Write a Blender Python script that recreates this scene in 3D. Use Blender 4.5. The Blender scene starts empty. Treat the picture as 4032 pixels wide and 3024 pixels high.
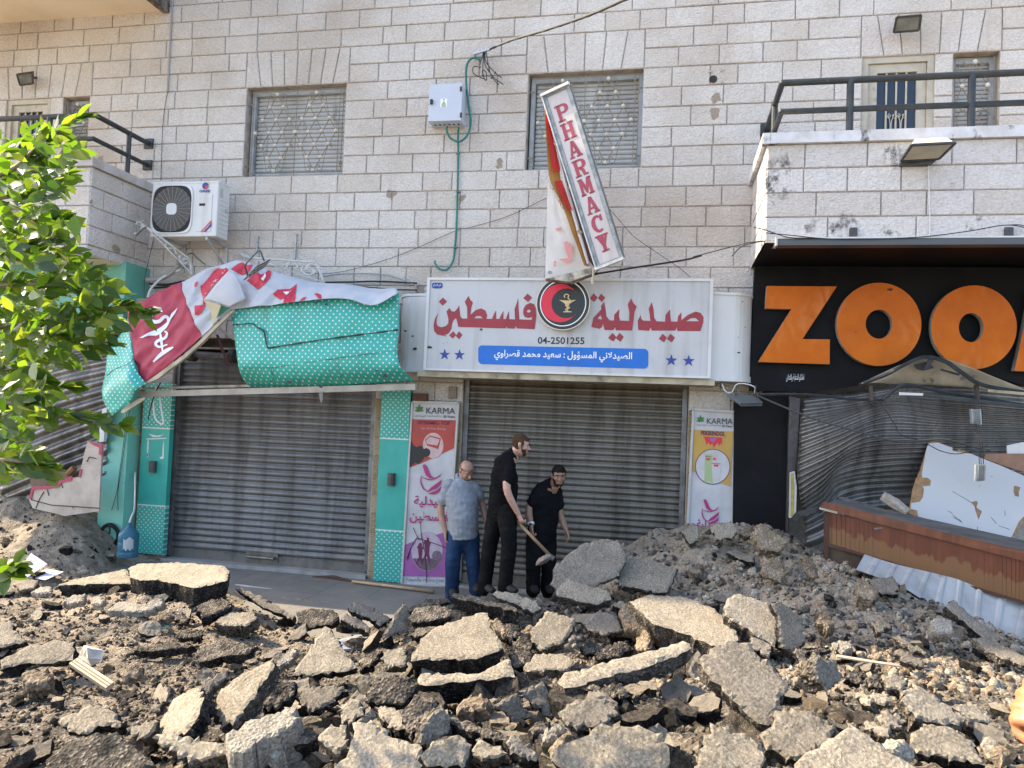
import bpy,bmesh,math,random
import numpy as np
from mathutils import Vector,Matrix,noise
from mathutils.geometry import tessellate_polygon
SC=bpy.context.scene
COL=SC.collection
R=math.radians
rnd=random.Random(7)
# camera
CAM=(0.0,-9.55,2.23)
YAW,PITCH,ROLL,FPX=R(-11.6064),R(-2.1694),R(2.3194),3030.0
def _cam_rows():
 cy,sy,cp,sp,cr,sr=math.cos(YAW),math.sin(YAW),math.cos(PITCH),math.sin(PITCH),math.cos(ROLL),math.sin(ROLL)
 B=np.array([[1,0,0],[0,0,-1],[0,1,0.]])
 Rz=np.array([[cy,-sy,0],[sy,cy,0],[0,0,1]])
 Rx=np.array([[1,0,0],[0,cp,-sp],[0,sp,cp]])
 Rr=np.array([[cr,-sr,0],[sr,cr,0],[0,0,1]])
 return Rr@Rx@B@Rz
CM=_cam_rows()
cd=bpy.data.cameras.new('camera')
cd.sensor_width=36.0
cd.lens=FPX/4032*36
cd.clip_start=0.05
cd.clip_end=500
cam=bpy.data.objects.new('camera',cd)
COL.objects.link(cam)
m4=Matrix.Identity(4)
for i in range(3):
 m4[i][0],m4[i][1],m4[i][2],m4[i][3]=CM[0][i],-CM[1][i],-CM[2][i],CAM[i]
cam.matrix_world=m4
SC.camera=cam
# light
SUN_EL,SUN_BEHIND=R(40),R(3.2)
sdir=Vector((-math.cos(SUN_EL)*math.cos(SUN_BEHIND),math.cos(SUN_EL)*math.sin(SUN_BEHIND),math.sin(SUN_EL)))
w=bpy.data.worlds.new('World')
SC.world=w
w.use_nodes=True
nt=w.node_tree
sky=nt.nodes.new('ShaderNodeTexSky')
sky.sky_type='NISHITA'
sky.sun_disc=False
sky.sun_elevation=SUN_EL
sky.sun_rotation=math.atan2(sdir.x,sdir.y)
sky.dust_density=2.0
bg=nt.nodes['Background']
bg.inputs[1].default_value=0.15
nt.links.new(sky.outputs[0],bg.inputs[0])
sl=bpy.data.lights.new('sun','SUN')
sl.energy=3.5
sl.angle=R(0.5)
sl.color=(1.0,0.84,0.6)
sun=bpy.data.objects.new('sun',sl)
COL.objects.link(sun)
sun.rotation_euler=sdir.to_track_quat('Z','Y').to_euler()
SC.view_settings.view_transform='Standard'
SC.view_settings.look='None'
SC.view_settings.gamma=1
SC.view_settings.exposure=1.93
# survey: a point of the photograph seen on the plane Y
def W(px,py,Y=0.0):
 d=CM.T@np.array([(px-2016)/FPX,(py-1512)/FPX,1.0])
 t=(Y-CAM[1])/d[1]
 return Vector((CAM[0]+d[0]*t,Y,CAM[2]+d[2]*t))
def ray(px,py):
 return Vector(CM.T@np.array([(px-2016)/FPX,(py-1512)/FPX,1.0]))
S6=1350/2212
FR={'1':(0,0,S6),'2':(1340,0,S6),'3':(2680,0,1352/2212),'4':(0,1000,S6),'5':(1340,1000,S6),'6':(2680,1000,1352/2212),'7':(0,2010,S6),'8':(1340,2010,S6),'9':(2680,2010,1352/2212),'R1':(600,0,1100/2212),'R2':(2400,0,1100/2212),'R3':(500,600,1100/2212),'R4':(1500,600,1100/2212),'P':(1600,1660,700/926),'S':(1660,1080,700/1270),'T':(2240,1080,700/1270),'K':(1560,1560,300/371),'L':(2660,1540,300/492),'A':(560,680,380/1130),'B':(480,1000,600/1020),'C':(880,980,760/1247),'D':(3100,1480,932/1232),'H':(2080,300,440/499)}
def q(k,x,y):
 o=FR[k]
 return(o[0]+o[2]*x,o[1]+o[2]*y)
def V(k,x,y,Y=0.0):
 return W(*q(k,x,y),Y)
def VV(k,pts,Y=0.0):
 return[V(k,p[0],p[1],p[2] if len(p)>2 else Y) for p in pts]
# materials
def nodes(m):
 m.use_nodes=True
 n=m.node_tree
 return n,n.nodes['Principled BSDF']
def N(n,t,**k):
 x=n.nodes.new(t)
 for a,b in k.items():
  if a.startswith('i'):
   x.inputs[int(a[1:])].default_value=b
  else:
   setattr(x,a,b)
 return x
def LK(n,a,b):
 n.links.new(a,b)
def ramp(n,src,stops):
 r=n.nodes.new('ShaderNodeValToRGB')
 e=r.color_ramp.elements
 while len(e)<len(stops):
  e.new(0.5)
 for i,(p,c) in enumerate(stops):
  e[i].position=p
  e[i].color=(c[0],c[1],c[2],1) if hasattr(c,'__len__') else(c,c,c,1)
 LK(n,src,r.inputs[0])
 return r.outputs[0]
def mixc(n,fac,a,b,mode='MIX'):
 x=n.nodes.new('ShaderNodeMix')
 x.data_type='RGBA'
 x.blend_type=mode
 for v,i in((fac,0),(a,6),(b,7)):
  if hasattr(v,'is_linked'):
   LK(n,v,x.inputs[i])
  else:
   x.inputs[i].default_value=v if i==0 else(v[0],v[1],v[2],1)
 return x.outputs[2]
def tex(n,scale,detail=4,rough=.55,vec=None,stretch=None):
 t=N(n,'ShaderNodeTexNoise')
 t.inputs['Scale'].default_value=scale
 t.inputs['Detail'].default_value=detail
 t.inputs['Roughness'].default_value=rough
 if vec is None:
  vec=N(n,'ShaderNodeTexCoord').outputs['Object']
 if stretch:
  mp=N(n,'ShaderNodeMapping')
  mp.inputs['Scale'].default_value=stretch
  LK(n,vec,mp.inputs[0])
  vec=mp.outputs[0]
 LK(n,vec,t.inputs[0])
 return t.outputs[0]
def bump(n,b,h,strength=.5,dist=.01):
 x=N(n,'ShaderNodeBump')
 x.inputs['Strength'].default_value=strength
 x.inputs['Distance'].default_value=dist
 LK(n,h,x.inputs['Height'])
 LK(n,x.outputs[0],b.inputs['Normal'])
MATS={}
def mat(name,c,rough=.6,c2=None,scale=4,lo=.42,hi=.62,metal=0,bs=0,bscale=60,bdist=.004,stretch=None,detail=6,c3=None,scale3=1.5,lo3=.6,hi3=.7,stretch3=None):
 """plain surface: base colour, blotches of a second and dirt of a third, small relief"""
 if name in MATS:
  return MATS[name]
 m=bpy.data.materials.new(name)
 n,b=nodes(m)
 b.inputs['Base Color'].default_value=(*c,1)
 b.inputs['Roughness'].default_value=rough
 b.inputs['Metallic'].default_value=metal
 out=None
 if c2:
  out=ramp(n,tex(n,scale,detail,.6,stretch=stretch),[(lo,c),(hi,c2)])
 if c3:
  out=mixc(n,ramp(n,tex(n,scale3,8,.65,stretch=stretch3),[(lo3,0),(hi3,1)]),out if out else c,c3)
 if out:
  LK(n,out,b.inputs['Base Color'])
 if bs:
  bump(n,b,tex(n,bscale,5),bs,bdist)
 MATS[name]=m
 return m
# objects
def org(o):
 v=Vector((0,0,0))
 while o:
  v=v+o.location
  o=o.parent
 return v
def tag(o,label=None,cat=None,group=None,kind=None):
 if label:o['label']=label
 if cat:o['category']=cat
 if group:o['group']=group
 if kind:o['kind']=kind
 return o
def thing(name,label,cat,loc,group=None):
 o=bpy.data.objects.new(name,None)
 o.empty_display_size=.1
 COL.objects.link(o)
 o.location=loc
 return tag(o,label,cat,group)
def link(name,me,parent=None):
 o=bpy.data.objects.new(name,me)
 COL.objects.link(o)
 o.parent=parent
 return o
class MB:
 def __init__(s):
  s.v,s.f,s.m=[],[],[]
 def add(s,vs,fs,mi=0):
  k=len(s.v)
  s.v+=[Vector(p) for p in vs]
  s.f+=[tuple(i+k for i in f) for f in fs]
  s.m+=[mi]*len(fs)
  return s
 def quad(s,a,b,c,d,mi=0):
  return s.add([a,b,c,d],[(0,1,2,3)],mi)
 def box(s,x0,x1,y0,y1,z0,z1,mi=0):
  return s.hexa([(x0,y0,z0),(x1,y0,z0),(x1,y0,z1),(x0,y0,z1)],(0,y1-y0,0),mi)
 def hexa(s,face,off,mi=0):
  return s.prism(face,off,mi)
 def prism(s,poly,off,mi=0,holes=(),side=None):
  """polygon (with holes) pushed along off; front face is the polygon itself"""
  off=Vector(off)
  loops=[[Vector(p) for p in poly]]+[[Vector(p) for p in h] for h in holes]
  flat=[p for l in loops for p in l]
  tr=tessellate_polygon(loops)
  n=len(flat)
  s.add(flat+[p+off for p in flat],[t for t in tr]+[tuple(i+n for i in reversed(t)) for t in tr],mi)
  k=0
  base=len(s.v)-2*n
  for l in loops:
   c=len(l)
   for i in range(c):
    a,b=base+k+i,base+k+(i+1)%c
    s.f.append((a,b,b+n,a+n))
    s.m.append(mi if side is None else side)
   k+=c
  return s
 def tube(s,pts,r,n=8,mi=0,caps=True):
  pts=[Vector(p) for p in pts]
  rr=r if hasattr(r,'__len__') else[r]*len(pts)
  up=None
  rings=[]
  for i,p in enumerate(pts):
   t=(pts[min(i+1,len(pts)-1)]-pts[max(i-1,0)])
   if t.length<1e-9:t=Vector((0,0,1))
   t.normalize()
   if up is None:
    up=Vector((0,0,1)) if abs(t.z)<.9 else Vector((1,0,0))
   a=t.cross(up)
   if a.length<1e-6:a=t.orthogonal()
   a.normalize()
   b=a.cross(t).normalized()
   up=b
   rings.append([p+(a*math.cos(2*math.pi*j/n)+b*math.sin(2*math.pi*j/n))*rr[i] for j in range(n)])
  k=len(s.v)
  s.v+=[p for g in rings for p in g]
  for i in range(len(pts)-1):
   for j in range(n):
    a,b=k+i*n+j,k+i*n+(j+1)%n
    s.f.append((a,b,b+n,a+n));s.m.append(mi)
  if caps:
   s.f.append(tuple(k+j for j in reversed(range(n))));s.m.append(mi)
   e=k+(len(pts)-1)*n
   s.f.append(tuple(e+j for j in range(n)));s.m.append(mi)
  return s
 def bar(s,a,b,w,h,mi=0,up=(0,0,1)):
  """rectangular bar from a to b"""
  a,b=Vector(a),Vector(b)
  t=(b-a).normalized()
  u=Vector(up)
  x=t.cross(u)
  if x.length<1e-5:x=t.orthogonal()
  x.normalize();y=x.cross(t).normalized()
  f=[a-x*w/2-y*h/2,a+x*w/2-y*h/2,a+x*w/2+y*h/2,a-x*w/2+y*h/2]
  return s.prism(f,b-a,mi)
 def ball(s,c,r,nu=10,nv=6,mi=0,sc=(1,1,1)):
  c=Vector(c)
  vs=[c+Vector((0,0,r*sc[2]))]
  for i in range(1,nv):
   t=math.pi*i/nv
   for j in range(nu):
    p=2*math.pi*j/nu
    vs.append(c+Vector((r*sc[0]*math.sin(t)*math.cos(p),r*sc[1]*math.sin(t)*math.sin(p),r*sc[2]*math.cos(t))))
  vs.append(c-Vector((0,0,r*sc[2])))
  fs=[(0,1+j,1+(j+1)%nu) for j in range(nu)]
  for i in range(nv-2):
   for j in range(nu):
    a,b=1+i*nu+j,1+i*nu+(j+1)%nu
    fs.append((a,a+nu,b+nu,b))
  e=1+(nv-2)*nu
  fs+=[(e+j,len(vs)-1,e+(j+1)%nu) for j in range(nu)]
  return s.add(vs,fs,mi)
 def lathe(s,c,prof,n=24,mi=0):
  c=Vector(c)
  vs=[c+Vector((r*math.cos(2*math.pi*j/n),r*math.sin(2*math.pi*j/n),z)) for r,z in prof for j in range(n)]
  fs=[(i*n+j,i*n+(j+1)%n,(i+1)*n+(j+1)%n,(i+1)*n+j) for i in range(len(prof)-1) for j in range(n)]
  return s.add(vs,fs,mi)
 def grid(s,P,mi=0):
  """P[i][j] points"""
  a,b=len(P),len(P[0])
  return s.add([p for r in P for p in r],[(i*b+j,i*b+j+1,(i+1)*b+j+1,(i+1)*b+j) for i in range(a-1) for j in range(b-1)],mi)
 def build(s,name,mats,parent=None,smooth=False,normals=True):
  o0=org(parent) if parent else Vector((0,0,0))
  me=bpy.data.meshes.new(name)
  loc=Vector((0,0,0))
  if parent is None and s.v:
   xs=[min(p[i] for p in s.v) for i in range(3)];ys=[max(p[i] for p in s.v) for i in range(3)]
   loc=Vector(((xs[0]+ys[0])/2,(xs[1]+ys[1])/2,xs[2]))
   o0=loc
  me.from_pydata([tuple(p-o0) for p in s.v],[],s.f)
  for m in(mats if isinstance(mats,(list,tuple)) else[mats]):
   me.materials.append(m)
  if any(s.m):
   me.polygons.foreach_set('material_index',s.m)
  if normals:
   bm=bmesh.new();bm.from_mesh(me)
   bmesh.ops.recalc_face_normals(bm,faces=bm.faces)
   bm.to_mesh(me);bm.free()
  if smooth:
   me.polygons.foreach_set('use_smooth',[True]*len(me.polygons))
  me.update()
  o=link(name,me,parent)
  o.location=loc
  return o
def smooth_angle(o,deg=35):
 me=o.data
 me.polygons.foreach_set('use_smooth',[True]*len(me.polygons))
 bm=bmesh.new();bm.from_mesh(me)
 for e in bm.edges:
  e.smooth=e.calc_face_angle(0)<R(deg)
 bm.to_mesh(me);bm.free()
 return o
def spline(pts,n=8):
 """Catmull-Rom through points"""
 P=[Vector(p) for p in pts]
 P=[P[0]*2-P[1]]+P+[P[-1]*2-P[-2]]
 out=[]
 for i in range(1,len(P)-2):
  for k in range(n):
   t=k/n
   a,b,c,d=P[i-1],P[i],P[i+1],P[i+2]
   out.append(0.5*((2*b)+(c-a)*t+(2*a-5*b+4*c-d)*t*t+(3*b-a-3*c+d)*t**3))
 out.append(P[-2])
 return out
# lettering
ARA={'ا':'FE8D FE8E FE8D FE8E','ب':'FE8F FE90 FE91 FE92','ة':'FE93 FE94 FE93 FE94','ت':'FE95 FE96 FE97 FE98','ح':'FEA1 FEA2 FEA3 FEA4','د':'FEA9 FEAA FEA9 FEAA','ر':'FEAD FEAE FEAD FEAE','س':'FEB1 FEB2 FEB3 FEB4','ش':'FEB5 FEB6 FEB7 FEB8','ص':'FEB9 FEBA FEBB FEBC','ط':'FEC1 FEC2 FEC3 FEC4','ع':'FEC9 FECA FECB FECC','ف':'FED1 FED2 FED3 FED4','ق':'FED5 FED6 FED7 FED8','ك':'FED9 FEDA FEDB FEDC','ل':'FEDD FEDE FEDF FEE0','م':'FEE1 FEE2 FEE3 FEE4','ن':'FEE5 FEE6 FEE7 FEE8','ه':'FEE9 FEEA FEEB FEEC','و':'FEED FEEE FEED FEEE','ؤ':'FE85 FE86 FE85 FE86','ي':'FEF1 FEF2 FEF3 FEF4','ى':'FEEF FEF0 FEEF FEF0','L':'FEFB FEFC FEFB FEFC'}
def arabic(s):
 s=s.replace('لا','L')
 out=[]
 for i,c in enumerate(s):
  if c not in ARA:
   out.append(c);continue
  p=i>0 and s[i-1] in ARA and s[i-1] not in 'ادرةوؤىL'
  nx=i+1<len(s) and s[i+1] in ARA and c not in 'ادرةوؤىL'
  out.append(chr(int(ARA[c].split()[(1 if p else 0)+(2 if nx else 0)],16)))
 return ''.join(reversed(out))
def text_mesh(body,bold=0.0):
 c=bpy.data.curves.new('t','FONT')
 c.body=body;c.offset=bold;c.resolution_u=3
 o=bpy.data.objects.new('t',c)
 COL.objects.link(o)
 dg=bpy.context.evaluated_depsgraph_get()
 me=bpy.data.meshes.new_from_object(o.evaluated_get(dg))
 vs=[Vector(v.co) for v in me.vertices];fs=[tuple(p.vertices) for p in me.polygons]
 bpy.data.objects.remove(o);bpy.data.curves.remove(c);bpy.data.meshes.remove(me)
 return vs,fs
def text(mb,body,bl,br,h=None,up=None,bold=0.0,mi=0,out=(0,-.002,0),ar=False):
 """letters filling the line bl-br (height h, or in proportion); merged into mb"""
 vs,fs=text_mesh(arabic(body) if ar else body,bold)
 x0,x1=min(v.x for v in vs),max(v.x for v in vs)
 y0,y1=min(v.y for v in vs),max(v.y for v in vs)
 bl,br=Vector(bl),Vector(br)
 ux=(br-bl)/(x1-x0)
 uz=Vector(up).normalized() if up is not None else Vector((0,0,1))
 k=ux.length if h is None else h/(y1-y0)
 o=Vector(out)
 mb.add([bl+ux*(v.x-x0)+uz*(k*(v.y-y0))+o for v in vs],fs,mi)
def circle(c,r,n=40,ry=None,ax=Vector((1,0,0)),az=Vector((0,0,1)),a0=0,a1=2*math.pi):
 full=abs(a1-a0-2*math.pi)<1e-6
 ry=ry or r
 return[Vector(c)+ax*(r*math.cos(a0+(a1-a0)*i/(n if full else n-1)))+az*(ry*math.sin(a0+(a1-a0)*i/(n if full else n-1))) for i in range(n)]
# the building
def stone_mat(name,base,light,warm,stain,black=None,sc=1.0):
 m=bpy.data.materials.new(name)
 n,b=nodes(m)
 geo=N(n,'ShaderNodeNewGeometry')
 tc=N(n,'ShaderNodeTexCoord').outputs['Object']
 c=ramp(n,geo.outputs['Random Per Island'],[(0,base),(.35,light),(.7,base),(1,warm)])
 blot=ramp(n,tex(n,.55,5,.6,tc),[(.45,0),(.72,.75)])
 c=mixc(n,blot,c,stain)
 st=ramp(n,tex(n,1.0,6,.65,tc,(5,5,.35)),[(.6,0),(.78,.45)])
 c=mixc(n,st,c,stain)
 vo=N(n,'ShaderNodeTexVoronoi');vo.inputs['Scale'].default_value=1.35
 wn=N(n,'ShaderNodeTexNoise');wn.inputs['Scale'].default_value=9;LK(n,tc,wn.inputs[0])
 ad=N(n,'ShaderNodeMix');ad.data_type='RGBA';ad.blend_type='LINEAR_LIGHT';ad.inputs[0].default_value=.07
 LK(n,tc,ad.inputs[6]);LK(n,wn.outputs[1],ad.inputs[7]);LK(n,ad.outputs[2],vo.inputs[0])
 pt=ramp(n,vo.outputs['Distance'],[(.085,1),(.1,0)])
 c=mixc(n,pt,c,[x*.8 for x in stain])
 if black:
  bk=ramp(n,tex(n,2.6,9,.72,tc,(1,1,.8)),[(.58,0),(.66,.9)])
  c=mixc(n,bk,c,black)
 fine=ramp(n,tex(n,38,6,.7,tc),[(.3,.8),(.7,1.08)])
 c=mixc(n,1.0,c,fine,'MULTIPLY')
 LK(n,c,b.inputs['Base Color'])
 b.inputs['Roughness'].default_value=.85
 b.inputs['Specular IOR Level'].default_value=.2
 h1=tex(n,30,5,.62,tc,(1,1,1.5))
 h2=tex(n,9,3,.5,tc)
 ma=N(n,'ShaderNodeMath',operation='ADD');LK(n,h1,ma.inputs[0]);LK(n,h2,ma.inputs[1])
 bump(n,b,ma.outputs[0],1.0,.03)
 return m
M_STONE=stone_mat('pale_stone',(.68,.625,.57),(.73,.68,.63),(.65,.585,.515),(.46,.37,.285))
M_STONEB=stone_mat('stained_stone',(.68,.64,.61),(.72,.68,.65),(.63,.57,.52),(.46,.4,.34),(.05,.05,.05))
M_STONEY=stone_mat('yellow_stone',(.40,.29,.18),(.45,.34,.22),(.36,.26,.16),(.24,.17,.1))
M_MORTAR=mat('mortar',(.33,.295,.265),.9,(.44,.40,.36),30)
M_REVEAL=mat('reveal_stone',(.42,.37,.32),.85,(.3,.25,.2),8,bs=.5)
ZC=lambda k:.094+.25*k
def stonewall(mb,O,ux,nr,u0,u1,zs,opens=(),lo=.32,hi=.62,g=.0045,seed=1,mi=0):
 rr=random.Random(seed)
 O,ux,nr=Vector(O),Vector(ux),Vector(nr)
 P=lambda u,z,d:O+ux*u+Vector((0,0,z))+nr*d
 for k in range(len(zs)-1):
  a,b=zs[k],zs[k+1]
  iv=[(u0,u1)]
  for(x0,x1,y0,y1) in opens:
   if y0<b-.01 and y1>a+.01:
    nv=[]
    for(s,e) in iv:
     if x1<=s or x0>=e:nv.append((s,e));continue
     if x0>s:nv.append((s,x0))
     if x1<e:nv.append((x1,e))
    iv=nv
  for(s,e) in iv:
   mb.quad(P(s,a,-.012),P(e,a,-.012),P(e,b,-.012),P(s,b,-.012),1)
   u=s-(rr.uniform(0,.3) if s==u0 else 0)
   while u<e-.01:
    L=rr.uniform(lo,hi)
    if rr.random()<.12:L*=1.35
    v=u+L
    if e-v<.2:v=e
    x0,x1=max(u,s)+g,min(v,e)-g
    j=lambda:rr.uniform(-.0018,.0018)
    o=[P(x0+j(),a+g+j(),-.006),P(x1+j(),a+g+j(),-.006),P(x1+j(),b-g+j(),-.006),P(x0+j(),b-g+j(),-.006)]
    d=rr.uniform(.001,.008)
    t=.008
    i=[P(x0+t,a+g+t,d+j()),P(x1-t,a+g+t,d+j()),P(x1-t,b-g-t,d+j()),P(x0+t,b-g-t,d+j())]
    mb.add(o+i,[(4,5,6,7),(0,1,5,4),(1,2,6,5),(2,3,7,6),(3,0,4,7)],mi)
    u=v
def voussoirs(mb,x0,x1,z0,z1,n,spread=.11,mi=0):
 for i in range(n):
  f0,f1=i/n,(i+1)/n
  xm=(x0+x1)/2
  def X(f,z):
   x=x0+(x1-x0)*f
   if f<=0 or f>=1:return x
   return x+(f-.5)*2*spread*((z-z0)/(z1-z0)-.5)
  g,t=.0045,.009
  o=[(X(f0,z0)+g,-.006*-1,z0+g),(X(f1,z0)-g,.006,z0+g),(X(f1,z1)-g,.006,z1-g),(X(f0,z1)+g,.006,z1-g)]
  i_=[(X(f0,z0)+g+t,-.005,z0+g+t),(X(f1,z0)-g-t,-.005,z0+g+t),(X(f1,z1)-g-t,-.006,z1-g-t),(X(f0,z1)+g+t,-.006,z1-g-t)]
  mb.add(o+i_,[(4,5,6,7),(0,1,5,4),(1,2,6,5),(2,3,7,6),(3,0,4,7)],mi)
 mb.quad((x0,.012,z0),(x1,.012,z0),(x1,.012,z1),(x0,.012,z1),1)
bld=thing('stone_building','pale rusticated stone building with shuttered shops on the ground floor and barred windows above','building',(-2,0,0))
X=lambda k,x,y,Y=0:V(k,x,y,Y).x
W1=(X('R1',735,1000),X('R1',1520,1000),ZC(21),ZC(26))
W2=(X('2',1203,800),X('2',1945,800),ZC(21),ZC(26))
DR=(X('3',1170,500),X('3',1635,500),4.4,ZC(26))
NR=(X('3',1755,500),X('3',2055,500),4.4,ZC(26))
DL=(X('1',35,800),X('1',318,800),4.4,ZC(26))
NL=(X('1',400,800),X('1',568,800),4.4,ZC(26))
LIN=[(X('R1',745,560),X('R1',1562,520),8),(X('2',1203,360),X('2',1965,300),6),(DR[0]-.02,NR[1]+.02,7),(-10.3,NL[1]+.03,8)]
SH_L=(-6.785,-3.785,-.3,2.95)
SH_P=(-2.6,.225,-.3,2.75)
SH_Z=(1.08,7,-.3,2.9)
SH_F=(-12.2,-7.75,-.3,2.9)
opens=[W1,W2,DR,NR,DL,NL,SH_L,SH_P,SH_Z,SH_F]+[(a,b,ZC(26),ZC(28)) for a,b,_ in LIN]
mb=MB()
stonewall(mb,(0,0,0),(1,0,0),(0,-1,0),-12.5,7.5,[ZC(k) for k in range(9,38)],opens,seed=3)
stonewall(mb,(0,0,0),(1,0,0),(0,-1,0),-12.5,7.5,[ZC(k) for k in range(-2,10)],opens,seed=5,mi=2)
for a,b,n in LIN:
 voussoirs(mb,a,b,ZC(26),ZC(28),n)
mb.quad((-12.5,.0,ZC(37)),(7.5,0,ZC(37)),(7.5,0,13),(-12.5,0,13),1)
mb.box(-12.5,7.5,.45,9,-.5,13,1)
for x in(-12.5,7.45):
 mb.box(x,x+.05,.013,.45,-.5,13,1)
mb.box(-12.5,7.5,.0,.45,12.95,13.05,1)
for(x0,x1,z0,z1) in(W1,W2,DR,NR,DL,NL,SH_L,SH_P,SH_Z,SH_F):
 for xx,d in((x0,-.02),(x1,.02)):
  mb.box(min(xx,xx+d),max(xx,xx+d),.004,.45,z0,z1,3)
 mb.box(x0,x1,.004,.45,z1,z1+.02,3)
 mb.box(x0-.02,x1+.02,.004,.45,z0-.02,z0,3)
mb.build('wall',[M_STONE,M_MORTAR,M_STONEY,M_REVEAL],bld)
M_ALU=mat('aluminium_frame',(.42,.44,.45),.45,(.33,.34,.35),6,metal=.2)
M_SLAT=mat('slat_grey',(.50,.50,.49),.5,(.38,.37,.35),3,stretch=(1,1,.25),c3=(.17,.15,.13),scale3=4,lo3=.6,hi3=.75,stretch3=(1.5,1,.3))
M_IRON=mat('cream_iron',(.26,.22,.17),.55,(.17,.14,.10),25)
M_BALL=mat('cream_knob',(.62,.58,.50),.5,(.5,.45,.38),20)
M_CREAM=mat('cream_frame',(.48,.43,.34),.55,(.4,.35,.27),6,c3=(.28,.23,.18),scale3=8)
M_GLASS=bpy.data.materials.new('dark_glass')
_n,_b=nodes(M_GLASS)
_b.inputs['Base Color'].default_value=(.02,.03,.05,1);_b.inputs['Roughness'].default_value=.05
M_RAIL=mat('dark_rail_paint',(.02,.025,.028),.5,(.035,.038,.038),9,c3=(.16,.13,.1),scale3=14,lo3=.66,hi3=.72)
def curl(mb,c,r,a0,turns,rad=.004,Y=.03,sgn=1):
 pts=[]
 for i in range(15):
  t=i/14
  a=a0+sgn*turns*2*math.pi*t
  rr_=r*(1-.72*t)
  pts.append((c[0]+rr_*math.cos(a),Y,c[1]+rr_*math.sin(a)))
 mb.tube(pts,rad,5)
def slats(x0,x1,z0,z1,y,pitch=.058):
 m=MB()
 n=int((z1-z0)/pitch)
 prof=[]
 for i in range(n):
  z=z0+(z1-z0)*i/n;h=(z1-z0)/n
  prof+=[(z,y+.014),(z+h*.22,y+.016),(z+h*.27,y-.004),(z+h*.55,y-.012),(z+h*.95,y-.004)]
 prof.append((z1,y))
 m.grid([[(x,yy,z) for z,yy in prof] for x in(x0,x1)])
 return m
def lattice_window(o,cl):
 x0,x1,z0,z1=o
 w_,h_=x1-x0,z1-z0
 m=MB()
 f=.055
 for a,b,c,d in((x0+.02,x0+.02+f,z0,z1),(x1-f,x1,z0,z1),(x0+.02+f,x1-f,z0,z0+f*.8),(x0+.02+f,x1-f,z1-f*1.4,z1)):
  m.box(a,b,.12,.22,c,d)
 win=m.build('window',M_ALU,bld)
 slats(x0+.03+f,x1-f,z0+f*.8,z1-f*1.4,.19).build('shutter',M_SLAT,win,smooth=False)
 g=MB();kn=MB()
 Y=.05
 P=lambda u,v:(x0+u*w_,Y,z1-v*h_)
 r=.0068
 du,dv=.0685,.143
 rows=[1,2,3,4,3,2,1]
 done=set()
 for cu in cl:
  pos={}
  for k,c in enumerate(rows):
   for i in range(c):
    pos[(k,i)]=(cu+(i-(c-1)/2)*2*du,.075+dv*k)
  for(k,i),p in pos.items():
   key=(round(p[0],2),round(p[1],2))
   if key not in done:
    done.add(key)
    g.ball(Vector(P(*p))+Vector((0,-.014,0)),.026,10,7,1)
   if k<6:
    for(kk,ii) in((k+1,i),(k+1,i+(1 if rows[k+1]>rows[k] else-1))):
     if(kk,ii) in pos:g.tube([P(*p),P(*pos[(kk,ii)])],r,5)
  for s in(-1,1):
   for t in(-1,1):
    ve,vm=(.075,.36) if t<0 else(.933,.645)
    pts=[P(cu+s*du*2,vm),P(cu+s*du*1.5,.22 if t<0 else .79),P(cu+s*du*1.15,ve+.01*-t),P(cu+s*du*.6,ve+.0*t),P(cu+s*du*.45,ve-t*.045)]
    g.tube(spline(pts,6),r*.8,5)
    c=P(cu+s*du*.75,ve-t*.05);curl(g,(c[0],c[2]),.022,0 if s<0 else math.pi,.9,r*.8,Y,-s*t)
    c=P(cu+s*du*2.45,vm+t*.015);curl(g,(c[0],c[2]),.028,math.pi/2,1.1,r*.8,Y,s*t)
 if len(cl)>1:
  g.tube([P(.5,.02),P(.5,.985)],r,5)
 for v in(.04,.955):
  g.tube([P(.02,v),P(.985,v)],r,5)
 for u in(.06,.93,.965) if len(cl)>1 else(.1,.93):
  g.tube([P(u,.04),P(u,.955)],r,5)
 for v in(.18,.87):
  for u0,u1 in((-.0,.06),(.95,1)):
   g.tube([P(u0,v),P(u1,v)],r*1.6,5)
 smooth_angle(g.build('grille',[M_IRON,M_BALL],win),50)
 return win
lattice_window(W1,(.30,.70))
lattice_window(W2,(.30,.70))
def narrow_window(o):
 x0,x1,z0,z1=o
 w_=x1-x0
 m=MB()
 for a,b,c,d in((x0+.01,x0+.06,z0,z1-.08),(x1-.06,x1-.01,z0,z1-.08),(x0+.01,x1-.01,z1-.08,z1-.01)):
  m.box(a,b,.13,.2,c,d)
 win=m.build('window',M_ALU,bld)
 slats(x0+.06,x1-.06,z0,z1-.08,.19,.05).build('shutter',M_SLAT,win)
 g=MB();kn=MB()
 Y=.05;xm=(x0+x1)/2
 r=.0065
 P=lambda u,z:(xm+u*w_/2,Y,z)
 zz=z1-.1
 for k in range(4):
  a=zz-.56*k
  pts=[(0,a),(.55,a-.28),(0,a-.56),(-.55,a-.28)]
  for i in range(4):
   g.tube([P(*pts[i]),P(*pts[(i+1)%4])],r,5)
  for p in pts[:2]+pts[3:]:
   g.ball(Vector(P(*p))-Vector((0,.014,0)),.027,10,7,1)
  for s in(-1,1):
   g.tube(spline([P(s*.55,a-.28),P(s*.75,a-.1),P(s*.5,a),P(s*.25,a-.05)],6),r,5)
   g.tube(spline([P(s*.55,a-.28),P(s*.75,a-.46),P(s*.5,a-.56),P(s*.25,a-.5)],6),r,5)
   curl(g,(xm+s*w_*.16,a-.03),.03,0,1,r,Y,s)
 for u in(-.85,.85):
  g.tube([P(u,z0),P(u,z1-.04)],r,5)
 smooth_angle(g.build('grille',[M_IRON,M_BALL],win),50)
narrow_window(NR)
narrow_window(NL)
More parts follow.
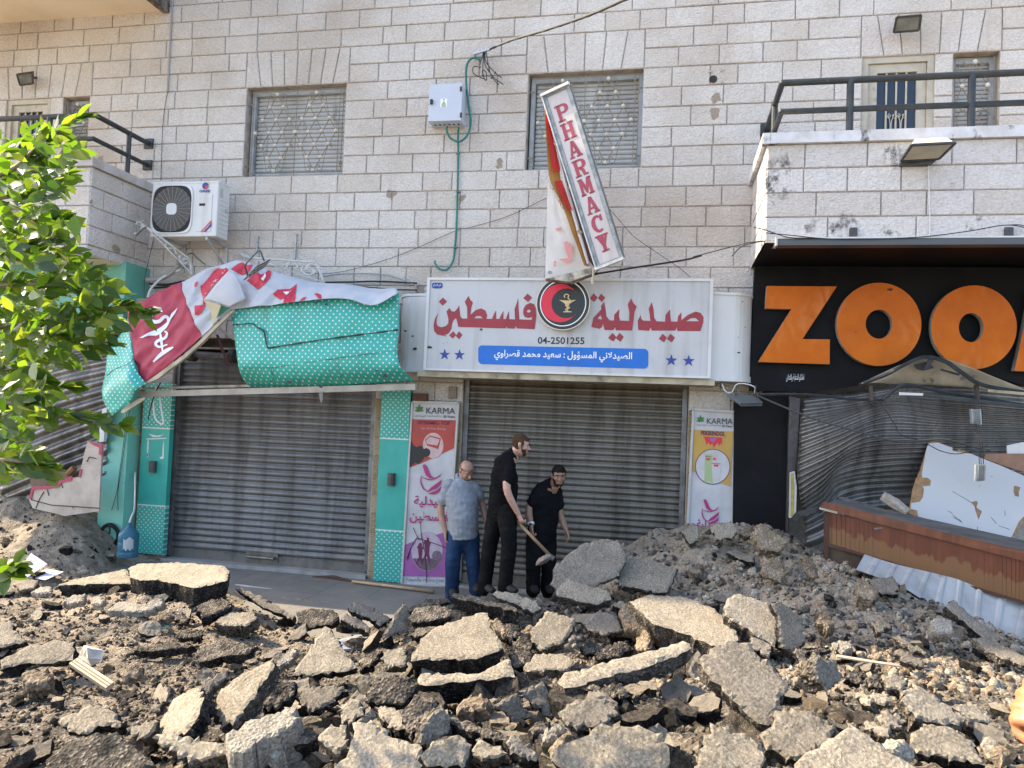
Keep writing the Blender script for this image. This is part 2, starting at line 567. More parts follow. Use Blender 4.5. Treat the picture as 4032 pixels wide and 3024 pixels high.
def balcony_door(o):
 x0,x1,z0,z1=o
 def rim(m,a,b,c,d,t,y0,y1):
  m.box(a,a+t,y0,y1,c,d);m.box(b-t,b,y0,y1,c,d);m.box(a+t,b-t,y0,y1,d-t,d);m.box(a+t,b-t,y0,y1,c,c+t)
 m=MB();rim(m,x0,x1,z0,z1,.07,.02,.14)
 dr=m.build('balcony_door',M_CREAM,bld)
 m=MB();rim(m,x0+.075,x1-.075,z0+.07,z1-.075,.1,.05,.1)
 zb=5.36
 m.box(x0+.175,x1-.175,.055,.09,z0+.17,zb)
 lf=m.build('door_leaf',M_CREAM,dr)
 gx0,gx1,gz0,gz1=x0+.175,x1-.175,zb,z1-.175
 m=MB();m.box(gx0,gx1,.088,.095,gz0,gz1);m.build('pane',M_GLASS,dr)
 m=MB()
 for i in range(1,4):
  u=gx0+(gx1-gx0)*i/4
  m.box(u-.009,u+.009,.06,.08,gz0,gz1)
 for v in(.2,.62,.93):
  z=gz0+(gz1-gz0)*v
  if v!=.62:m.box(gx0,gx1,.062,.078,z-.008,z+.008)
 for i in(1,2):
  c=gx0+(gx1-gx0)*(i+.5)/4
  for s in(-1,1):
   for t in(-1,1):
    curl(m,(c+s*.03,gz0+.42+t*.12),.028,-s*t*math.pi/2,1,.005,.06,s*t)
   m.tube(spline([(c+s*.03,.06,gz0+.55),(c+s*.008,.06,gz0+.47),(c+s*.008,.06,gz0+.37),(c+s*.03,.06,gz0+.29)],5),.005,5)
 m.build('door_grille',M_CREAM,dr)
balcony_door(DR)
balcony_door(DL)
# balconies
M_COPE=mat('weathered_coping',(.62,.61,.62),.7,(.5,.48,.47),5,c3=(.05,.045,.04),scale3=6,lo3=.57,hi3=.66,stretch3=(1,1,.5),bs=.3)
M_COPEL=mat('grey_coping',(.5,.46,.44),.75,(.4,.35,.31),4,c3=(.12,.1,.08),scale3=7,lo3=.62,hi3=.72,bs=.4)
M_PLASTER=mat('cream_plaster',(.62,.54,.43),.85,(.55,.47,.36),1.5,bs=.25,bscale=90)
M_DIRT=mat('blackened_edge',(.06,.05,.045),.9,(.2,.17,.14),10)
def balcony(x0,x1,depth,zb,zt,sm,cm,front_seed,side_right=False,side_left=False):
 m=MB()
 zs=[zt-.25*k for k in range(5,-1,-1)]
 zs[0]=zb
 stonewall(m,(0,-depth,0),(1,0,0),(0,-1,0),x0,x1,zs,seed=front_seed,lo=.4,hi=.85)
 if side_left:
  stonewall(m,(x0,0,0),(0,-1,0),(-1,0,0),0,depth,zs,seed=front_seed+1)
 if side_right:
  stonewall(m,(x1,0,0),(0,-1,0),(1,0,0),0,depth,zs,seed=front_seed+2)
 m.box(x0+.013,x1-.013,-depth+.013,-.001,zb,zb+.2,3)
 m.box(x0+.013,x1-.013,-depth+.013,-depth+.15,zb+.2,zt,3)
 for s,xx in((1,x0+.013),(-1,x1-.013)):
  m.box(min(xx,xx+s*.14),max(xx,xx+s*.14),-depth+.15,-.001,zb+.2,zt,3)
 b=m.build('balcony',[sm,M_MORTAR,sm,M_PLASTER],bld)
 m=MB()
 o,ch=.05,.11
 m.box(x0-o,x1+o,-depth-o,-depth+.17,zt,zt+ch)
 m.box(x0-o,x0+.17,-depth+.17,-.001,zt,zt+ch)
 m.box(x1-.17,x1+o,-depth+.17,-.001,zt,zt+ch)
 m.build('coping',cm,b)
 return b
RZB=(V('3',545,1520,-1.4).z+4.07)/2
RZT=V('3',555,935,-1.4).z
RX=.9
br=balcony(RX,7,1.4,RZB,RZT,M_STONEB,M_COPE,21,side_left=True)
LZT=V('1',590,1075,-1.15).z
LX=-7.3
bl=balcony(-12.3,LX,1.15,4.02,LZT,M_STONE,M_COPEL,31,side_right=True)
def railing(b,xa,xe,depth,zt,zr,zm,posts,ysidepost):
 m=MB()
 m.tube([(xe,-depth,zr),(xa,-depth,zr)],.034,10)
 m.tube([(xe,-depth,zm),(xa,-depth,zm)],.03,10)
 m.tube([(xa,-depth,zr),(xa,-.01,zr)],.034,10)
 m.tube([(xa,-depth,zm),(xa,-.01,zm)],.03,10)
 m.ball((xa,-depth,zr),.035,10,6);m.ball((xa,-depth,zm),.031,10,6)
 for z in(zr,zm):
  m.box(xa-.07,xa+.07,-.03,-.006,z-.07,z+.07)
 r=m.build('railing',M_RAIL,b,smooth=False)
 smooth_angle(r)
 for x in posts:
  m=MB();m.tube([(x,-depth,zt),(x,-depth,zr)],.036,10);smooth_angle(m.build('rail_post',M_RAIL,r))
 m=MB();m.tube([(xa,ysidepost,zt),(xa,ysidepost,zr)],.034,10);smooth_angle(m.build('rail_post',M_RAIL,r))
DP=1.32
railing(br,X('3',655,535,-DP),7,DP,RZT+.11,V('3',655,535,-DP).z,V('3',640,720,-DP).z,[X('3',1093,600,-DP),X('3',1875,600,-DP),X('3',2750,600,-DP)],-.75)
DP=1.07
railing(bl,X('1',612,742,-DP),-12.2,DP,LZT+.11,V('1',612,742,-DP).z,V('1',600,895,-DP).z,[X('1',320,800,-DP),-11.2],-.42)
M_SOFFIT=mat('cream_soffit',(.72,.62,.48),.9,(.66,.56,.42),1.2,bs=.2,bscale=120)
UBX=V('1',1095,72,0).x
for z in(7.77,):
 m=MB()
 m.box(-11.6,UBX-.1,-2.5,-.001,z,z+.18,0)
 m.box(UBX-.1,UBX,-2.5,-.001,z-.03,z+.2,1)
 m.box(-11.6,UBX,-2.5,-2.36,z+.2,z+2.5,2)  # unseen depth, walls and roof above the slab, shaped to shade the ground
 m.box(UBX-.14,UBX,-2.36,-.001,z+.2,z+2.5,2)
 m.box(-11.6,UBX,-2.5,-.001,z+2.5,z+2.6,2)
 m.build('balcony',[M_SOFFIT,M_DIRT,M_STONE],bld)
# roller shutters
def shutter_mat(name,a,b_,dirt,rough=.42):
 m=bpy.data.materials.new(name)
 n,b=nodes(m)
 tc=N(n,'ShaderNodeTexCoord').outputs['Object']
 c=ramp(n,tex(n,1.3,5,.6,tc,(1,1,.6)),[(.35,a),(.65,b_)])
 d=ramp(n,tex(n,1.0,8,.7,tc,(6,1,.5)),[(.47,0),(.72,.85)])
 c=mixc(n,d,c,dirt)
 sp=N(n,'ShaderNodeSeparateXYZ');LK(n,tc,sp.inputs[0])
 du=N(n,'ShaderNodeMath',operation='MULTIPLY_ADD');LK(n,tex(n,3,6,.7,tc),du.inputs[0]);du.inputs[1].default_value=1.3;LK(n,sp.outputs[2],du.inputs[2])
 c=mixc(n,ramp(n,du.outputs[0],[(.75,.55),(1.0,0)]),c,(.24,.205,.165))
 d2=ramp(n,tex(n,22,6,.7,tc),[(.55,0),(.72,.6)])
 c=mixc(n,d2,c,dirt)
 LK(n,c,b.inputs['Base Color'])
 b.inputs['Metallic'].default_value=.55
 LK(n,ramp(n,tex(n,5,5,.6,tc),[(.3,rough-.08),(.7,rough+.2)]),b.inputs['Roughness'])
 return m
M_SHUT=shutter_mat('galvanised_shutter',(.185,.18,.175),(.135,.13,.125),(.045,.038,.03))
M_SHUTB=shutter_mat('brown_reflection_shutter',(.185,.165,.135),(.145,.127,.1),(.04,.031,.022))  # shutter metal with the brown of its reflection put into the colour
M_GUIDE=mat('steel_guide',(.2,.2,.2),.5,(.13,.12,.11),8,metal=.5)
def shutter(x0,x1,z0,z1,y,m_,pitch,seed,handle=None):
 rr=random.Random(seed)
 n=int(round((z1-z0)/pitch));h=(z1-z0)/n
 xs=[x0+(x1-x0)*i/40 for i in range(41)]
 prof=[]
 for i in range(n):
  z=z0+h*i
  d=rr.uniform(-.0015,.0015)
  prof+=[(z+h*.02,.008+d),(z+h*.1,.012+d),(z+h*.18,.0+d),(z+h*.32,-.010+d),(z+h*.52,-.013+d),(z+h*.72,-.010+d),(z+h*.88,.0+d),(z+h*.96,.006+d)]
 P=[[(x,y+d+.012*noise.noise((x*1.4+seed,z*1.2,0))+.004*noise.noise((x*5,z*9,seed)),z+.006*noise.noise((x*.8,z*2,seed+5))) for z,d in prof] for x in xs]
 s=MB().grid(P).build('roller_shutter',m_,bld,smooth=True)
 for x in(x0-.05,x1-.01):
  g=MB();g.box(x,x+.06,y-.05,y+.06,z0-.1,z1);g.build('guide_rail',M_GUIDE,s)
 g=MB();g.box(x0,x1,y-.016,y+.03,z0-.13,z0);g.box(x0,x1,y-.03,y+.03,z0-.16,z0-.135);g.build('bottom_bar',m_,s)
 if handle:
  g=MB();hx,hz=handle
  g.box(hx-.24,hx+.24,y-.03,y-.018,hz-.06,hz+.06)
  g.tube([(hx-.2,y-.03,hz),(hx-.2,y-.075,hz),(hx+.2,y-.075,hz),(hx+.2,y-.03,hz)],.022,8)
  g.build('handle',M_SHUTB,s)
 return s
hp=V('7',1690,300,.08)
shutter(SH_L[0]+.06,SH_L[1]-.06,.17,2.9,.1,M_SHUT,.089,4,(hp.x,hp.z))
shutter(SH_P[0]+.06,SH_P[1]-.06,.17,2.75,.1,M_SHUTB,.078,9)
# pharmacy shop sign
def streak_white(name,c,dirt,amt=.5,sc=7):
 m=bpy.data.materials.new(name)
 n,b=nodes(m)
 tc=N(n,'ShaderNodeTexCoord').outputs['Object']
 s1=ramp(n,tex(n,1.0,6,.65,tc,(sc,sc,.45)),[(.52,0),(.76,amt)])
 s2=ramp(n,tex(n,2.2,6,.6,tc),[(.5,0),(.8,amt*.6)])
 k=mixc(n,s1,c,dirt);k=mixc(n,s2,k,dirt)
 LK(n,k,b.inputs['Base Color'])
 b.inputs['Roughness'].default_value=.4
 return m
M_SIGN=streak_white('sign_white',(.48,.475,.48),(.27,.255,.235),.65)
M_SIGNF=streak_white('sign_frame',(.60,.59,.58),(.35,.32,.28),.6)
M_COLW=streak_white('white_sheet_metal',(.58,.575,.57),(.4,.36,.32),.5)
M_TRIM=mat('beige_trim',(.46,.40,.29),.6,(.30,.25,.17),5,c3=(.10,.08,.06),scale3=5,lo3=.62,hi3=.72)
M_RED=mat('sign_red',(.30,.018,.03),.4,(.25,.015,.026),6)
M_BLUE=mat('sign_blue',(.0,.13,.52),.4,(.0,.115,.46),5)
M_NAVY=mat('star_blue',(.02,.045,.25),.5)
M_WHITE=mat('letter_white',(.8,.8,.8),.5)
M_BLACK=mat('gloss_black',(.012,.012,.013),.35)
M_INK=mat('ink_black',(.02,.02,.02),.6)
M_GOLD=mat('pale_gold',(.62,.47,.25),.5)
M_CRES=mat('crescent_red',(.62,.015,.04),.4)
YS=-.55
sg=thing('shop_sign','long white sign with red Arabic lettering and black round emblem over the middle shutter','shop sign',W(2240,1480,0))
def decal(polys,mats,name,parent,Y=YS,t=.003,k=None):
 m=MB()
 for p in(polys if isinstance(polys[0][0],(list,tuple)) else[polys]):
  m.prism(VV(k,p,Y-t) if k else p,(0,t-.0005,0))
 return m.build(name,mats,parent)
c0,c1,c2,c3_=W(1680,1097,YS),W(2807,1094,YS),W(2800,1481,YS),W(1672,1467,YS)
sx0,sx1,sz0,sz1=(c0.x+c3_.x)/2,(c1.x+c2.x)/2,(c2.z+c3_.z)/2,(c0.z+c1.z)/2
m=MB();m.box(sx0+.02,sx1-.02,YS,-.02,sz0+.02,sz1-.02);m.build('sign_panel',M_SIGN,sg)
m=MB()
for a,b,c,d in((sx0,sx0+.035,sz0,sz1),(sx1-.035,sx1,sz0,sz1),(sx0+.035,sx1-.035,sz1-.03,sz1),(sx0+.035,sx1-.035,sz0,sz0+.025)):
 m.box(a,b,YS-.018,YS+.08,c,d)
m.build('sign_frame',M_SIGNF,sg)
def endcol(xa,xb,s):
 z0,z1=sz0-.02,V('5',450,262,-.4).z if s<0 else V('6',340,255,-.4).z
 m=MB()
 prof=[(xa,-.5)]+[(xa+(xb-xa)*(.45+.55*math.sin(t)),-.47+.36*(1-math.cos(t))) for t in[math.pi/2*i/8 for i in range(9)]]
 rings=[[(x,y,z) for x,y in prof] for z in(z0,z0+.07,z0+.07,z1-.03,z1-.03,z1)]
 for r_,e in((0,.012),(1,.012),(4,.012),(5,.012)):
  rings[r_]=[(x+s*e,y-e,z) for x,y,z in rings[r_]]
 m.grid(rings)
 m.add([(x,y,z1) for x,y in prof]+[(xa,-.02,z1)],[tuple(range(len(prof)+1))])
 m.add([(x,y,z0) for x,y in prof]+[(xa,-.02,z0)],[tuple(range(len(prof)+1))])
 m.build('end_column',M_COLW,sg)
endcol(sx0+.01,V('5',372,600,-.3).x,-1)
endcol(sx1-.01,V('6',462,500,-.25).x,1)
m=MB();tz=V('6',100,832,-.5).z
m.box(sx0-.09,sx1+.05,-.52,-.03,sz0-.075,sz0-.004)
m.build('bottom_trim',M_TRIM,sg)
FA=[(118,278),(107,320),(106,350),(116,370),(140,378),(172,370),(190,352),(192,320),(178,265),(198,240),(214,264),(236,266),(255,246),(268,222),(273,270),(276,300),(290,316),(326,316),(325,235),(308,196),(335,155),(347,182),(366,200),(355,235),(349,290),(385,256),(425,243),(455,258),(468,290),(463,318),(503,318),(516,285),(531,258),(533,318),(556,318),(568,290),(585,263),(584,319),(602,320),(612,290),(622,263),(626,320),(668,322),(664,250),(690,172),(692,240),(698,322),(785,325),(790,306),(760,312),(735,303),(725,280),(728,245),(745,218),(775,204),(803,212),(816,245),(819,300),(808,392),(678,386),(674,366),(665,388),(612,386),(608,372),(600,386),(500,384),(410,380),(262,376),(254,340),(246,312),(230,325),(218,352),(213,388),(195,420),(155,440),(112,430),(90,405),(85,365),(95,318)]
m=MB()
y1,th=YS-.004,(0,.0035,0)
m.prism(VV('S',FA,y1),th,holes=[VV('S',[(372,314),(392,298),(418,296),(438,314)],y1),VV('S',[(750,262),(764,250),(780,258),(776,271),(758,273)],y1)])
for p in([(152,166),(182,194),(150,224),(122,196)],[(226,407),(247,433),(222,458),(196,436)],[(267,407),(292,433),(268,464),(244,440)],[(757,138),(789,166),(760,198),(726,170)]):
 m.prism(VV('S',p,y1),th)
m.prism(VV('T',[(252,195),(262,250),(268,300),(290,328),(322,330),(324,288),(360,250),(358,300),(365,330),(430,333),(432,270),(420,215),(445,172),(460,205),(484,230),(468,270),(462,330),(452,402),(335,400),(330,375),(318,398),(255,398),(243,350),(238,375),(220,390),(160,376),(175,310),(232,250),(230,225)],y1),th,holes=[VV('T',[(205,318),(225,290),(238,322)],y1)])
m.prism(VV('T',[(514,290),(515,315),(530,330),(582,333),(578,290),(570,245),(592,198),(605,250),(610,310),(625,335),(688,338),(690,290),(722,252),(725,300),(730,337),(775,338),(780,300),(803,272),(803,328),(850,290),(905,266),(940,275),(962,305),(960,345),(940,405),(775,405),(770,375),(760,402),(592,402),(585,378),(572,403),(495,398),(492,330)],y1),th,holes=[VV('T',[(838,335),(870,315),(905,312),(930,335)],y1)])
for p in([(177,135),(205,165),(182,198),(150,172)],[(230,138),(260,166),(235,199),(207,170)],[(312,418),(338,448),(318,480),(280,455)],[(362,418),(392,446),(368,482),(335,455)],[(670,424),(700,452),(680,487),(642,460)],[(725,424),(758,452),(735,487),(700,460)]):
 m.prism(VV('T',p,y1),th)
m.build('lettering',M_RED,sg)
ec=V('S',1010,207,YS-.09);er=.318
m=MB();m.prism(circle(ec,er,64),(0,.09,0));em=m.build('emblem',[mat('emblem_edge',(.62,.55,.42),.5)],sg)
m=MB();m.prism(circle(ec+Vector((0,-.003,0)),er*.965,64),(0,.003,0));m.build('disc_face',M_BLACK,em)
m=MB();p=ec+Vector((0,-.005,0));m.prism(circle(p,er*.86,64),(0,.002,0),holes=[circle(p,er*.825,64)]);m.build('ring',M_WHITE,em)
oc=V('S',988,206,YS-.095);orr=(V('S',1075,104,YS).z-V('S',1075,304,YS).z)/2
a=math.acos(min(1,.62));o1=circle(oc,.225,40,a0=.62,a1=2*math.pi-.62)
o2=circle(oc+Vector((.075,0,0)),.175,40,a0=2*math.pi-.85,a1=.85)
m=MB();m.prism(o1+o2,(0,.0025,0));m.build('crescent',M_CRES,em)
m=MB();m.prism(VV('S',[(983,184),(1024,187),(1060,187),(1103,182),(1080,196),(1058,212),(1046,236),(1046,262),(1072,266),(1072,271),(1012,271),(1012,266),(1035,262),(1035,232),(1026,212),(1008,198)],YS-.096),(0,.003,0))
m.tube(spline(VV('S',[(1024,168),(1020,152),(1036,142),(1052,152),(1046,168),(1062,186),(1066,202),(1040,214),(1028,222),(1044,232),(1058,240),(1030,252),(1030,258)],YS-.1),6),.0065,6)
m.build('snake_cup',M_GOLD,em)
m=MB();text(m,'04-2501255',V('S',829,497,YS),V('S',1163,501,YS),h=.083,bold=.02);m.build('phone_number',M_INK,sg)
bl_,br_,tl_,tr_=V('S',405,641,YS),V('T',566,675,YS),V('S',405,507,YS),V('T',568,533,YS)
def bil(u,v,Y):
 p=(bl_*(1-u)+br_*u)*(1-v)+(tl_*(1-u)+tr_*u)*v
 return Vector((p.x,Y,p.z))
bw,bh=(br_-bl_).length,(tl_-bl_).length
rp=[]
for cx,cz,a0 in((bw-.05,.05,-90),(bw-.05,bh-.05,0),(.05,bh-.05,90),(.05,.05,180)):
 rp+=[((cx+.05*math.cos(R(a0+t)))/bw,(cz+.05*math.sin(R(a0+t)))/bh) for t in range(0,91,15)]
m=MB();m.prism([bil(u,v,YS-.004) for u,v in rp],(0,.0035,0));nb=m.build('name_bar',M_BLUE,sg)
m=MB()
text(m,'الصيدلاني المسؤول : سعيد محمد قصراوي',V('S',518,612,YS-.005),V('T',450,634,YS-.005),h=.125,bold=.018,ar=True)
m.build('bar_text',M_WHITE,nb)
def star(c,r):
 return[c+Vector((r*(1 if i%2==0 else .4)*math.sin(math.pi*i/5),0,r*(1 if i%2==0 else .4)*math.cos(math.pi*i/5))) for i in range(10)]
for k,x,y in(('S',164,574),('S',270,576),('T',731,615),('T',855,619)):
 m=MB();m.prism(star(V(k,x,y,YS-.004),.071),(0,.0035,0));m.build('star',M_NAVY,sg)
bc=V('S',112,80,YS-.004)
m=MB();m.prism([bc+Vector((.068*(abs(math.cos(t))**.5)*(1 if math.cos(t)>0 else-1),0,.036*(abs(math.sin(t))**.5)*(1 if math.sin(t)>0 else-1))) for t in[2*math.pi*i/32 for i in range(32)]],(0,.0035,0));bd=m.build('maker_badge',M_NAVY,sg)
m=MB();text(m,'على الصباح',bc+Vector((-.05,-.001,-.018)),bc+Vector((.05,-.001,-.018)),h=.04,ar=True,bold=.01);m.build('badge_text',M_WHITE,bd)
def hole(m,c,r,seed):
 rr=random.Random(seed);n=9
 m.prism([Vector(c)+Vector((r*rr.uniform(.5,1.3)*math.cos(2*math.pi*i/n),0,.6*r*rr.uniform(.5,1.3)*math.sin(2*math.pi*i/n))) for i in range(n)],(0,.0015,0))
for i,(x,y,r) in enumerate(((56,520,.03),(425,394,.022),(170,440,.01),(156,492,.006),(184,488,.006),(340,690,.02))):
 m=MB();hole(m,V('S',x,y,YS-.007),r,i);m.build('bullet_hole',M_INK,sg)
for i,(x,y,r) in enumerate(((1240,195,.012),(1215,560,.018),(1258,378,.01),(1210,450,.008))):
 m=MB();hole(m,V('T',x,y,-.515),r,i+40);m.build('bullet_hole',M_INK,sg)
for i,(x,y,r) in enumerate(((420,497,.02),(480,612,.03),(465,530,.016))):
 m=MB();hole(m,V('5',x,y,-.5),r,i+60);m.build('bullet_hole',M_INK,sg)
# KARMA poster boards
M_FRAMEW=mat('poster_frame',(.48,.46,.43),.5,(.42,.4,.37),7)
M_POSTW=mat('poster_white',(.52,.50,.50),.4,(.42,.40,.40),2.5,c3=(.33,.3,.29),scale3=3,lo3=.6,hi3=.75)
M_PRED=mat('poster_red',(.42,.045,.03),.4,(.33,.04,.03),3)
M_PYEL=mat('poster_yellow',(.50,.29,.05),.4,(.42,.25,.06),3)
M_MAG=mat('magenta',(.38,.02,.15),.4)
M_PURP=mat('poster_violet',(.34,.10,.30),.4,(.27,.08,.25),3)
M_LEAFG=mat('logo_green',(.04,.15,.035),.5)
M_PINK=mat('pale_pink',(.58,.38,.38),.4,(.5,.34,.32),12)
M_PGREY=mat('slate_text',(.13,.17,.23),.5)
M_DPUR=mat('dark_purple',(.13,.012,.06),.5)
YP=-.09
def frameboard(root,k,quad,w_):
 P=VV(k,quad,YP)
 c=sum(P,Vector())/4
 m=MB();m.prism([p+(c-p).normalized()*.01 for p in P],(0,.05,0));m.build('board',M_POSTW,root)
 m=MB()
 for i in range(4):
  m.bar(P[i],P[(i+1)%4],w_,.045,up=(0,1,0))
 m.build('frame',M_FRAMEW,root)
def leaf5(k,cx,cy,r):
 pts=[]
 for i,(a,L) in enumerate(((200,.95),(150,1.0),(90,1.15),(30,1.0),(-20,.95))):
  pts.append((cx+r*L*math.cos(R(a)),cy-r*L*math.sin(R(a))))
  b=a-28 if i<4 else-60
  pts.append((cx+r*.52*math.cos(R(b)),cy-r*.52*math.sin(R(b))))
 pts.append((cx-r*.3,cy+r*.55))
 return pts
def stroke(k,pts,w,Y):
 """tapered brush stroke in the photo's own pixels"""
 P=[Vector((x,y,0)) for x,y in pts]
 S_=spline(P,6)
 n=len(S_)
 a,b=[],[]
 for i,p in enumerate(S_):
  t=(S_[min(i+1,n-1)]-S_[max(i-1,0)]).normalized()
  nn=Vector((-t.y,t.x,0))
  ww=w*(math.sin(math.pi*min(max(i/(n-1),.06),.96))**.6)
  a.append(p+nn*ww/2);b.append(p-nn*ww/2)
 return[V(k,p.x,p.y,Y) for p in a+b[::-1]]
def mortar_logo(k,ox,oy,s,parent):
 f=lambda pts:[(ox+x*s,oy+y*s) for x,y in pts]
 m=MB();Y=YP-.012
 m.prism(VV(k,f([(8,0),(20,-4),(30,8),(48,52),(66,66),(40,64),(24,50),(14,22)]),Y),(0,.002,0))
 m.prism(stroke(k,f([(2,52),(0,85),(14,118),(36,132)]),7*s,Y),(0,.002,0))
 m.prism(stroke(k,f([(4,60),(40,72),(80,62),(102,44)]),7*s,Y),(0,.002,0))
 m.prism(VV(k,f([(28,136),(50,112),(104,72),(98,96),(74,118)]),Y),(0,.002,0))
 m.prism(VV(k,f([(36,142),(76,126),(104,104),(96,128),(70,146),(48,146)]),Y),(0,.002,0))
 m.build('mortar_logo',M_MAG,parent)
def put(k,body,x0,y0,x1,y1,hpx,mats,name,parent,bold=0,ar=False,dy=.012):
 m=MB();h=None
 a,b=V(k,x0,y0,YP-dy),V(k,x1,y1,YP-dy)
 if hpx:h=(V(k,x0,y0-hpx,YP)-V(k,x0,y0,YP)).length
 text(m,body,a,b,h=h,bold=bold,ar=ar)
 m.build(name,mats,parent)
def lay(k,pts,mats,name,parent,dy):
 m=MB();m.prism(VV(k,pts,YP-dy),(0,.0015,0));return m.build(name,mats,parent)
def ell(cx,cy,rx,ry,n=36):
 return[(cx+rx*math.cos(2*math.pi*i/n),cy+ry*math.sin(2*math.pi*i/n)) for i in range(n)]
k1=thing('poster_board','framed red and white poster board with a burnt hole beside the grey shirted man','poster',V('K',140,918,YP),'framed poster boards beside the pharmacy shutter')
frameboard(k1,'K',[(80,28),(304,33),(246,922),(28,915)],.025)
lay('K',leaf5('K',112,64,24),M_LEAFG,'leaf_logo',k1,.012)
put('K','KARMA',146,84,286,87,29,M_INK,'brand_text',k1)
put('K','شركة الكرمة الحديثة للتوريدات الطبية',86,103,222,105,13,M_INK,'small_text',k1,ar=True)
put('K','20 Years',229,105,285,106,12,M_INK,'year_text',k1,bold=.02)
lay('K',[(76,112),(296,117),(287,250),(205,288),(130,322),(66,347)],M_PRED,'red_field',k1,.008)
put('K','DYNAMIC- TOP',104,137,262,140,18,M_DPUR,'product_text',k1,bold=.03)
put('K','For All-Day Energy',121,164,243,167,13,M_PINK,'slogan_text',k1)
lay('K',ell(180,240,50,62),M_PINK,'pack_disc',k1,.010)
lay('K',[(140,212),(165,192),(218,205),(205,258),(150,240)],M_PRED,'pack_box',k1,.012)
lay('K',[(145,215),(165,198),(212,210),(200,240),(150,232)],M_PINK,'pack_label',k1,.014)
lay('K',[(71,214),(82,238),(98,248),(118,240),(128,244),(134,258),(146,252),(164,262),(166,278),(158,292),(136,296),(126,312),(110,330),(92,322),(78,334),(66,347)],M_INK,'burnt_hole',k1,.014)
mortar_logo('K',120,335,.98,k1)
put('K','صيدلية',85,540,252,545,56,M_MAG,'name_text',k1,bold=.02,ar=True)
put('K','فلسطين',64,618,256,624,62,M_MAG,'name_text',k1,bold=.02,ar=True)
lay('K',[(42,724),(100,700),(190,676),(262,655),(249,880),(32,876)],M_PURP,'violet_field',k1,.008)
lay('K',ell(150,755,76,96),mat('photo_pale',(.46,.38,.44),.5,(.4,.3,.38),8),'photo_disc',k1,.010)
lay('K',[(p[0],max(p[1],790)) for p in ell(150,755,74,94) if p[1]>780],mat('photo_ground',(.16,.10,.13),.5,(.1,.06,.08),20),'photo_ground',k1,.012)
lay('K',ell(198,776,24,24,14),mat('photo_bush',(.12,.08,.11),.6,(.2,.14,.18),40),'photo_bush',k1,.013)
for x,y,s in((118,735,1.0),(152,712,1.1)):
 f=lambda pts:[(x+a*s,y+b*s) for a,b in pts]
 lay('K',f([(-4,-22),(6,-20),(8,-4),(16,6),(10,12),(6,50),(14,84),(6,86),(-4,58),(-18,84),(-24,80),(-8,48),(-12,10),(-18,2)]),M_DPUR,'runner',k1,.014)
lay('K',[(142,700),(136,672),(142,668),(150,700)],M_PINK,'runner_arm',k1,.015)
put('K','تمتع بنشاط والحيوية',48,905,232,912,26,M_PGREY,'motto_text',k1,bold=.01,ar=True)
m=MB()
for pts in([(118,615),(122,680),(140,760),(148,870),(146,910)],[(50,790),(80,720),(100,690),(150,705),(246,738)],[(100,690),(70,740),(54,800)],[(82,640),(110,700),(128,690)]):
 m.tube(VV('K',pts,YP-.016),.004,4)
m.build('crack',M_INK,k1)
k2=thing('poster_board','tall framed white and yellow poster board standing behind the rubble mound','poster',V('L',220,900,YP),'framed poster boards beside the pharmacy shutter')
frameboard(k2,'L',[(115,118),(386,134),(350,1180),(62,1160)],.028)
lay('L',leaf5('L',161,184,29),M_LEAFG,'leaf_logo',k2,.012)
put('L','KARMA',202,211,368,214,37,M_INK,'brand_text',k2)
put('L','شركة الكرمة الحديثة للتوريدات الطبية',134,226,294,232,15,M_INK,'small_text',k2,ar=True)
put('L','20 Years',300,232,367,234,14,M_INK,'year_text',k2,bold=.02)
lay('L',[(120,249),(372,262),(354,614),(290,592),(170,545),(107,514)],M_PYEL,'yellow_field',k2,.008)
put('L','PERSKINDOL',163,284,320,291,29,M_DPUR,'product_text',k2,bold=.03)
lay('L',[(182,292),(302,300),(299,345),(288,338),(281,356),(270,332),(246,368),(238,338),(222,350),(214,330),(200,348),(194,326)],M_CRES,'flame',k2,.010)
lay('L',[(222,296),(240,304),(262,298),(264,316),(242,334),(222,316)],M_PURP,'heart',k2,.012)
lay('L',ell(240,488,114,115),M_DPUR,'disc_ring',k2,.010)
lay('L',ell(240,488,109,110),M_POSTW,'pack_disc',k2,.012)
lay('L',[(191,408),(238,408),(240,592),(185,582)],mat('pack_green',(.33,.42,.2),.5),'pack_box',k2,.014)
lay('L',[(238,413),(269,416),(266,452),(238,450)],M_PINK,'pack_box',k2,.014)
lay('L',[(231,450),(299,456),(281,576),(240,579)],mat('tube_white',(.5,.47,.48),.4),'pack_tube',k2,.016)
for x,y,a in((262,482,34),(210,440,28),(252,438,16)):
 lay('L',[(x-a/2,y-8),(x+a/2,y-6),(x+a*.3,y+8),(x,y+4),(x-a*.3,y+8)],M_CRES,'pack_flame',k2,.018)
put('L','PERSKINDOL',234,470,290,474,9,M_DPUR,'pack_text',k2,dy=.018)
put('L','PERSKINDOL',192,426,232,427,8,M_DPUR,'pack_text',k2,dy=.018)
mortar_logo('L',172,702,1.06,k2)
put('L','صيدلية',136,890,300,896,62,M_MAG,'name_text',k2,bold=.02,ar=True)
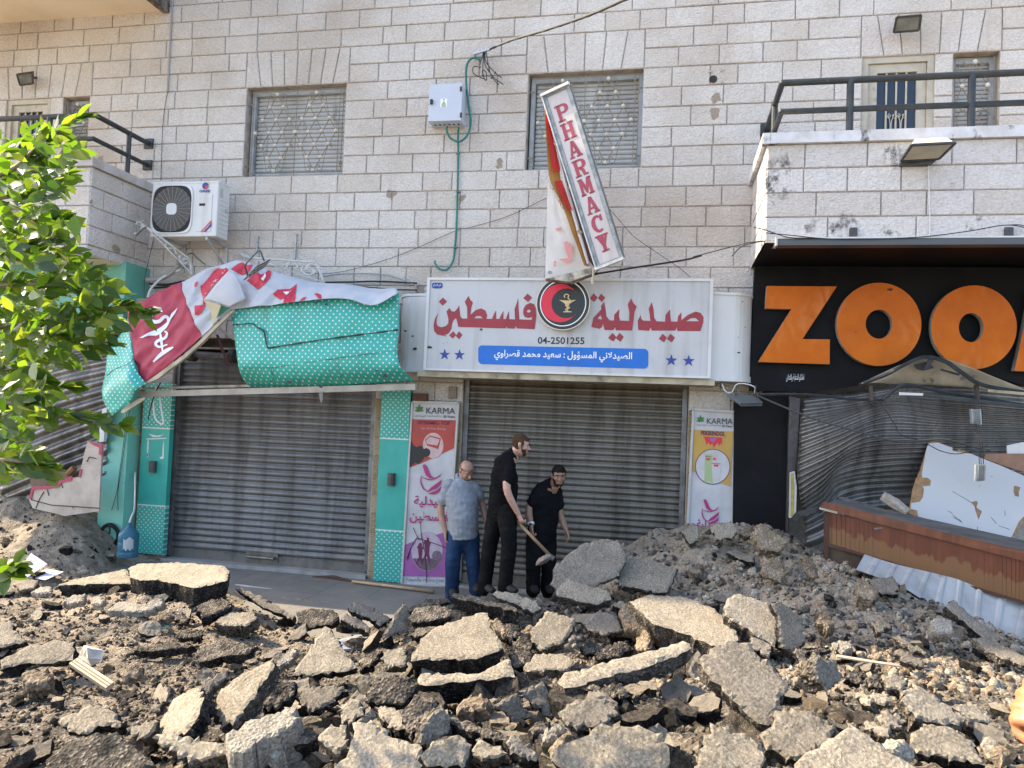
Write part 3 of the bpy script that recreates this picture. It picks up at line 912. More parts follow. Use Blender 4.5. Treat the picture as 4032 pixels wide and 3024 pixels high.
# hanging blade sign
M_GALV=mat('weathered_zinc',(.17,.20,.21),.5,(.30,.31,.31),12,metal=.3,c3=(.55,.55,.53),scale3=22,lo3=.62,hi3=.68)
M_CLOTHW=bpy.data.materials.new('white_banner_cloth')
def cloth(m,c,c2=None,tr=.25):
 n,b=nodes(m)
 o=n.nodes['Material Output']
 t=N(n,'ShaderNodeBsdfTranslucent')
 mx=N(n,'ShaderNodeMixShader');mx.inputs[0].default_value=tr
 k=ramp(n,tex(n,5,6,.6),[(.35,c),(.7,c2 or[x*.85 for x in c])])
 LK(n,k,b.inputs['Base Color']);LK(n,k,t.inputs[0])
 b.inputs['Roughness'].default_value=.55
 LK(n,b.outputs[0],mx.inputs[1]);LK(n,t.outputs[0],mx.inputs[2]);LK(n,mx.outputs[0],o.inputs[0])
 return m
cloth(M_CLOTHW,(.74,.74,.76),(.66,.66,.68))
M_ORANGE=cloth(bpy.data.materials.new('orange_vinyl'),(.50,.26,.075),(.38,.17,.05),.35)
M_REDV=cloth(bpy.data.materials.new('red_vinyl'),(.62,.02,.01),(.45,.02,.01),.3)
M_BACKW=cloth(bpy.data.materials.new('sunlit_vinyl'),(.75,.72,.68),(.66,.62,.58),.3)
M_TUBEL=mat('lamp_tube_white',(.62,.60,.62),.3)
M_LETT=mat('letter_crimson',(.33,.035,.07),.5,(.28,.03,.06),9)
YB=-1.0
ps=thing('blade_sign','tilted PHARMACY light box hanging broken above the long white sign, its side vinyl peeled open','sign',V('H',260,860,YB))
FP=[V('H',62,88,YB),V('H',180,33,YB-.10),V('H',425,815,YB-.10),V('H',305,862,YB)]
def fp(u,v):
 a=FP[0]*(1-u)+FP[1]*u;b=FP[3]*(1-u)+FP[2]*u
 return a*(1-v)+b*v
nrm=(FP[1]-FP[0]).cross(FP[3]-FP[0]).normalized()
if nrm.y>0:nrm=-nrm
m=MB();m.prism([p+nrm*-.008 for p in FP],nrm*-.05);m.build('sign_panel',streak_white('blade_white',(.50,.46,.46),(.33,.28,.27),.6,5),ps)
m=MB()
bw_=(FP[1]-FP[0]).length;bl2=(FP[3]-FP[0]).length
e,g_=.13,.018
for q4 in([(0,0),(e,0),(e,1),(0,1)],[(1-e,0),(1,0),(1,1),(1-e,1)],[(e,0),(1-e,0),(1-e,g_),(e,g_)],[(e,1-g_),(1-e,1-g_),(1-e,1),(e,1)]):
 m.prism([fp(*p)+nrm*.004 for p in q4],nrm*-.08)
m.build('sign_frame',M_GALV,ps)
m=MB()
for v in(0,.999):
 m.bar(fp(-.03,v)+nrm*.01,fp(1.03,v)+nrm*.01,.03,.05,up=nrm)
m.bar(fp(0,0)+nrm*.012,fp(0,1)+nrm*.012,.012,.03,up=nrm)
m.build('edge_strip',mat('bright_edge',(.7,.69,.67),.4,(.5,.48,.45),9),ps)
def bars(u):
 S=.2;H=.1
 def stem(x,w=.26):return[(x,0),(x+w,0),(x+w,1),(x,1)]
 def ser(x0,x1,y):return[(x0,y),(x1,y),(x1,y+H),(x0,y+H)]
 L={}
 arc=lambda cx,cy,rx,ry,a0,a1,n=10:[(cx+rx*math.cos(R(a0+(a1-a0)*i/n)),cy+ry*math.sin(R(a0+(a1-a0)*i/n))) for i in range(n+1)]
 bowl=[(.3,1)]+arc(.62,.72,.38,.28,90,-90)+[(.3,.44),(.3,.56)]+arc(.6,.72,.12,.16,-90,90)+[(.3,.88)]
 L['P']=[stem(.12),ser(0,.55,0),ser(0,.4,.9),bowl]
 L['H']=[stem(.1),stem(.64),ser(0,.46,0),ser(0,.46,.9),ser(.54,1,0),ser(.54,1,.9),[(.3,.44),(.7,.44),(.7,.57),(.3,.57)]]
 L['A']=[[(.08,.05),(.24,.05),(.5,.78),(.5,1),(.38,1)],[(.62,1),(.38,1),(.44,.82),(.66,.05),(.94,.05)],ser(0,.38,0),ser(.54,1.0,0),[(.25,.27),(.72,.27),(.70,.39),(.28,.39)]]
 L['R']=[stem(.1),ser(0,.46,0),ser(0,.4,.9),bowl,[(.42,.5),(.62,.5),(.78,.36),(.82,.1),(1.0,.1),(1.0,0),(.62,0),(.56,.3),(.42,.4)]]
 L['M']=[stem(.06,.2),stem(.72,.24),ser(0,.36,0),ser(.6,1.02,0),ser(0,.3,.9),ser(.7,1.02,.9),[(.1,1),(.34,1),(.54,.45),(.54,.12),(.44,.12)],[(.9,1),(.7,1),(.48,.45),(.48,.12),(.56,.12)]]
 L['C']=[arc(.52,.5,.48,.5,50,310,24)+arc(.56,.5,.22,.36,300,60,20),[(.74,.62),(.94,.62),(.94,.98),(.84,.98),(.74,.8)]]
 L['Y']=[stem(.37),ser(.22,.78,0),ser(0,.4,.9),ser(.62,1,.9),[(.08,.92),(.34,.92),(.6,.42),(.4,.3)],[(.92,.92),(.74,.92),(.46,.42),(.6,.3)]]
 return L[u]
m=MB()
for i,ch in enumerate('PHARMACY'):
 u0,u1=.27,.74
 v0=.085+i*.107;hh=.094
 for poly in bars(ch):
  m.prism([fp(u0+(u1-u0)*x,v0+hh*(1-y))+nrm*-.003 for x,y in poly],nrm*-.004)
m.build('lettering',M_LETT,ps)
BK=Vector((-.10,.24,-.02))
m=MB()
m.prism([fp(0,0)-nrm*.09+Vector((0,0,0)),fp(0,1)-nrm*.09,fp(0,1)-nrm*.09+BK*.9,fp(0,.0)-nrm*.09+BK*.35],nrm*.01)
m.build('inner_panel',mat('rust_brown_inside',(.10,.035,.02),.7,(.05,.02,.015),8),ps)
m=MB();m.tube([V('H',122,300,YB+.06),V('H',185,560,YB+.06),V('H',268,838,YB+.06)],.016,8);m.build('lamp_tube',M_TUBEL,ps)
for x,y in((122,306),(188,500),(230,695)):
 m=MB();m.tube([V('H',x-8,y-6,YB+.04),V('H',x+8,y+6,YB+.04)],.018,8);m.build('lamp_clip',M_TRIM,ps)
def strip(k,A,B,ya,yb,sub=6,wob=.02,seed=0):
 """cloth between two traced edges"""
 a=spline([(x,y,0) for x,y in A],sub);b=spline([(x,y,0) for x,y in B],sub)
 n=min(len(a),len(b))
 P=[]
 for i in range(n):
  row=[]
  for j in range(9):
   t=j/8
   p=a[i]*(1-t)+b[i]*t
   Y=ya+(yb-ya)*t+wob*noise.noise((i*.25+seed,j*.5,seed))
   row.append(V(k,p.x,p.y,Y))
  P.append(row)
 return MB().grid(P)
strip('H',[(88,470),(84,600),(80,760),(75,905)],[(112,520),(178,640),(236,770),(292,852)],YB+.16,YB+.10,6,.03).build('back_panel',M_BACKW,ps,smooth=True)
strip('H',[(70,130),(82,300),(96,460),(150,570),(196,700),(250,845)],[(84,200),(132,380),(150,480),(196,600),(215,690),(268,850)],YB+.02,YB+.10,6,.03,3).build('torn_side',M_ORANGE,ps,smooth=True)
strip('H',[(74,160),(96,330),(110,420),(118,428)],[(92,190),(128,350),(140,400),(142,428)],YB,YB+.03,6,.01,5).build('torn_side',M_REDV,ps,smooth=True)
strip('H',[(118,470),(150,545),(180,600)],[(150,465),(176,540),(196,600)],YB,YB+.03,6,.01,7).build('torn_side',M_REDV,ps,smooth=True)
m=MB()
for pts in([(122,680),(150,672),(146,688),(128,692)],[(160,740),(172,735),(198,760),(196,820),(172,836),(150,824),(138,816),(180,812),(168,780)],[(112,830),(120,822),(127,832),(119,840)],[(112,842),(119,838),(126,846),(118,852)],[(132,556),(140,548),(152,560),(144,574)]):
 m=MB();m.prism([V('H',x,y,YB+.085) for x,y in pts],(0,.004,0));m.build('faded_letter',mat('faded_red',(.62,.25,.22),.6),ps)
m=MB();P=VV('H',[(75,905),(292,852),(310,872),(255,892),(190,918)],YB+.05)
m.prism(P,(0,.12,-.01));m.build('base_tray',mat('soiled_tray',(.16,.13,.10),.7,(.5,.45,.36),9),ps)
m=MB();m.prism(circle(V('H',97,876,YB+.09),.026,16,ry=.02),(0,.004,0));m.build('cap',M_GALV,ps)
m=MB();m.tube(VV('H',[(292,852),(290,880),(288,930)],YB-.02),.013,8);m.ball(V('H',287,915,YB-.02),.02,8,6,sc=(1,1,1.6));m.build('dangling_fitting',M_TRIM,ps)
# mint green shop on the left
def Yfor(px,py,X):
 a,b=-6.0,.5
 s=W(px,py,b).x>W(px,py,a).x
 for _ in range(40):
  c=(a+b)/2
  if(W(px,py,c).x>X)==s:b=c
  else:a=c
 return(a+b)/2
def dots_mat(name,c,c2,dot,pitch=.058,rad=.175,dirt=None):
 m=bpy.data.materials.new(name)
 n,b=nodes(m)
 tc=N(n,'ShaderNodeTexCoord')
 sp=N(n,'ShaderNodeSeparateXYZ');LK(n,tc.outputs['Object'],sp.inputs[0])
 cb=N(n,'ShaderNodeCombineXYZ');LK(n,sp.outputs[0],cb.inputs[0]);LK(n,sp.outputs[2],cb.inputs[1])
 mp=N(n,'ShaderNodeMapping');mp.inputs['Rotation'].default_value=(0,0,R(45));LK(n,cb.outputs[0],mp.inputs[0])
 vo=N(n,'ShaderNodeTexVoronoi');vo.voronoi_dimensions='2D';vo.inputs['Scale'].default_value=1/pitch;vo.inputs['Randomness'].default_value=0
 LK(n,mp.outputs[0],vo.inputs[0])
 base=ramp(n,tex(n,2.2,6,.6,tc.outputs['Object']),[(.35,c),(.7,c2)])
 k=mixc(n,ramp(n,vo.outputs['Distance'],[(rad-.02,1),(rad+.02,0)]),base,dot)
 if dirt:
  k=mixc(n,ramp(n,tex(n,1.0,9,.72,tc.outputs['Object'],(7,3,1.3)),[(.56,0),(.78,.8)]),k,dirt)
  k=mixc(n,ramp(n,tex(n,9,8,.7,tc.outputs['Object']),[(.6,0),(.75,.35)]),k,dirt)
 LK(n,k,b.inputs['Base Color'])
 b.inputs['Roughness'].default_value=.38
 return m
MINT,MINT2=(.03,.39,.32),(.025,.33,.275)
M_POLKA=dots_mat('mint_polka',MINT,MINT2,(.66,.68,.62),dirt=(.05,.10,.075))
M_POLKAP=dots_mat('mint_polka_panel',(.035,.36,.29),(.03,.31,.25),(.60,.62,.57),pitch=.05,dirt=(.06,.13,.1))
M_MINT=mat('mint_plain',(.035,.36,.29),.4,(.03,.31,.25),3,c3=(.2,.36,.31),scale3=9,lo3=.68,hi3=.72)
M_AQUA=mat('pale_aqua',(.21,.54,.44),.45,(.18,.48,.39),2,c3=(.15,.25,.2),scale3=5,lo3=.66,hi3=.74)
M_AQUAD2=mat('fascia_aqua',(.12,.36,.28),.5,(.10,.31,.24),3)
M_SCONCE=mat('dark_bronze',(.06,.055,.055),.45,(.09,.08,.08),20,metal=.4)
M_STRIPE=mat('stripe_white',(.58,.62,.57),.5)
def pilaster(name,label,k,ptop,pbot,zlines,lamp,Y=-.10):
 x0=(W(*ptop[0],Y).x+W(*pbot[0],Y).x)/2;x1=(W(*ptop[1],Y).x+W(*pbot[1],Y).x)/2
 z1=W(*ptop[0],Y).z;z0=W(*pbot[0],Y).z
 t=thing(name,label,'panel',((x0+x1)/2,Y,z0),'mint pilaster panels beside the left shutter')
 za,zb=[W(*p,Y).z for p in zlines]
 for(a,b,mm,nm) in((za+.008,z1,M_POLKAP,'dotted_panel'),(zb+.008,za-.008,M_MINT,'plain_panel'),(z0,zb-.008,M_POLKAP,'dotted_panel')):
  m=MB();m.box(x0,x1,Y,-.015,a,b);m.build(nm,mm,t)
 for z in(za,zb):
  m=MB();m.box(x0,x1,Y-.002,-.015,z-.008,z+.008);m.build('stripe',M_STRIPE,t)
 m=MB();p=W(*lamp,Y-.04)
 m.lathe((p.x,Y-.03,p.z),[(.001,-.078),(.048,-.078),(.048,.078),(.03,.078),(.03,.06),(.001,.06)],18)
 m.box(p.x-.025,p.x+.025,Y-.03,Y,p.z-.05,p.z+.05)
 smooth_angle(m.build('wall_lamp',M_SCONCE,t))
 return t,x0,x1
tl,lx0,lx1=pilaster('pilaster','mint panel with peeled tape marks beside the plain aqua pillar','4',(q('4',932,830),q('4',1118,835)),(q('7',872,272),q('7',1045,280)),(q('4',1010,1124),q('4',975,1622)),q('4',982,1373))
m=MB()
for pts in([(945,1190),(1072,1186),(1072,1192),(945,1198)],[(950,1205),(960,1200),(955,1300),(948,1310)],[(1050,1240),(1058,1200),(1056,1320),(1035,1325),(1030,1312),(1046,1305)],[(950,1285),(958,1290),(956,1312),(948,1312)],[(960,1160),(1010,1172),(1040,1168),(1060,1160),(1030,1180),(985,1182)]):
 m.prism(VV('4',pts,-.103),(0,.002,0))
m.build('tape_mark',M_STRIPE,tl)
tr2,rx0,rx1=pilaster('pilaster','mint panel with a dark wall lamp between the left shutter and the red poster','5',(q('5',275,870),q('5',462,872)),(q('8',205,450),q('8',392,466)),(q('5',350,1193),q('8',310,129)),q('5',327,1455))
XP=W(*q('7',880,0),0).x
YPl=Yfor(*q('7',795,10),XP)
xl=W(*q('7',632,0),YPl).x
m=MB();m.box(xl,XP,YPl,-.02,-.1,2.9)
pil=m.build('aqua_pillar',M_AQUA)
tag(pil,'plain pale aqua boxed pillar left of the mint panels with wires hanging on it','pillar')
XF=W(*q('4',972,100),0).x
YF=Yfor(*q('4',815,55),XF)
fz1=V('4',815,52,YF).z;fz0=V('4',795,490,YF).z
m=MB();m.box(-11.9,XF,YF,-.02,fz0,fz1)
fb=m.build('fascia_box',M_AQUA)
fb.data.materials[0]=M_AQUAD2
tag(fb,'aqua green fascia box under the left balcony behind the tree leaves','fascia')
aw=thing('polka_awning','bent mint awning panel with white polka dots hanging over the left shutter','awning',V('C',650,880,-.8))
def quadgrid(rows,nu=28,nv=5,wob=.0,seed=0):
 """rows: list of lists of (frame, x, y, Y); smooth surface through them"""
 RR=[]
 for r in rows:
  pts=[V(*p) for p in r]
  s=spline(pts,10)
  L=[0]
  for i in range(1,len(s)):L.append(L[-1]+(s[i]-s[i-1]).length)
  o=[]
  for i in range(nu+1):
   t=L[-1]*i/nu
   j=max(0,min(len(s)-2,next((a for a in range(len(L)-1) if L[a+1]>=t-1e-9),len(s)-2)))
   f=(t-L[j])/max(1e-9,L[j+1]-L[j])
   o.append(s[j].lerp(s[j+1],min(1,max(0,f))))
  RR.append(o)
 G=[]
 for i in range(nu+1):
  c=spline([r[i] for r in RR],nv) if len(RR)>2 else[RR[0][i].lerp(RR[1][i],t/nv) for t in range(nv+1)]
  G.append(c)
 if wob:
  for i,c in enumerate(G):
   for j,p in enumerate(c):
    c[j]=p+Vector((0,wob*noise.noise((p.x*3+seed,p.z*3,seed)),wob*.3*noise.noise((p.x*5,p.z*5+seed,seed))))
 return G
def sheet(G,name,mats,parent=None,thick=.004,fn=None,smooth=True):
 m=MB();m.grid(G)
 if fn:
  nv=len(G[0])-1
  m.m=[fn(k//nv/(len(G)-1),k%nv/nv) for k in range(len(m.f))]
 o=m.build(name,mats,parent,smooth=smooth)
 if thick:
  md=o.modifiers.new('t','SOLIDIFY');md.thickness=thick;md.offset=0
 return o
YA=-.86
G=quadgrid([[('C',45,395,YA),('C',420,345,YA-.03),('C',780,310,YA),('C',1136,272,YA+.06)],[('C',60,490,YA-.02),('C',420,450,YA-.05),('C',780,430,YA-.03),('C',1134,400,YA+.04)],[('C',80,640,YA-.02),('C',420,610,YA-.06),('C',780,570,YA-.03),('C',1132,520,YA+.02)],[('C',95,755,YA-.04),('C',420,745,YA-.06),('C',780,700,YA-.05),('C',1124,660,YA)],[('C',125,835,YA+.1),('C',420,835,YA+.02),('C',780,800,YA),('C',1150,770,YA)],[('C',180,905,YA+.32),('C',420,898,YA+.22),('C',780,885,YA+.2),('C',1235,857,YA+.2)]],44,7,.028,3)
sheet(G,'panel',M_POLKA,aw)
M_GRIME=mat('black_grime',(.02,.03,.025),.8,(.04,.10,.08),18)
def seam(k,pts,w,Y,parent,name='seam_crack'):
 m=MB();s=spline(VV(k,pts,Y),6);rr=random.Random(len(pts))
 m.tube(s,[w*rr.uniform(.4,1.3) for _ in s],5)
 m.build(name,M_GRIME,parent)
seam('C',[(60,492),(120,486),(185,482),(215,505),(258,530),(270,570),(285,635),(340,632),(430,618),(600,592),(760,570),(1000,540),(1130,522)],.011,YA-.07,aw)
seam('C',[(120,770),(300,768),(400,755),(600,725),(850,690),(1120,655)],.003,YA-.06,aw)
seam('C',[(308,770),(312,800),(325,835),(300,862)],.006,YA-.04,aw)
for i,(x,y,r) in enumerate(((602,350,.02),(662,358,.025),(415,622,.014),(680,790,.012),(890,750,.008),(925,775,.01),(990,785,.02),(1045,820,.04),(422,860,.035),(632,886,.035))):
 m=MB();hole(m,V('C',x,y,YA-.085+(.05 if y>800 else 0)),r,i+9);m.build('bullet_hole',M_INK,aw)
lw=thing('awning_wing','crumpled mint polka dot awning corner hanging left of the red banner','awning',V('4',800,1040,-.95))
G=quadgrid([[('4',832,390,-.75),('4',848,560,-.85),('4',875,730,-.98),('4',940,838,-1.02)],[('4',790,500,-.72),('4',790,640,-.85),('4',815,790,-1.05),('4',870,880,-1.08)],[('4',735,570,-.7),('4',725,700,-.82),('4',735,850,-1.0),('4',850,945,-1.0)],[('4',698,620,-.68),('4',676,780,-.78),('4',660,915,-.9),('4',718,1045,-.95)]],20,6,.03,11)
sheet(G,'panel',M_POLKA,lw)
m=MB();m.prism(VV('4',[(935,925),(930,940),(860,985),(800,1025),(780,1025),(785,1005),(850,960),(900,930)],-.96),(0,.03,0));m.build('torn_edge',M_TRIM,lw)
seam('4',[(690,785),(740,745),(800,720),(850,690),(868,650)],.005,-1.0,lw)
M_BRED=cloth(bpy.data.materials.new('banner_red'),(.58,.085,.14),(.52,.065,.115),.38)
M_BWHITE=cloth(bpy.data.materials.new('banner_white'),(.62,.635,.68),(.56,.575,.62),.3)
bn=thing('torn_banner','torn red and white cloth pharmacy banner draped over the mint awning','banner',V('B',500,600,-.95))
cols=[[('B',40,370,-.80),('B',58,560,-.90),('B',85,740,-.94),('B',142,866,-.96)],[('B',200,272,-.80),('B',230,430,-.86),('B',280,600,-.92),('B',320,740,-.96)],[('B',388,186,-.80),('B',430,320,-.86),('B',480,440,-.91),('B',525,548,-.95)],[('B',540,112,-.78),('B',560,240,-.86),('B',590,380,-.90),('B',606,482,-.94)],[('B',680,66,-.78),('B',690,180,-.85),('B',690,290,-.90),('B',700,372,-.94)],[('C',100,74,-.76),('C',90,180,-.84),('C',85,300,-.90),('C',70,385,-.94)],[('C',300,136,-.74),('C',300,220,-.82),('C',300,300,-.88),('C',290,362,-.93)],[('C',560,208,-.70),('C',540,250,-.78),('C',520,300,-.86),('C',510,336,-.93)],[('C',800,230,-.70),('C',790,260,-.78),('C',780,290,-.87),('C',770,318,-.93)],[('C',1000,256,-.70),('C',985,290,-.78),('C',970,330,-.88),('C',960,362,-.94)],[('C',1120,252,-.72),('C',1121,262,-.84),('C',1122,274,-.86),('C',1120,288,-.86)]]
for c in cols[6:]:
 for j,y in((1,-.86),(2,-.95),(3,-1.0)):c[j]=c[j][:3]+(y,)
def cloth_grid(cs,n):return quadgrid([[c[j] for c in cs] for j in range(4)],n,12,.0,2)
GS=[cloth_grid(cols[:3],40),cloth_grid(cols[2:],80)]
G=GS[0]+GS[1]
for i,c in enumerate(G):
 for j,p in enumerate(c):
  t=i*.55+j*.12
  u_,v_=p.x*.8-p.z*.6,p.x*.6+p.z*.8
  rd=abs(noise.noise((u_*5.5,v_*1.3,8)))+.6*abs(noise.noise((u_*3+4,v_*5,2)))+.35*abs(noise.noise((u_*14,v_*4,5)))
  c[j]=p+Vector((0,.075*(rd-.3),0))
BG=[p for c in G for p in c]
sheet(GS[0],'red_cloth',M_BRED,bn,.003)
sheet(GS[1],'white_cloth',M_BWHITE,bn,.003)
from mathutils import kdtree
kd=kdtree.KDTree(len(BG))
def pxof(p):
 c=CM@np.array([p.x-CAM[0],p.y-CAM[1],p.z-CAM[2]])
 return(FPX*c[0]/c[2]+2016,FPX*c[1]/c[2]+1512)
for i,p in enumerate(BG):kd.insert((*pxof(p),0),i)
kd.balance()
def onbanner(px,py,off=.012):
 s=w_=0
 for co,i,d in kd.find_n((px,py,0),6):
  k=1/(d+2)**2;s+=BG[i].y*k;w_+=k
 return W(px,py,s/w_-off)
def bdecal(m,pts,k='B'):
 """letter painted on the cloth: follows its folds"""
 P=[Vector((*q(k,x,y),0)) for x,y in pts]
 bm=bmesh.new()
 bm.faces.new([bm.verts.new(p) for p in P])
 bmesh.ops.triangulate(bm,faces=bm.faces[:])
 for _ in range(3):
  es=[e for e in bm.edges if e.calc_length()>14]
  if not es:break
  bmesh.ops.subdivide_edges(bm,edges=es,cuts=1)
  bmesh.ops.triangulate(bm,faces=bm.faces[:])
 bm.verts.ensure_lookup_table()
 bm.verts.index_update()
 m.add([onbanner(v.co.x,v.co.y) for v in bm.verts],[tuple(v.index for v in f.verts) for f in bm.faces])
 bm.free()
def pxstroke(pts,w):
 S_=spline([Vector((x,y,0)) for x,y in pts],5);n=len(S_);a,b=[],[]
 for i,p in enumerate(S_):
  t=(S_[min(i+1,n-1)]-S_[max(i-1,0)]).normalized();nn=Vector((-t.y,t.x,0))
  ww=w*(math.sin(math.pi*min(max(i/(n-1),.08),.94))**.5)
  a.append((p+nn*ww/2));b.append((p-nn*ww/2))
 return a,b
def bstroke(m,pts,w):
 a,b=pxstroke(pts,w)
 P=[]
 for s in(a,b):
  P.append([onbanner(*q('B',p.x,p.y)) for p in s])
 m.grid(P)
m=MB()
bstroke(m,[(268,388),(256,366),(226,370),(196,410),(200,448),(246,452),(285,420),(310,432),(304,472),(280,504)],24)
bdecal(m,[(117,562),(180,525),(235,505),(262,488),(295,462),(315,440),(330,400),(374,358),(355,398),(330,432),(322,450),(300,492),(262,528),(235,546),(180,546),(140,560)])
bstroke(m,[(254,515),(264,580),(272,655)],18)
bstroke(m,[(285,515),(302,532),(288,562),(240,582),(226,604),(252,622),(304,606)],20)
bstroke(m,[(210,722),(260,674),(300,646),(344,624)],26)
m.build('snake_emblem',mat('banner_print_white',(.72,.74,.80),.6),bn)
M_BPR=mat('banner_print_red',(.50,.02,.05),.6,(.44,.02,.05),5)
m=MB()
for k,pts in(('B',[(490,190),(508,182),(500,215),(482,222)]),('B',[(525,215),(545,200),(548,250),(562,240),(575,165),(588,205),(602,195),(612,115),(640,95),(632,160),(645,150),(680,100),(700,90),(712,108),(690,150),(640,185),(600,225),(575,262),(545,302),(530,260)]),('B',[(485,345),(492,378),(512,380),(540,340),(545,300),(560,300),(556,350),(530,395),(508,412),(488,405)]),('C',[(46,130),(95,95),(120,85),(150,105),(190,100),(170,140),(150,160),(120,170)]),('C',[(150,205),(190,160),(215,145),(240,165),(262,160),(290,135),(310,145),(300,190),(260,235),(222,262)]),('C',[(318,292),(350,262),(430,258),(475,225),(468,262),(430,300),(460,343),(385,348),(395,315),(365,330)]),('C',[(488,338),(510,315),(540,308),(515,332)]),('C',[(585,290),(605,285),(630,295),(635,320),(618,322)])):
 m=MB();bdecal(m,pts,k);m.build('banner_letter',M_BPR,bn)
m=MB()
BG_=[p+Vector((0,-.006,0)) for p in BG]
for pts in([(242,192),(256,178),(270,152),(274,176),(256,206)],[(384,277),(426,275),(408,297)]):
 m.prism([onbanner(*q('C',x,y),.02) for x,y in pts],(0,.003,0))
m.build('letter_counter',mat('banner_print_white',(.72,.74,.80)),bn)
G=quadgrid([[('B',545,305,-1.0),('B',630,205,-1.01),('B',720,108,-1.0)],[('B',650,330,-1.02),('B',720,260,-1.04),('B',770,150,-1.01)],[('B',720,356,-1.02),('B',770,330,-1.03),('B',828,300,-1.0)]],14,6,.02,21)
sheet(G,'folded_flap',M_BWHITE,bn,.003)
m=MB();m.prism(VV('B',[(545,308),(600,322),(662,342),(640,410),(622,450),(606,482),(602,430),(590,370)],-1.035),(0,.006,0));m.build('cream_lining',cloth(bpy.data.materials.new('cream_cloth'),(.66,.56,.34),(.55,.46,.28)),bn)
m=MB();m.prism(VV('B',[(668,346),(722,360),(634,428)],-.96),(0,.006,0));m.build('green_lining',mat('dark_green_print',(.03,.2,.1),.5),bn)
m=MB();m.prism(VV('B',[(150,866),(300,760),(420,668),(530,570),(612,488),(742,372),(742,388),(620,506),(540,590),(430,690),(310,780),(240,835),(160,872)],-.97),(0,.05,0));m.build('banner_edge',M_TRIM,bn)
m=MB()
m.bar(V('4',905,905,-.72),V('5',490,858,-.64),.09,.075)
bmz=m.build('awning_beam',mat('beige_metal',(.40,.35,.29),.5,(.30,.26,.21),5,c3=(.09,.07,.06),scale3=6,lo3=.64,hi3=.72))
tag(bmz,'beige metal beam running across above the left shutter under the dotted awning','beam')
m=MB();m.bar(V('4',905,868,-.6),V('4',1620,850,-.6),.04,.03)
o=m.build('awning_rail',M_TRIM);tag(o,'thin beige rail just above the awning beam left of the dotted panel','rail')
m=MB();m.prism(VV('4',[(2052,872),(2085,874),(2082,940),(2072,968),(2062,935)],-.7),(0,.015,0));o=m.build('metal_shard',M_GUIDE);tag(o,'small pointed metal shard hanging from the beige awning beam','shard')
ax=thing('roller_axle','bare roller shutter axle with end wheels in the dark gap under the red banner','axle',V('B',600,680,-.12))
m=MB();m.tube([V('B',430,668,-.15),V('B',770,690,-.15)],.045,12);smooth_angle(m.build('tube',M_GUIDE,ax))
for x in(474,748):
 m=MB();c=V('B',x,672 if x<500 else 684,-.15);m.tube([c-Vector((.04,0,0)),c+Vector((.04,0,0))],.1,18);smooth_angle(m.build('wheel',M_SCONCE,ax))
m=MB();m.bar(V('B',636,540,-.4),V('B',712,750,-.3),.045,.03);o=m.build('brace',mat('maroon_brace',(.10,.03,.04),.6));tag(o,'maroon metal brace slanting in the gap under the torn banner','brace')
m=MB();m.bar(V('4',1400,470,-.6),V('4',1510,550,-.45),.06,.02);m.bar(V('4',1395,500,-.65),V('4',1330,520,-.65),.03,.03)
o=m.build('bent_strip',M_COLW);tag(o,'bent white metal strip poking out under the banner','strip')
# corrugated, crushed shutters
M_CORR=shutter_mat('crushed_shutter',(.24,.235,.225),(.16,.15,.14),(.04,.033,.027),.3)
def crushed(lines,k,yfun,per,amp,name,label,seed,nu=46,nk=8,m_=None):
 L=[]
 for ln in lines:
  s=spline([Vector((*q(k,x,y),0)) for x,y in ln],8)
  d=[0]
  for i in range(1,len(s)):d.append(d[-1]+(s[i]-s[i-1]).length)
  o=[]
  for i in range(nu+1):
   t=d[-1]*i/nu
   j=next((a for a in range(len(d)-1) if d[a+1]>=t-1e-6),len(d)-2)
   o.append(s[j].lerp(s[j+1],(t-d[j])/max(1e-9,d[j+1]-d[j])))
  L.append(o)
 G=[]
 for i in range(nu+1):
  c=[L[0][i]] if len(L)==1 else spline([l[i] for l in L],per*nk)
  G.append([W(p.x,p.y,yfun(i/nu,j/(len(c)-1))+amp*math.cos(2*math.pi*j/nk)+.03*noise.noise((i*.13,j*.03,seed))) for j,p in enumerate(c)])
 o=MB().grid(G).build(name,m_ or M_CORR,None,smooth=True)
 md=o.modifiers.new('t','SOLIDIFY');md.thickness=.003
 tag(o,label,'shutter')
 return o
crushed([[(0,560),(350,548),(760,520)],[(0,700),(350,640),(760,590)],[(0,860),(350,740),(760,655)],[(0,1010),(350,870),(760,770)],[(0,1150),(350,1010),(740,890)],[(0,1290),(350,1150),(720,1020)],[(0,1430),(350,1290),(700,1150)],[(0,1560),(350,1420),(690,1300)],[(0,1690),(350,1560),(680,1450)]],'4',lambda u,v:-.25-.35*math.sin(math.pi*v)*(1-.6*u),2,.024,'crushed_shutter','crushed corrugated shutter sagging behind the tree at the left edge',4)
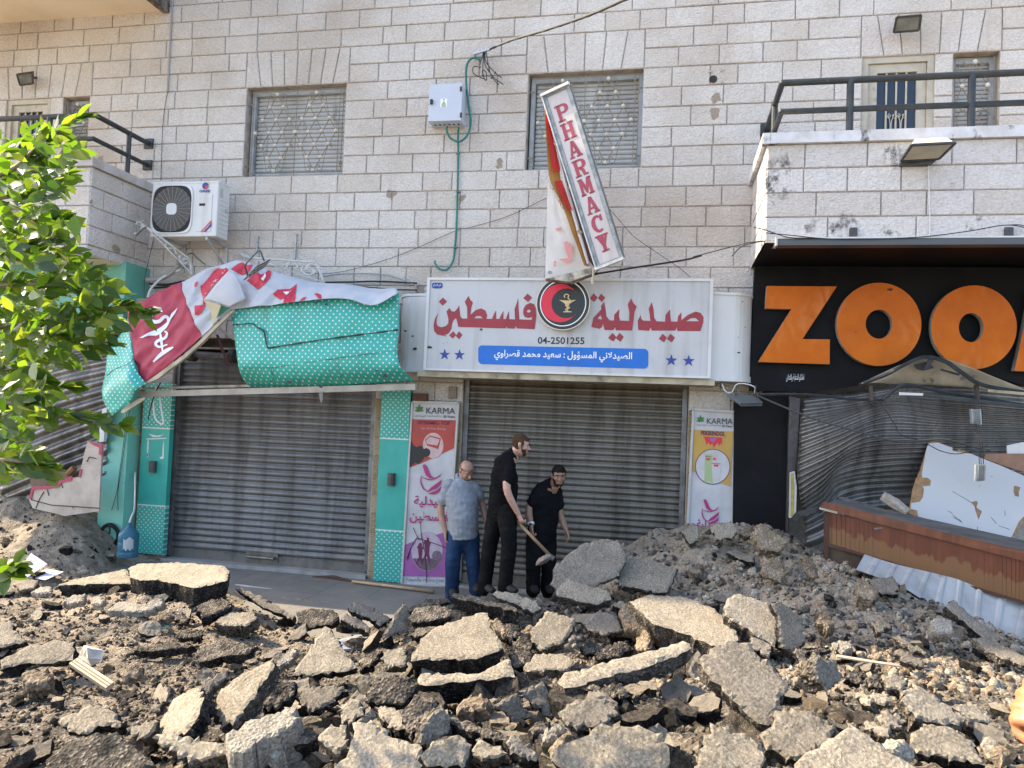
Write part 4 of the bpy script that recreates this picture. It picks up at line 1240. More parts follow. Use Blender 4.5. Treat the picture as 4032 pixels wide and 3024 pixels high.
crushed([[(790,925),(1100,890),(1400,850),(1800,848),(2260,870)],[(775,1030),(1150,975),(1400,925),(1800,945),(2260,985)],[(765,1130),(1000,1062),(1330,968),(1700,1000),(2260,1035)],[(760,1240),(1000,1150),(1350,1025),(1700,1055),(2260,1080)],[(752,1330),(1000,1222),(1270,1110),(1700,1118),(2260,1130)],[(750,1420),(950,1330),(1200,1195),(1600,1180),(2260,1168)],[(760,1500),(920,1400),(1150,1262),(1600,1230),(2260,1215)],[(770,1570),(900,1480),(1100,1330),(1550,1290),(2260,1280)],[(782,1620),(900,1540),(1030,1430),(1450,1370),(2260,1350)],[(790,1680),(920,1600),(1040,1480),(1400,1440),(2260,1430)],[(800,1760),(930,1690),(1060,1570),(1400,1520),(2260,1510)],[(800,1900),(930,1850),(1080,1700),(1400,1640),(2260,1620)]],'6',lambda u,v:-.12-.42*math.sin(math.pi*min(1,v*1.1))*math.sin(math.pi*min(1,.15+u)),2,.022,'crushed_shutter','crushed and folded corrugated shutter under the orange letters',9)
# ZOOM shop
M_ZBLK=mat('fascia_black',(.005,.005,.006),.62,(.008,.008,.009),2,c3=(.014,.013,.014),scale3=3,lo3=.55,hi3=.8)
def orange():
 m=bpy.data.materials.new('orange_acrylic')
 n,b=nodes(m)
 tc=N(n,'ShaderNodeTexCoord').outputs['Object']
 k=ramp(n,tex(n,3,6,.65,tc),[(.35,(.58,.14,.006)),(.7,(.47,.10,.004))])
 wv=N(n,'ShaderNodeTexWave');wv.inputs['Scale'].default_value=2.5;wv.inputs['Distortion'].default_value=14;wv.inputs['Detail'].default_value=4;LK(n,tc,wv.inputs[0])
 sel=ramp(n,tex(n,1.6,3,.5,tc),[(.5,0),(.62,.22)])
 mu=N(n,'ShaderNodeMath',operation='MULTIPLY');LK(n,wv.outputs['Fac'],mu.inputs[0]);LK(n,sel,mu.inputs[1])
 k=mixc(n,mu.outputs[0],k,(.75,.36,.14))
 LK(n,k,b.inputs['Base Color']);b.inputs['Roughness'].default_value=.33
 return m
M_ORG=orange()
for a in(M_ORG,M_ZBLK):a.node_tree.nodes['Principled BSDF'].inputs['Specular IOR Level'].default_value=.15
M_GREYS=mat('letter_side',(.30,.29,.28),.5,(.22,.21,.2),8)
YZ=-.22
zf=thing('zoom_fascia','black shop fascia with big orange ZOOM letters, torn along its lower edge','shop sign',V('6',1200,890,YZ))
m=MB()
m.prism(VV('6',[(478,75),(3300,95),(3300,880),(2500,870),(2212,850),(1900,742),(1650,652),(1570,652),(1440,735),(1150,832),(1140,850),(870,890),(445,882)],YZ),(0,.12,0));m.build('fascia_panel',M_ZBLK,zf)
def zletter(face,holes=()):
 m=MB();m.prism(face,(0,.006,0),0,holes);a=m
 a.prism([p+Vector((0,.0062,0)) for p in face],(0,.085,0),1,[[p+Vector((0,.0062,0)) for p in h] for h in holes])
 return a.build('letter',[M_ORG,M_GREYS],zf)
YL=YZ-.11
zletter(VV('6',[(555,206),(1006,209),(785,548),(961,550),(960,710),(500,695),(714,355),(545,351)],YL))
zletter(VV('6',ell(1278,453,273,268,56),YL),[VV('6',ell(1278,452,86,94,36),YL)])
zletter(VV('6',ell(1890,472,276,270,56),YL-.02),[VV('6',ell(1872,474,80,94,36),YL-.02)])
zletter(VV('6',[(2260,235),(2440,240),(2540,480),(2640,245),(2820,250),(2900,770),(2730,765),(2690,520),(2580,765),(2490,765),(2385,520),(2330,762),(2150,752),(2180,620)],YL))
m=MB();text(m,'امانكو للدعاية والاعلان',V('6',680,822,YZ),V('6',794,822,YZ),h=.09,ar=True);m.build('small_text',M_WHITE,zf)
for i,(x,y,r) in enumerate(((1352,230,.03),(1128,503,.012))):
 m=MB();hole(m,V('6',x,y,YL-.004),r,i+80);m.build('bullet_hole',mat('scorch',(.08,.02,.01),.6),zf)
m=MB();m.box(RX+.02,7,-1.38,-.03,RZB-.03,RZB-.004);o=m.build('balcony_lining',M_ZBLK);tag(o,'gloss black soffit lining under the right balcony above the orange letters','soffit')
lc=thing('light_channel','long white edged metal channel under the front of the right balcony','light channel',V('3',1400,1560,-1.43))
zc_=V('3',1200,1556,-1.43).z
m=MB();m.box(RX+.12,7,-1.44,-1.40,zc_-.035,zc_+.03);m.box(RX+.12,7,-1.40,-1.30,zc_-.035,zc_-.02);m.build('channel',mat('channel_grey',(.07,.075,.08),.4),lc)
m=MB();m.box(RX+.12,7,-1.446,-1.40,zc_+.03,zc_+.045);m.box(RX+.1,RX+.12,-1.45,-1.3,zc_-.04,zc_+.05);m.build('rim',M_SIGNF,lc)
m=MB();m.bar(V('3',615,1570,-1.4),V('3',545,1645,-.5),.02,.02);o=m.build('support_rod',M_GUIDE);tag(o,'thin grey rod bracing the light channel back to the fascia','rod')
for x in(1112,2113):
 p=V('3',x,1500,-1.42);m=MB();m.box(p.x-.035,p.x+.035,-1.44,-1.405,p.z-.05,p.z+.05);o=m.build('hanger_plate',M_SCONCE);tag(o,'small dark hanger plate fixed on the balcony face %s'%('below the floodlight, left one' if x<1500 else 'at the right edge holding wires'),'bracket')
m=MB();m.prism(VV('6',[(345,905),(705,905),(690,2100),(330,2100)],-.12),(0,.1,0));o=m.build('black_pier',M_ZBLK);tag(o,'glossy black cladding pier between the yellow poster and the crushed shutter','pier')
m=MB();m.prism(VV('6',[(700,920),(770,930),(745,1400),(700,1420),(690,1800),(680,1800)],-.2),(0,.08,0));m.bar(V('6',712,940,-.24),V('6',704,1110,-.24),.02,.03);o=m.build('door_jamb',M_SCONCE);tag(o,'dark broken door jamb beside the crushed shutter','jamb')
m=MB();m.prism(VV('6',[(705,1410),(735,1400),(748,1500),(742,1700),(700,1700)],-.26),(0,.05,0));m.prism(VV('6',[(708,1415),(726,1412),(734,1500),(730,1690),(708,1690)],-.262),(0,.002,0),1);o=m.build('yellow_strip',[M_COLW,mat('yellow_tape',(.5,.36,.03),.5,(.3,.25,.1),14)]);tag(o,'short torn yellow and white edging strip standing by the black pier','strip')
cc=thing('torn_canopy','buckled beige and black metal canopy folded up in front of the second O','canopy',V('6',1600,860,-.6))
G=quadgrid([[('6',1155,838,-.45),('6',1300,765,-.52),('6',1440,705,-.58),('6',1570,655,-.6),('6',1680,668,-.6),('6',1900,742,-.6),('6',2260,890,-.55)],[('6',1250,832,-.5),('6',1370,790,-.5),('6',1480,760,-.5),('6',1590,730,-.5),('6',1700,740,-.52),('6',1880,790,-.55),('6',2260,905,-.55)],[('6',1330,838,-.45),('6',1420,840,-.42),('6',1500,842,-.42),('6',1600,845,-.42),('6',1700,850,-.45),('6',1880,865,-.5),('6',2260,925,-.5)]],40,6,.015,31)
sheet(G,'canopy_sheet',mat('canopy_beige',(.34,.29,.21),.6,(.24,.2,.14),4,c3=(.05,.04,.035),scale3=5,lo3=.62,hi3=.7),cc,.004)
m=MB();m.tube(spline([V('6',1180,832,-.62),V('6',1330,775,-.66),V('6',1450,710,-.7),V('6',1570,665,-.7),V('6',1700,690,-.7),V('6',1820,770,-.7),V('6',1950,845,-.66),V('6',2260,900,-.6)],6),.022,6);m.build('bent_rib',M_RAIL,cc)
m=MB();m.prism(VV('6',[(1505,712),(1600,690),(1632,735),(1560,752),(1520,740)],-.62),(0,.02,0));m.prism(VV('6',[(1600,668),(1640,668),(1600,735),(1568,745)],-.7),(0,.02,0));m.bar(V('6',1675,745,-.62),V('6',1795,778,-.62),.02,.02);m.build('torn_flap',M_INK,cc)
m=MB();m.tube(spline(VV('6',[(500,905),(800,905),(1100,935),(1300,940)],-.5),4),.016,6);m.tube(spline(VV('6',[(1300,940),(1400,860),(1480,845),(1700,890),(1950,930),(2260,985)],-.6),4),.022,6);m.build('frame_tube',M_RAIL,cc)
for x,y in((1222,850),(1905,840)):
 m=MB();m.bar(V('6',x,y,-.6),V('6',x+8,y+95,-.6),.05,.03);m.build('hanger',mat('rusty_hanger',(.07,.045,.03),.7),cc)
m=MB();m.bar(V('6',1410,900,-.68),V('6',1560,905,-.68),.03,.028);m.build('paint_strip',M_COLW,cc)
m=MB();m.bar(V('6',1560,905,-.68),V('6',2260,985,-.64),.04,.03);m.build('frame_bar',M_RAIL,cc)
m=MB();m.bar(V('6',1980,880,-.66),V('6',2260,905,-.66),.02,.03);m.build('cream_bar',M_TRIM,cc)
# debris of the right shop
M_BOARD=bpy.data.materials.new('white_board')
_n,_b=nodes(M_BOARD)
_k=mixc(_n,ramp(_n,tex(_n,6,8,.7),[(.62,0),(.7,.5)]),(.42,.425,.43),(.26,.24,.22))
LK(_n,_k,_b.inputs['Base Color']);_b.inputs['Roughness'].default_value=.5
M_CHIP=mat('chipboard',(.28,.17,.085),.85,(.2,.12,.06),22,bs=.5,bscale=120)
wb=thing('broken_board','large white broken panel with bare chipboard edges leaning behind the wooden counter','board',V('D',950,850,-.75))
out_=[(737,348),(758,342),(785,345),(830,362),(862,372),(864,388),(890,395),(892,380),(960,405),(1020,430),(1110,465),(1260,530),(1260,730),(1215,770),(1200,815),(1160,850),(920,792),(800,765),(672,735),(630,712),(636,690),(645,650),(652,600),(668,545),(690,500)]
tilt=lambda y:-.45-.0007*(y-340)
m=MB();m.prism([V('D',x,y,tilt(y)) for x,y in out_],(0,.022,0));m.build('chipboard',M_CHIP,wb)
wh=[(737,352),(785,348),(830,364),(858,374),(860,390),(888,396),(960,407),(1020,432),(1110,467),(1260,534),(1260,700),(1205,760),(1168,838),(1155,846),(920,788),(800,762),(682,732),(676,700),(642,692),(646,662),(690,655),(706,632),(712,590),(706,575),(745,572),(748,545),(730,530),(704,530),(700,510),(720,400),(728,368)]
hl=[[(1180,572),(1198,575),(1214,580),(1205,605),(1206,630),(1184,625),(1177,600)],[(955,658),(985,650),(992,660),(985,685),(1014,705),(996,750),(978,700),(975,680)]]
m=MB();m.prism([V('D',x,y,tilt(y)-.003) for x,y in wh],(0,.0025,0),holes=[[V('D',x,y,tilt(y)-.003) for x,y in h] for h in hl]);m.build('white_face',M_BOARD,wb)
m=MB()
for pts in([(836,703),(860,715)],[(860,722),(912,765),(870,740)],[(1060,735),(1090,770)],[(1132,700),(1134,728)],[(990,785),(990,806)],[(860,600),(960,660)],[(860,735),(885,742),(905,755)],[(1100,780),(1160,800)],[(1060,520),(1068,526)]):
 m.tube([V('D',x,y,tilt(y)-.004) for x,y in pts],.002,4)
m.build('scratch',M_INK,wb)
m=MB();m.prism(VV('D',[(1030,408),(1060,405),(1260,405),(1260,510),(1110,462),(1025,430)],-.42),(0,.03,0));o=m.build('red_panel',mat('peeling_red_brown',(.30,.17,.11),.7,(.22,.12,.08),6,c3=(.09,.035,.02),scale3=7,lo3=.6,hi3=.66));tag(o,'peeling red brown panel behind the top of the white broken board','panel')
m=MB();m.prism(VV('D',[(1145,362),(1225,345),(1260,350),(1260,410),(1145,405)],-.38),(0,.02,0));o=m.build('torn_sheet',M_COLW);tag(o,'torn white sheet above the red brown panel at the right edge','sheet')
def wood(name,a,b_,pale=None,zsplit=None):
 m=bpy.data.materials.new(name)
 n,b=nodes(m)
 tc=N(n,'ShaderNodeTexCoord').outputs['Object']
 k=ramp(n,tex(n,1,6,.6,tc,(14,14,1.2)),[(.35,a),(.7,b_)])
 k=mixc(n,ramp(n,tex(n,3,7,.7,tc),[(.55,0),(.72,.6)]),k,[x*.45 for x in a])
 if pale:
  sp=N(n,'ShaderNodeAttribute',attribute_name='low');
  ad=N(n,'ShaderNodeMath',operation='ADD');LK(n,sp.outputs['Fac'],ad.inputs[0]);LK(n,tex(n,5,6,.65,tc,(2,1,.4)),ad.inputs[1])
  k=mixc(n,ramp(n,ad.outputs[0],[(.95,0),(1.05,.75)]),k,pale)
 LK(n,k,b.inputs['Base Color']);b.inputs['Roughness'].default_value=.5
 return m
M_WOODF=wood('red_brown_boards',(.155,.042,.014),(.10,.026,.009),(.20,.10,.038))
M_WOODT=wood('worn_top_rail',(.19,.06,.022),(.10,.032,.014))
M_WOODG=mat('grey_weathered_wood',(.10,.095,.09),.7,(.06,.055,.05),3,stretch=(.6,3,6),bs=.3)
ct=thing('wooden_counter','fallen red brown wooden counter front with vertical boards and dark weathered top','counter',V('9',1600,560,-1.5))
yc=lambda x:-1.25-.00025*(x-945)
m=MB();low=[]
top=lambda x:5+(322-5)*(x-945)/(2212-945)
bot=lambda x:225+(590-225)*(x-945)/(2212-945)
x=945.0;rr=random.Random(5)
while x<2420:
 w_=29+rr.uniform(-2,2)
 y0,y1=yc(x),yc(x+w_)
 d=rr.uniform(0,.004)
 A=[V('9',x+1.2,top(x),y0-d),V('9',x+w_-1.2,top(x+w_),y1-d),V('9',x+w_-1.2,bot(x+w_),y1-d),V('9',x+1.2,bot(x),y0-d)]
 k=len(m.v)
 m.prism(A,(0,.018,0))
 low+=[0,0,1,1,0,0,1,1]
 x+=w_
m.quad(V('9',945,top(945),yc(945)+.006),V('9',2420,top(2420),yc(2420)+.006),V('9',2420,bot(2420),yc(2420)+.006),V('9',945,bot(945),yc(945)+.006));low+=[0,0,1,1]
o=m.build('front_boards',M_WOODF,ct)
at=o.data.attributes.new('low','FLOAT','POINT');at.data.foreach_set('value',low)
m=MB()
m.prism([V('9',a,b,yc(a)-.03) for a,b in((922,-56),(1331,43),(1665,133),(2212,262),(2420,312),(2420,380),(2212,327),(1660,184),(916,-8))],(0,.05,0));m.build('top_rail',M_WOODT,ct)
m=MB();m.quad(V('9',950,-48,yc(950)-.02),V('9',2420,311,yc(2420)-.02),V('9',2420,238,yc(2420)+.26),V('9',1010,-76,yc(1010)+.26));m.build('counter_top',M_WOODG,ct)
m=MB();m.bar(V('9',938,215,yc(938)-.01),V('9',2420,655,yc(2420)-.01),.03,.025);m.bar(V('9',938,20,yc(938)),V('9',935,480,yc(938)),.04,.04);m.build('rail',mat('dark_brown_rail',(.07,.025,.012),.6),ct)
m=MB();m.prism([V('9',a,b,yc(a)+.02) for a,b in((950,235),(1200,300),(1300,420),(950,420))],(0,.02,0));m.build('lower_boards',mat('stained_boards',(.10,.06,.035),.7,(.06,.035,.02),5),ct)
m=MB();m.bar(V('D',450,795,-1.32),V('D',522,783,-1.30),.06,.015);o=m.build('wood_scrap',mat('grey_scrap',(.2,.17,.14),.8));tag(o,'small grey wood scrap stuck on the red brown counter front','wood scrap')
def ribbed(pts_t,pts_b,ya,yb,n,name,label,m_):
 a=spline([Vector((*q('9',x,y),0)) for x,y in pts_t],14);b=spline([Vector((*q('9',x,y),0)) for x,y in pts_b],14)
 N_=len(a)-1
 G=[]
 for i in range(n+1):
  t=i/n*N_;j=min(int(t),N_-1)
  pa,pb=a[j].lerp(a[j+1],t-j),b[j].lerp(b[j+1],t-j)
  ph=(i%8)
  rise=[0,0,0,0,0,.022,.022,0][ph]
  G.append([W(pa.lerp(pb,s).x,pa.lerp(pb,s).y,ya+(yb-ya)*s-rise+.025*noise.noise((i*.15,s*2,3))) for s in(0,.25,.5,.75,1)])
 o=MB().grid(G).build(name,m_);o.modifiers.new('t','SOLIDIFY').thickness=.003
 tag(o,label,'sheet metal');return o
ribbed([(1185,282),(1360,338),(1510,375),(1660,410),(1810,452),(1990,530),(2212,600),(2420,660)],[(1130,380),(1300,440),(1440,500),(1600,600),(1780,690),(1960,790),(2150,850),(2420,930)],-1.50,-1.85,80,'ribbed_sheet','bent white ribbed metal sheet leaning below the wooden counter',mat('dirty_white_metal',(.36,.365,.36),.55,(.28,.275,.265),3,c3=(.16,.13,.11),scale3=6,lo3=.62,hi3=.74))
m=MB();m.bar(V('D',30,750,-1.0),V('D',60,715,-1.0),.05,.05);m.bar(V('D',60,718,-1.0),V('D',172,690,-1.05),.06,.05);m.box(*[f for pair in zip(V('D',152,712,-1.1),V('D',172,688,-1.0)) for f in sorted(pair)][:6]);o=m.build('bent_bracket',M_RAIL);tag(o,'bent black bracket arm sticking out left of the wooden counter','bracket')
m=MB();m.tube([V('D',495,625,-1.0),V('D',560,665,-1.05),V('D',625,710,-1.1)],[.05,.06,.045],8);o=m.build('concrete_rod',mat('rough_concrete',(.3,.27,.23),.9,(.2,.18,.15),20,bs=.6));tag(o,'broken grey concrete rod lying on the dark counter top','rubble')
m=MB();m.prism(VV('D',[(270,640),(300,645),(560,720),(640,745),(400,700)],-1.05),(0,.05,.02));o=m.build('dark_plank',M_WOODG);tag(o,'dark splintered plank behind the left end of the counter rail','plank')
m=MB();m.bar(V('D',172,690,-1.32),V('D',256,712,-1.3),.05,.02);o=m.build('wood_scrap',M_TRIM);tag(o,'pale wood stub on the left end of the counter rail','wood scrap')
# ground
CPX=[(730,2300,-2.0,0),(300,2345,-2.2,0),(450,2200,-.5,0),(100,2080,-.8,0),(0,1960,-.5,0),(378,2110,-.6,0),(240,2020,-.6,0),(50,2250,-1.8,0),(100,2400,-2.8,0),(1000,2440,-2.5,0),(1350,2550,-3.2,-.04),(2000,2352,-2.35,0),(1650,2400,-2.5,0),(2500,2250,-1.2,0),(2350,2160,-.5,-.1),(2700,2090,-.5,0),(2870,2062,-.5,0),(3050,2080,-.6,0),(3200,2200,-1.0,0),(2900,2350,-1.9,0),(3290,2210,-1.45,0),(3400,2282,-1.75,0),(3560,2345,-1.95,0),(3760,2445,-2.1,0),(3950,2545,-2.3,0),(3400,2500,-3,0),(3600,2700,-4.2,0),(0,2600,-4.6,0),(700,2600,-4.2,0),(1400,2700,-4.7,0),(2100,2700,-4.7,0),(2800,2700,-4.6,0),(0,3024,-6.6,0),(1000,3024,-6.6,0),(2000,3024,-6.6,0),(3000,3024,-6.5,0),(4032,3024,-6.2,0),(2300,2480,-3.1,-.1),(700,2420,-3.0,0),(2420,2610,-3.9,-.16)]
CP=[tuple(W(a,b,c)+Vector((0,0,d))) for a,b,c,d in CPX]
CP+=[(x,y,-.06) for x in(-6.4,-5.4,-4.4,-3.2,-2.2,-1.5) for y in(-.1,-.8)]+[(-4.4,-1.4,-.05),(-3.4,-1.6,-.06),(-2.6,-1.7,-.05),(-1.9,-1.5,-.03)]
CP+=[(-9,-7,.4),(-9,-3,.2),(-10,-1,.5),(4.5,-7,.9),(4.5,-3,.4),(4.2,-.6,.45),(2.2,-.3,.6),(0,-9,.8),(-3,-9,.6),(3,-9,.9),(-6,-9,.4)]
CPa=np.array(CP)
def _phi(r2):
 return np.where(r2>1e-12,.5*r2*np.log(np.maximum(r2,1e-12)),0)
_NC=len(CPa)
_K=_phi(((CPa[:,None,:2]-CPa[None,:,:2])**2).sum(-1))+.02*np.eye(_NC)
_P=np.hstack([np.ones((_NC,1)),CPa[:,:2]])
_A=np.zeros((_NC+3,_NC+3));_A[:_NC,:_NC]=_K;_A[:_NC,_NC:]=_P;_A[_NC:,:_NC]=_P.T
_S=np.linalg.solve(_A,np.concatenate([CPa[:,2],np.zeros(3)]))
def hbase(x,y):
 x,y=np.asarray(x,float),np.asarray(y,float)
 s=x.shape
 q_=np.stack([x.ravel(),y.ravel()],1)
 out=np.empty(len(q_))
 for i in range(0,len(q_),20000):
  c=q_[i:i+20000]
  out[i:i+20000]=_phi(((c[:,None,:]-CPa[None,:,:2])**2).sum(-1))@_S[:_NC]+_S[_NC]+c@_S[_NC+1:]
 return np.clip(out.reshape(s),-.12,1.6)
def rough(x,y):
 """0 on the swept pavement by the shops, 1 on the heap"""
 inside=(-6.6<x<-1.2)
 e=max(0,min(1,(-1.35-y)/.5)) if inside else 1
 return e
def hfine(x,y):
 p=Vector((x,y,3.3))
 a=(noise.noise(p*3.1)*.09+noise.noise(p*8)*.05 if x>-.8 and y>-2.6 else 0)+noise.noise(p*1.9)*.06+noise.noise(p*5.3)*.035+noise.noise(p*13)*.02+abs(noise.noise(p*27))*.018
 return(a-.045)*rough(x,y)
def hit(px,py):
 d=ray(px,py)
 ts=np.linspace(1.6,10.5,400)/d.y
 X_,Y_,Z_=CAM[0]+d.x*ts,CAM[1]+d.y*ts,CAM[2]+d.z*ts
 g=Z_-hbase(X_,Y_)
 i=np.argmax(g<0)
 if g[i]>=0:i=len(ts)-1
 return Vector((X_[i],Y_[i],Z_[i]))
def rubble_mat(name,dark,mid,light,sc,speck=.5,bstr=.8,spsize=60,bdist=.012,vor=True,rim=None):
 m=bpy.data.materials.new(name)
 n,b=nodes(m)
 tc=N(n,'ShaderNodeTexCoord').outputs['Object']
 k=ramp(n,tex(n,sc,8,.68,tc),[(.33,dark),(.5,mid),(.68,light)])
 vo=N(n,'ShaderNodeTexVoronoi');vo.inputs['Scale'].default_value=spsize;LK(n,tc,vo.inputs[0])
 oi=N(n,'ShaderNodeObjectInfo')
 k=mixc(n,1.0,k,ramp(n,oi.outputs['Random'],[(0,.72),(1,1.12)]),'MULTIPLY')
 k=mixc(n,ramp(n,tex(n,2.3,5,.6,tc),[(.52,0),(.72,.55)]),k,dark)
 sp=ramp(n,vo.outputs['Color'],[(.62,0),(.8,speck)])
 k=mixc(n,sp,k,[min(.6,x*1.5+.08) for x in light])
 gr=ramp(n,tex(n,75,4,.75,tc),[(.34,.5),(.5,.95),(.66,1.45)])
 k=mixc(n,1.0,k,gr,'MULTIPLY')
 if rim:
  at=N(n,'ShaderNodeAttribute',attribute_name='rim')
  s_=N(n,'ShaderNodeMath',operation='ADD');LK(n,at.outputs['Fac'],s_.inputs[0]);LK(n,tex(n,26,6,.75,tc),s_.inputs[1])
  k=mixc(n,ramp(n,s_.outputs[0],[(1.02,0),(1.12,1)]),k,rim)
 LK(n,k,b.inputs['Base Color'])
 b.inputs['Roughness'].default_value=.92;b.inputs['Specular IOR Level'].default_value=.15
 if vor:
  ad=N(n,'ShaderNodeMath',operation='ADD');LK(n,tex(n,55,6,.7,tc),ad.inputs[0]);LK(n,vo.outputs['Distance'],ad.inputs[1]);hh=ad.outputs[0]
 else:hh=tex(n,85,8,.75,tc)
 bump(n,b,hh,bstr,bdist)
 return m
M_DIRT2=rubble_mat('broken_dirt',(.024,.0215,.0185),(.105,.09,.072),(.24,.20,.153),1.6,.35,.9,55)
_n,_b=M_DIRT2.node_tree,M_DIRT2.node_tree.nodes['Principled BSDF']
_l=_b.inputs['Base Color'].links[0].from_socket
_at=N(_n,'ShaderNodeAttribute',attribute_name='soil')
_so=ramp(_n,tex(_n,7,8,.7),[(.3,(.13,.105,.075)),(.5,(.26,.212,.158)),(.72,(.38,.315,.24))])
LK(_n,mixc(_n,_at.outputs['Fac'],_l,_so),_b.inputs['Base Color'])
M_TOPT=rubble_mat('worn_asphalt_top',(.205,.175,.132),(.27,.232,.178),(.325,.282,.22),4,.2,1.0,110,.009,False,(.03,.026,.022))
M_TOPG=rubble_mat('grey_asphalt_top',(.13,.112,.09),(.19,.164,.132),(.245,.21,.168),4,.16,.9,120,.008,False,(.03,.026,.022))
M_SIDE=rubble_mat('black_asphalt_break',(.008,.0075,.007),(.017,.0155,.014),(.075,.062,.05),9,.25,1.0,80)
M_MIXA=rubble_mat('dusty_asphalt',(.02,.0185,.0165),(.085,.073,.06),(.23,.19,.145),5,.3,1.0,70)
M_CONC=rubble_mat('pale_concrete',(.22,.195,.16),(.28,.25,.205),(.33,.295,.25),5,.15,.6,70)
M_BROCK=rubble_mat('brown_rock',(.13,.098,.065),(.205,.158,.11),(.29,.23,.165),6,.25,1.0,40)
nx,ny=470,250
xs=np.linspace(-9.4,4.7,nx);ys=np.linspace(-7.6,-.02,ny)
XX,YY=np.meshgrid(xs,ys,indexing='ij')
ZZ=hbase(XX,YY)
for i in range(nx):
 for j in range(ny):
  ZZ[i,j]+=hfine(xs[i],ys[j])
me=bpy.data.meshes.new('rubble_ground')
co=np.stack([XX,YY,ZZ],-1).reshape(-1,3)
idx=np.arange(nx*ny).reshape(nx,ny)
fa=np.stack([idx[:-1,:-1],idx[1:,:-1],idx[1:,1:],idx[:-1,1:]],-1).reshape(-1,4)
me.from_pydata(co.tolist(),[],fa.tolist())
me.materials.append(M_DIRT2)
at=me.attributes.new('soil','FLOAT','POINT')
sv_=np.array([max(0,min(1,(max(min((a+1.0)/.6,(b+4.6)/1.2),.75*min((-2.6-a)/1.2,(b+6.5)/3),.9*min(1,(b--9) if a<-6.8 else 0))+.9*noise.noise((a*1.3,b*1.3,2))))) for a,b in zip(XX.ravel(),YY.ravel())])
at.data.foreach_set('value',sv_)
o=link('rubble_ground',me);tag(o,kind='structure')
m=MB()
xs2=np.linspace(-60,60,61);ys2=np.linspace(-70,0,36)
m.grid([[(x,y,-.16+(.0 if(-10<x<5 and y>-8) else .25)) for y in ys2] for x in xs2])
o=m.build('street_ground',rubble_mat('street_dust',(.2,.175,.145),(.27,.235,.19),(.33,.285,.23),.8,.2,.4,20));tag(o,kind='structure')
M_TILE=bpy.data.materials.new('pavement_tiles')
_n,_b=nodes(M_TILE)
_tc=N(_n,'ShaderNodeTexCoord').outputs['Object']
_br=N(_n,'ShaderNodeTexBrick');_br.offset=0;_br.inputs['Scale'].default_value=1.0;_br.inputs['Brick Width'].default_value=.62;_br.inputs['Row Height'].default_value=.62;_br.inputs['Mortar Size'].default_value=.005
_br.inputs['Color1'].default_value=(.17,.155,.14,1);_br.inputs['Color2'].default_value=(.15,.14,.125,1);_br.inputs['Mortar'].default_value=(.08,.075,.07,1)
LK(_n,_tc,_br.inputs[0])
_k=mixc(_n,ramp(_n,tex(_n,3,8,.7,_tc),[(.45,0),(.7,.7)]),_br.outputs[0],(.24,.21,.17))
LK(_n,_k,_b.inputs['Base Color']);_b.inputs['Roughness'].default_value=.8
m=MB();m.box(-7.2,.4,-3.2,-.02,-.2,-.0);o=m.build('pavement',M_TILE);tag(o,kind='structure')
m=MB();m.box(SH_L[0],SH_L[1],-.06,.3,-.0,.05);m.box(SH_P[0],SH_P[1],-.05,.3,.0,.03);o=m.build('door_sill',mat('sill_stone',(.33,.31,.28),.7,(.25,.23,.2),5));tag(o,kind='structure')
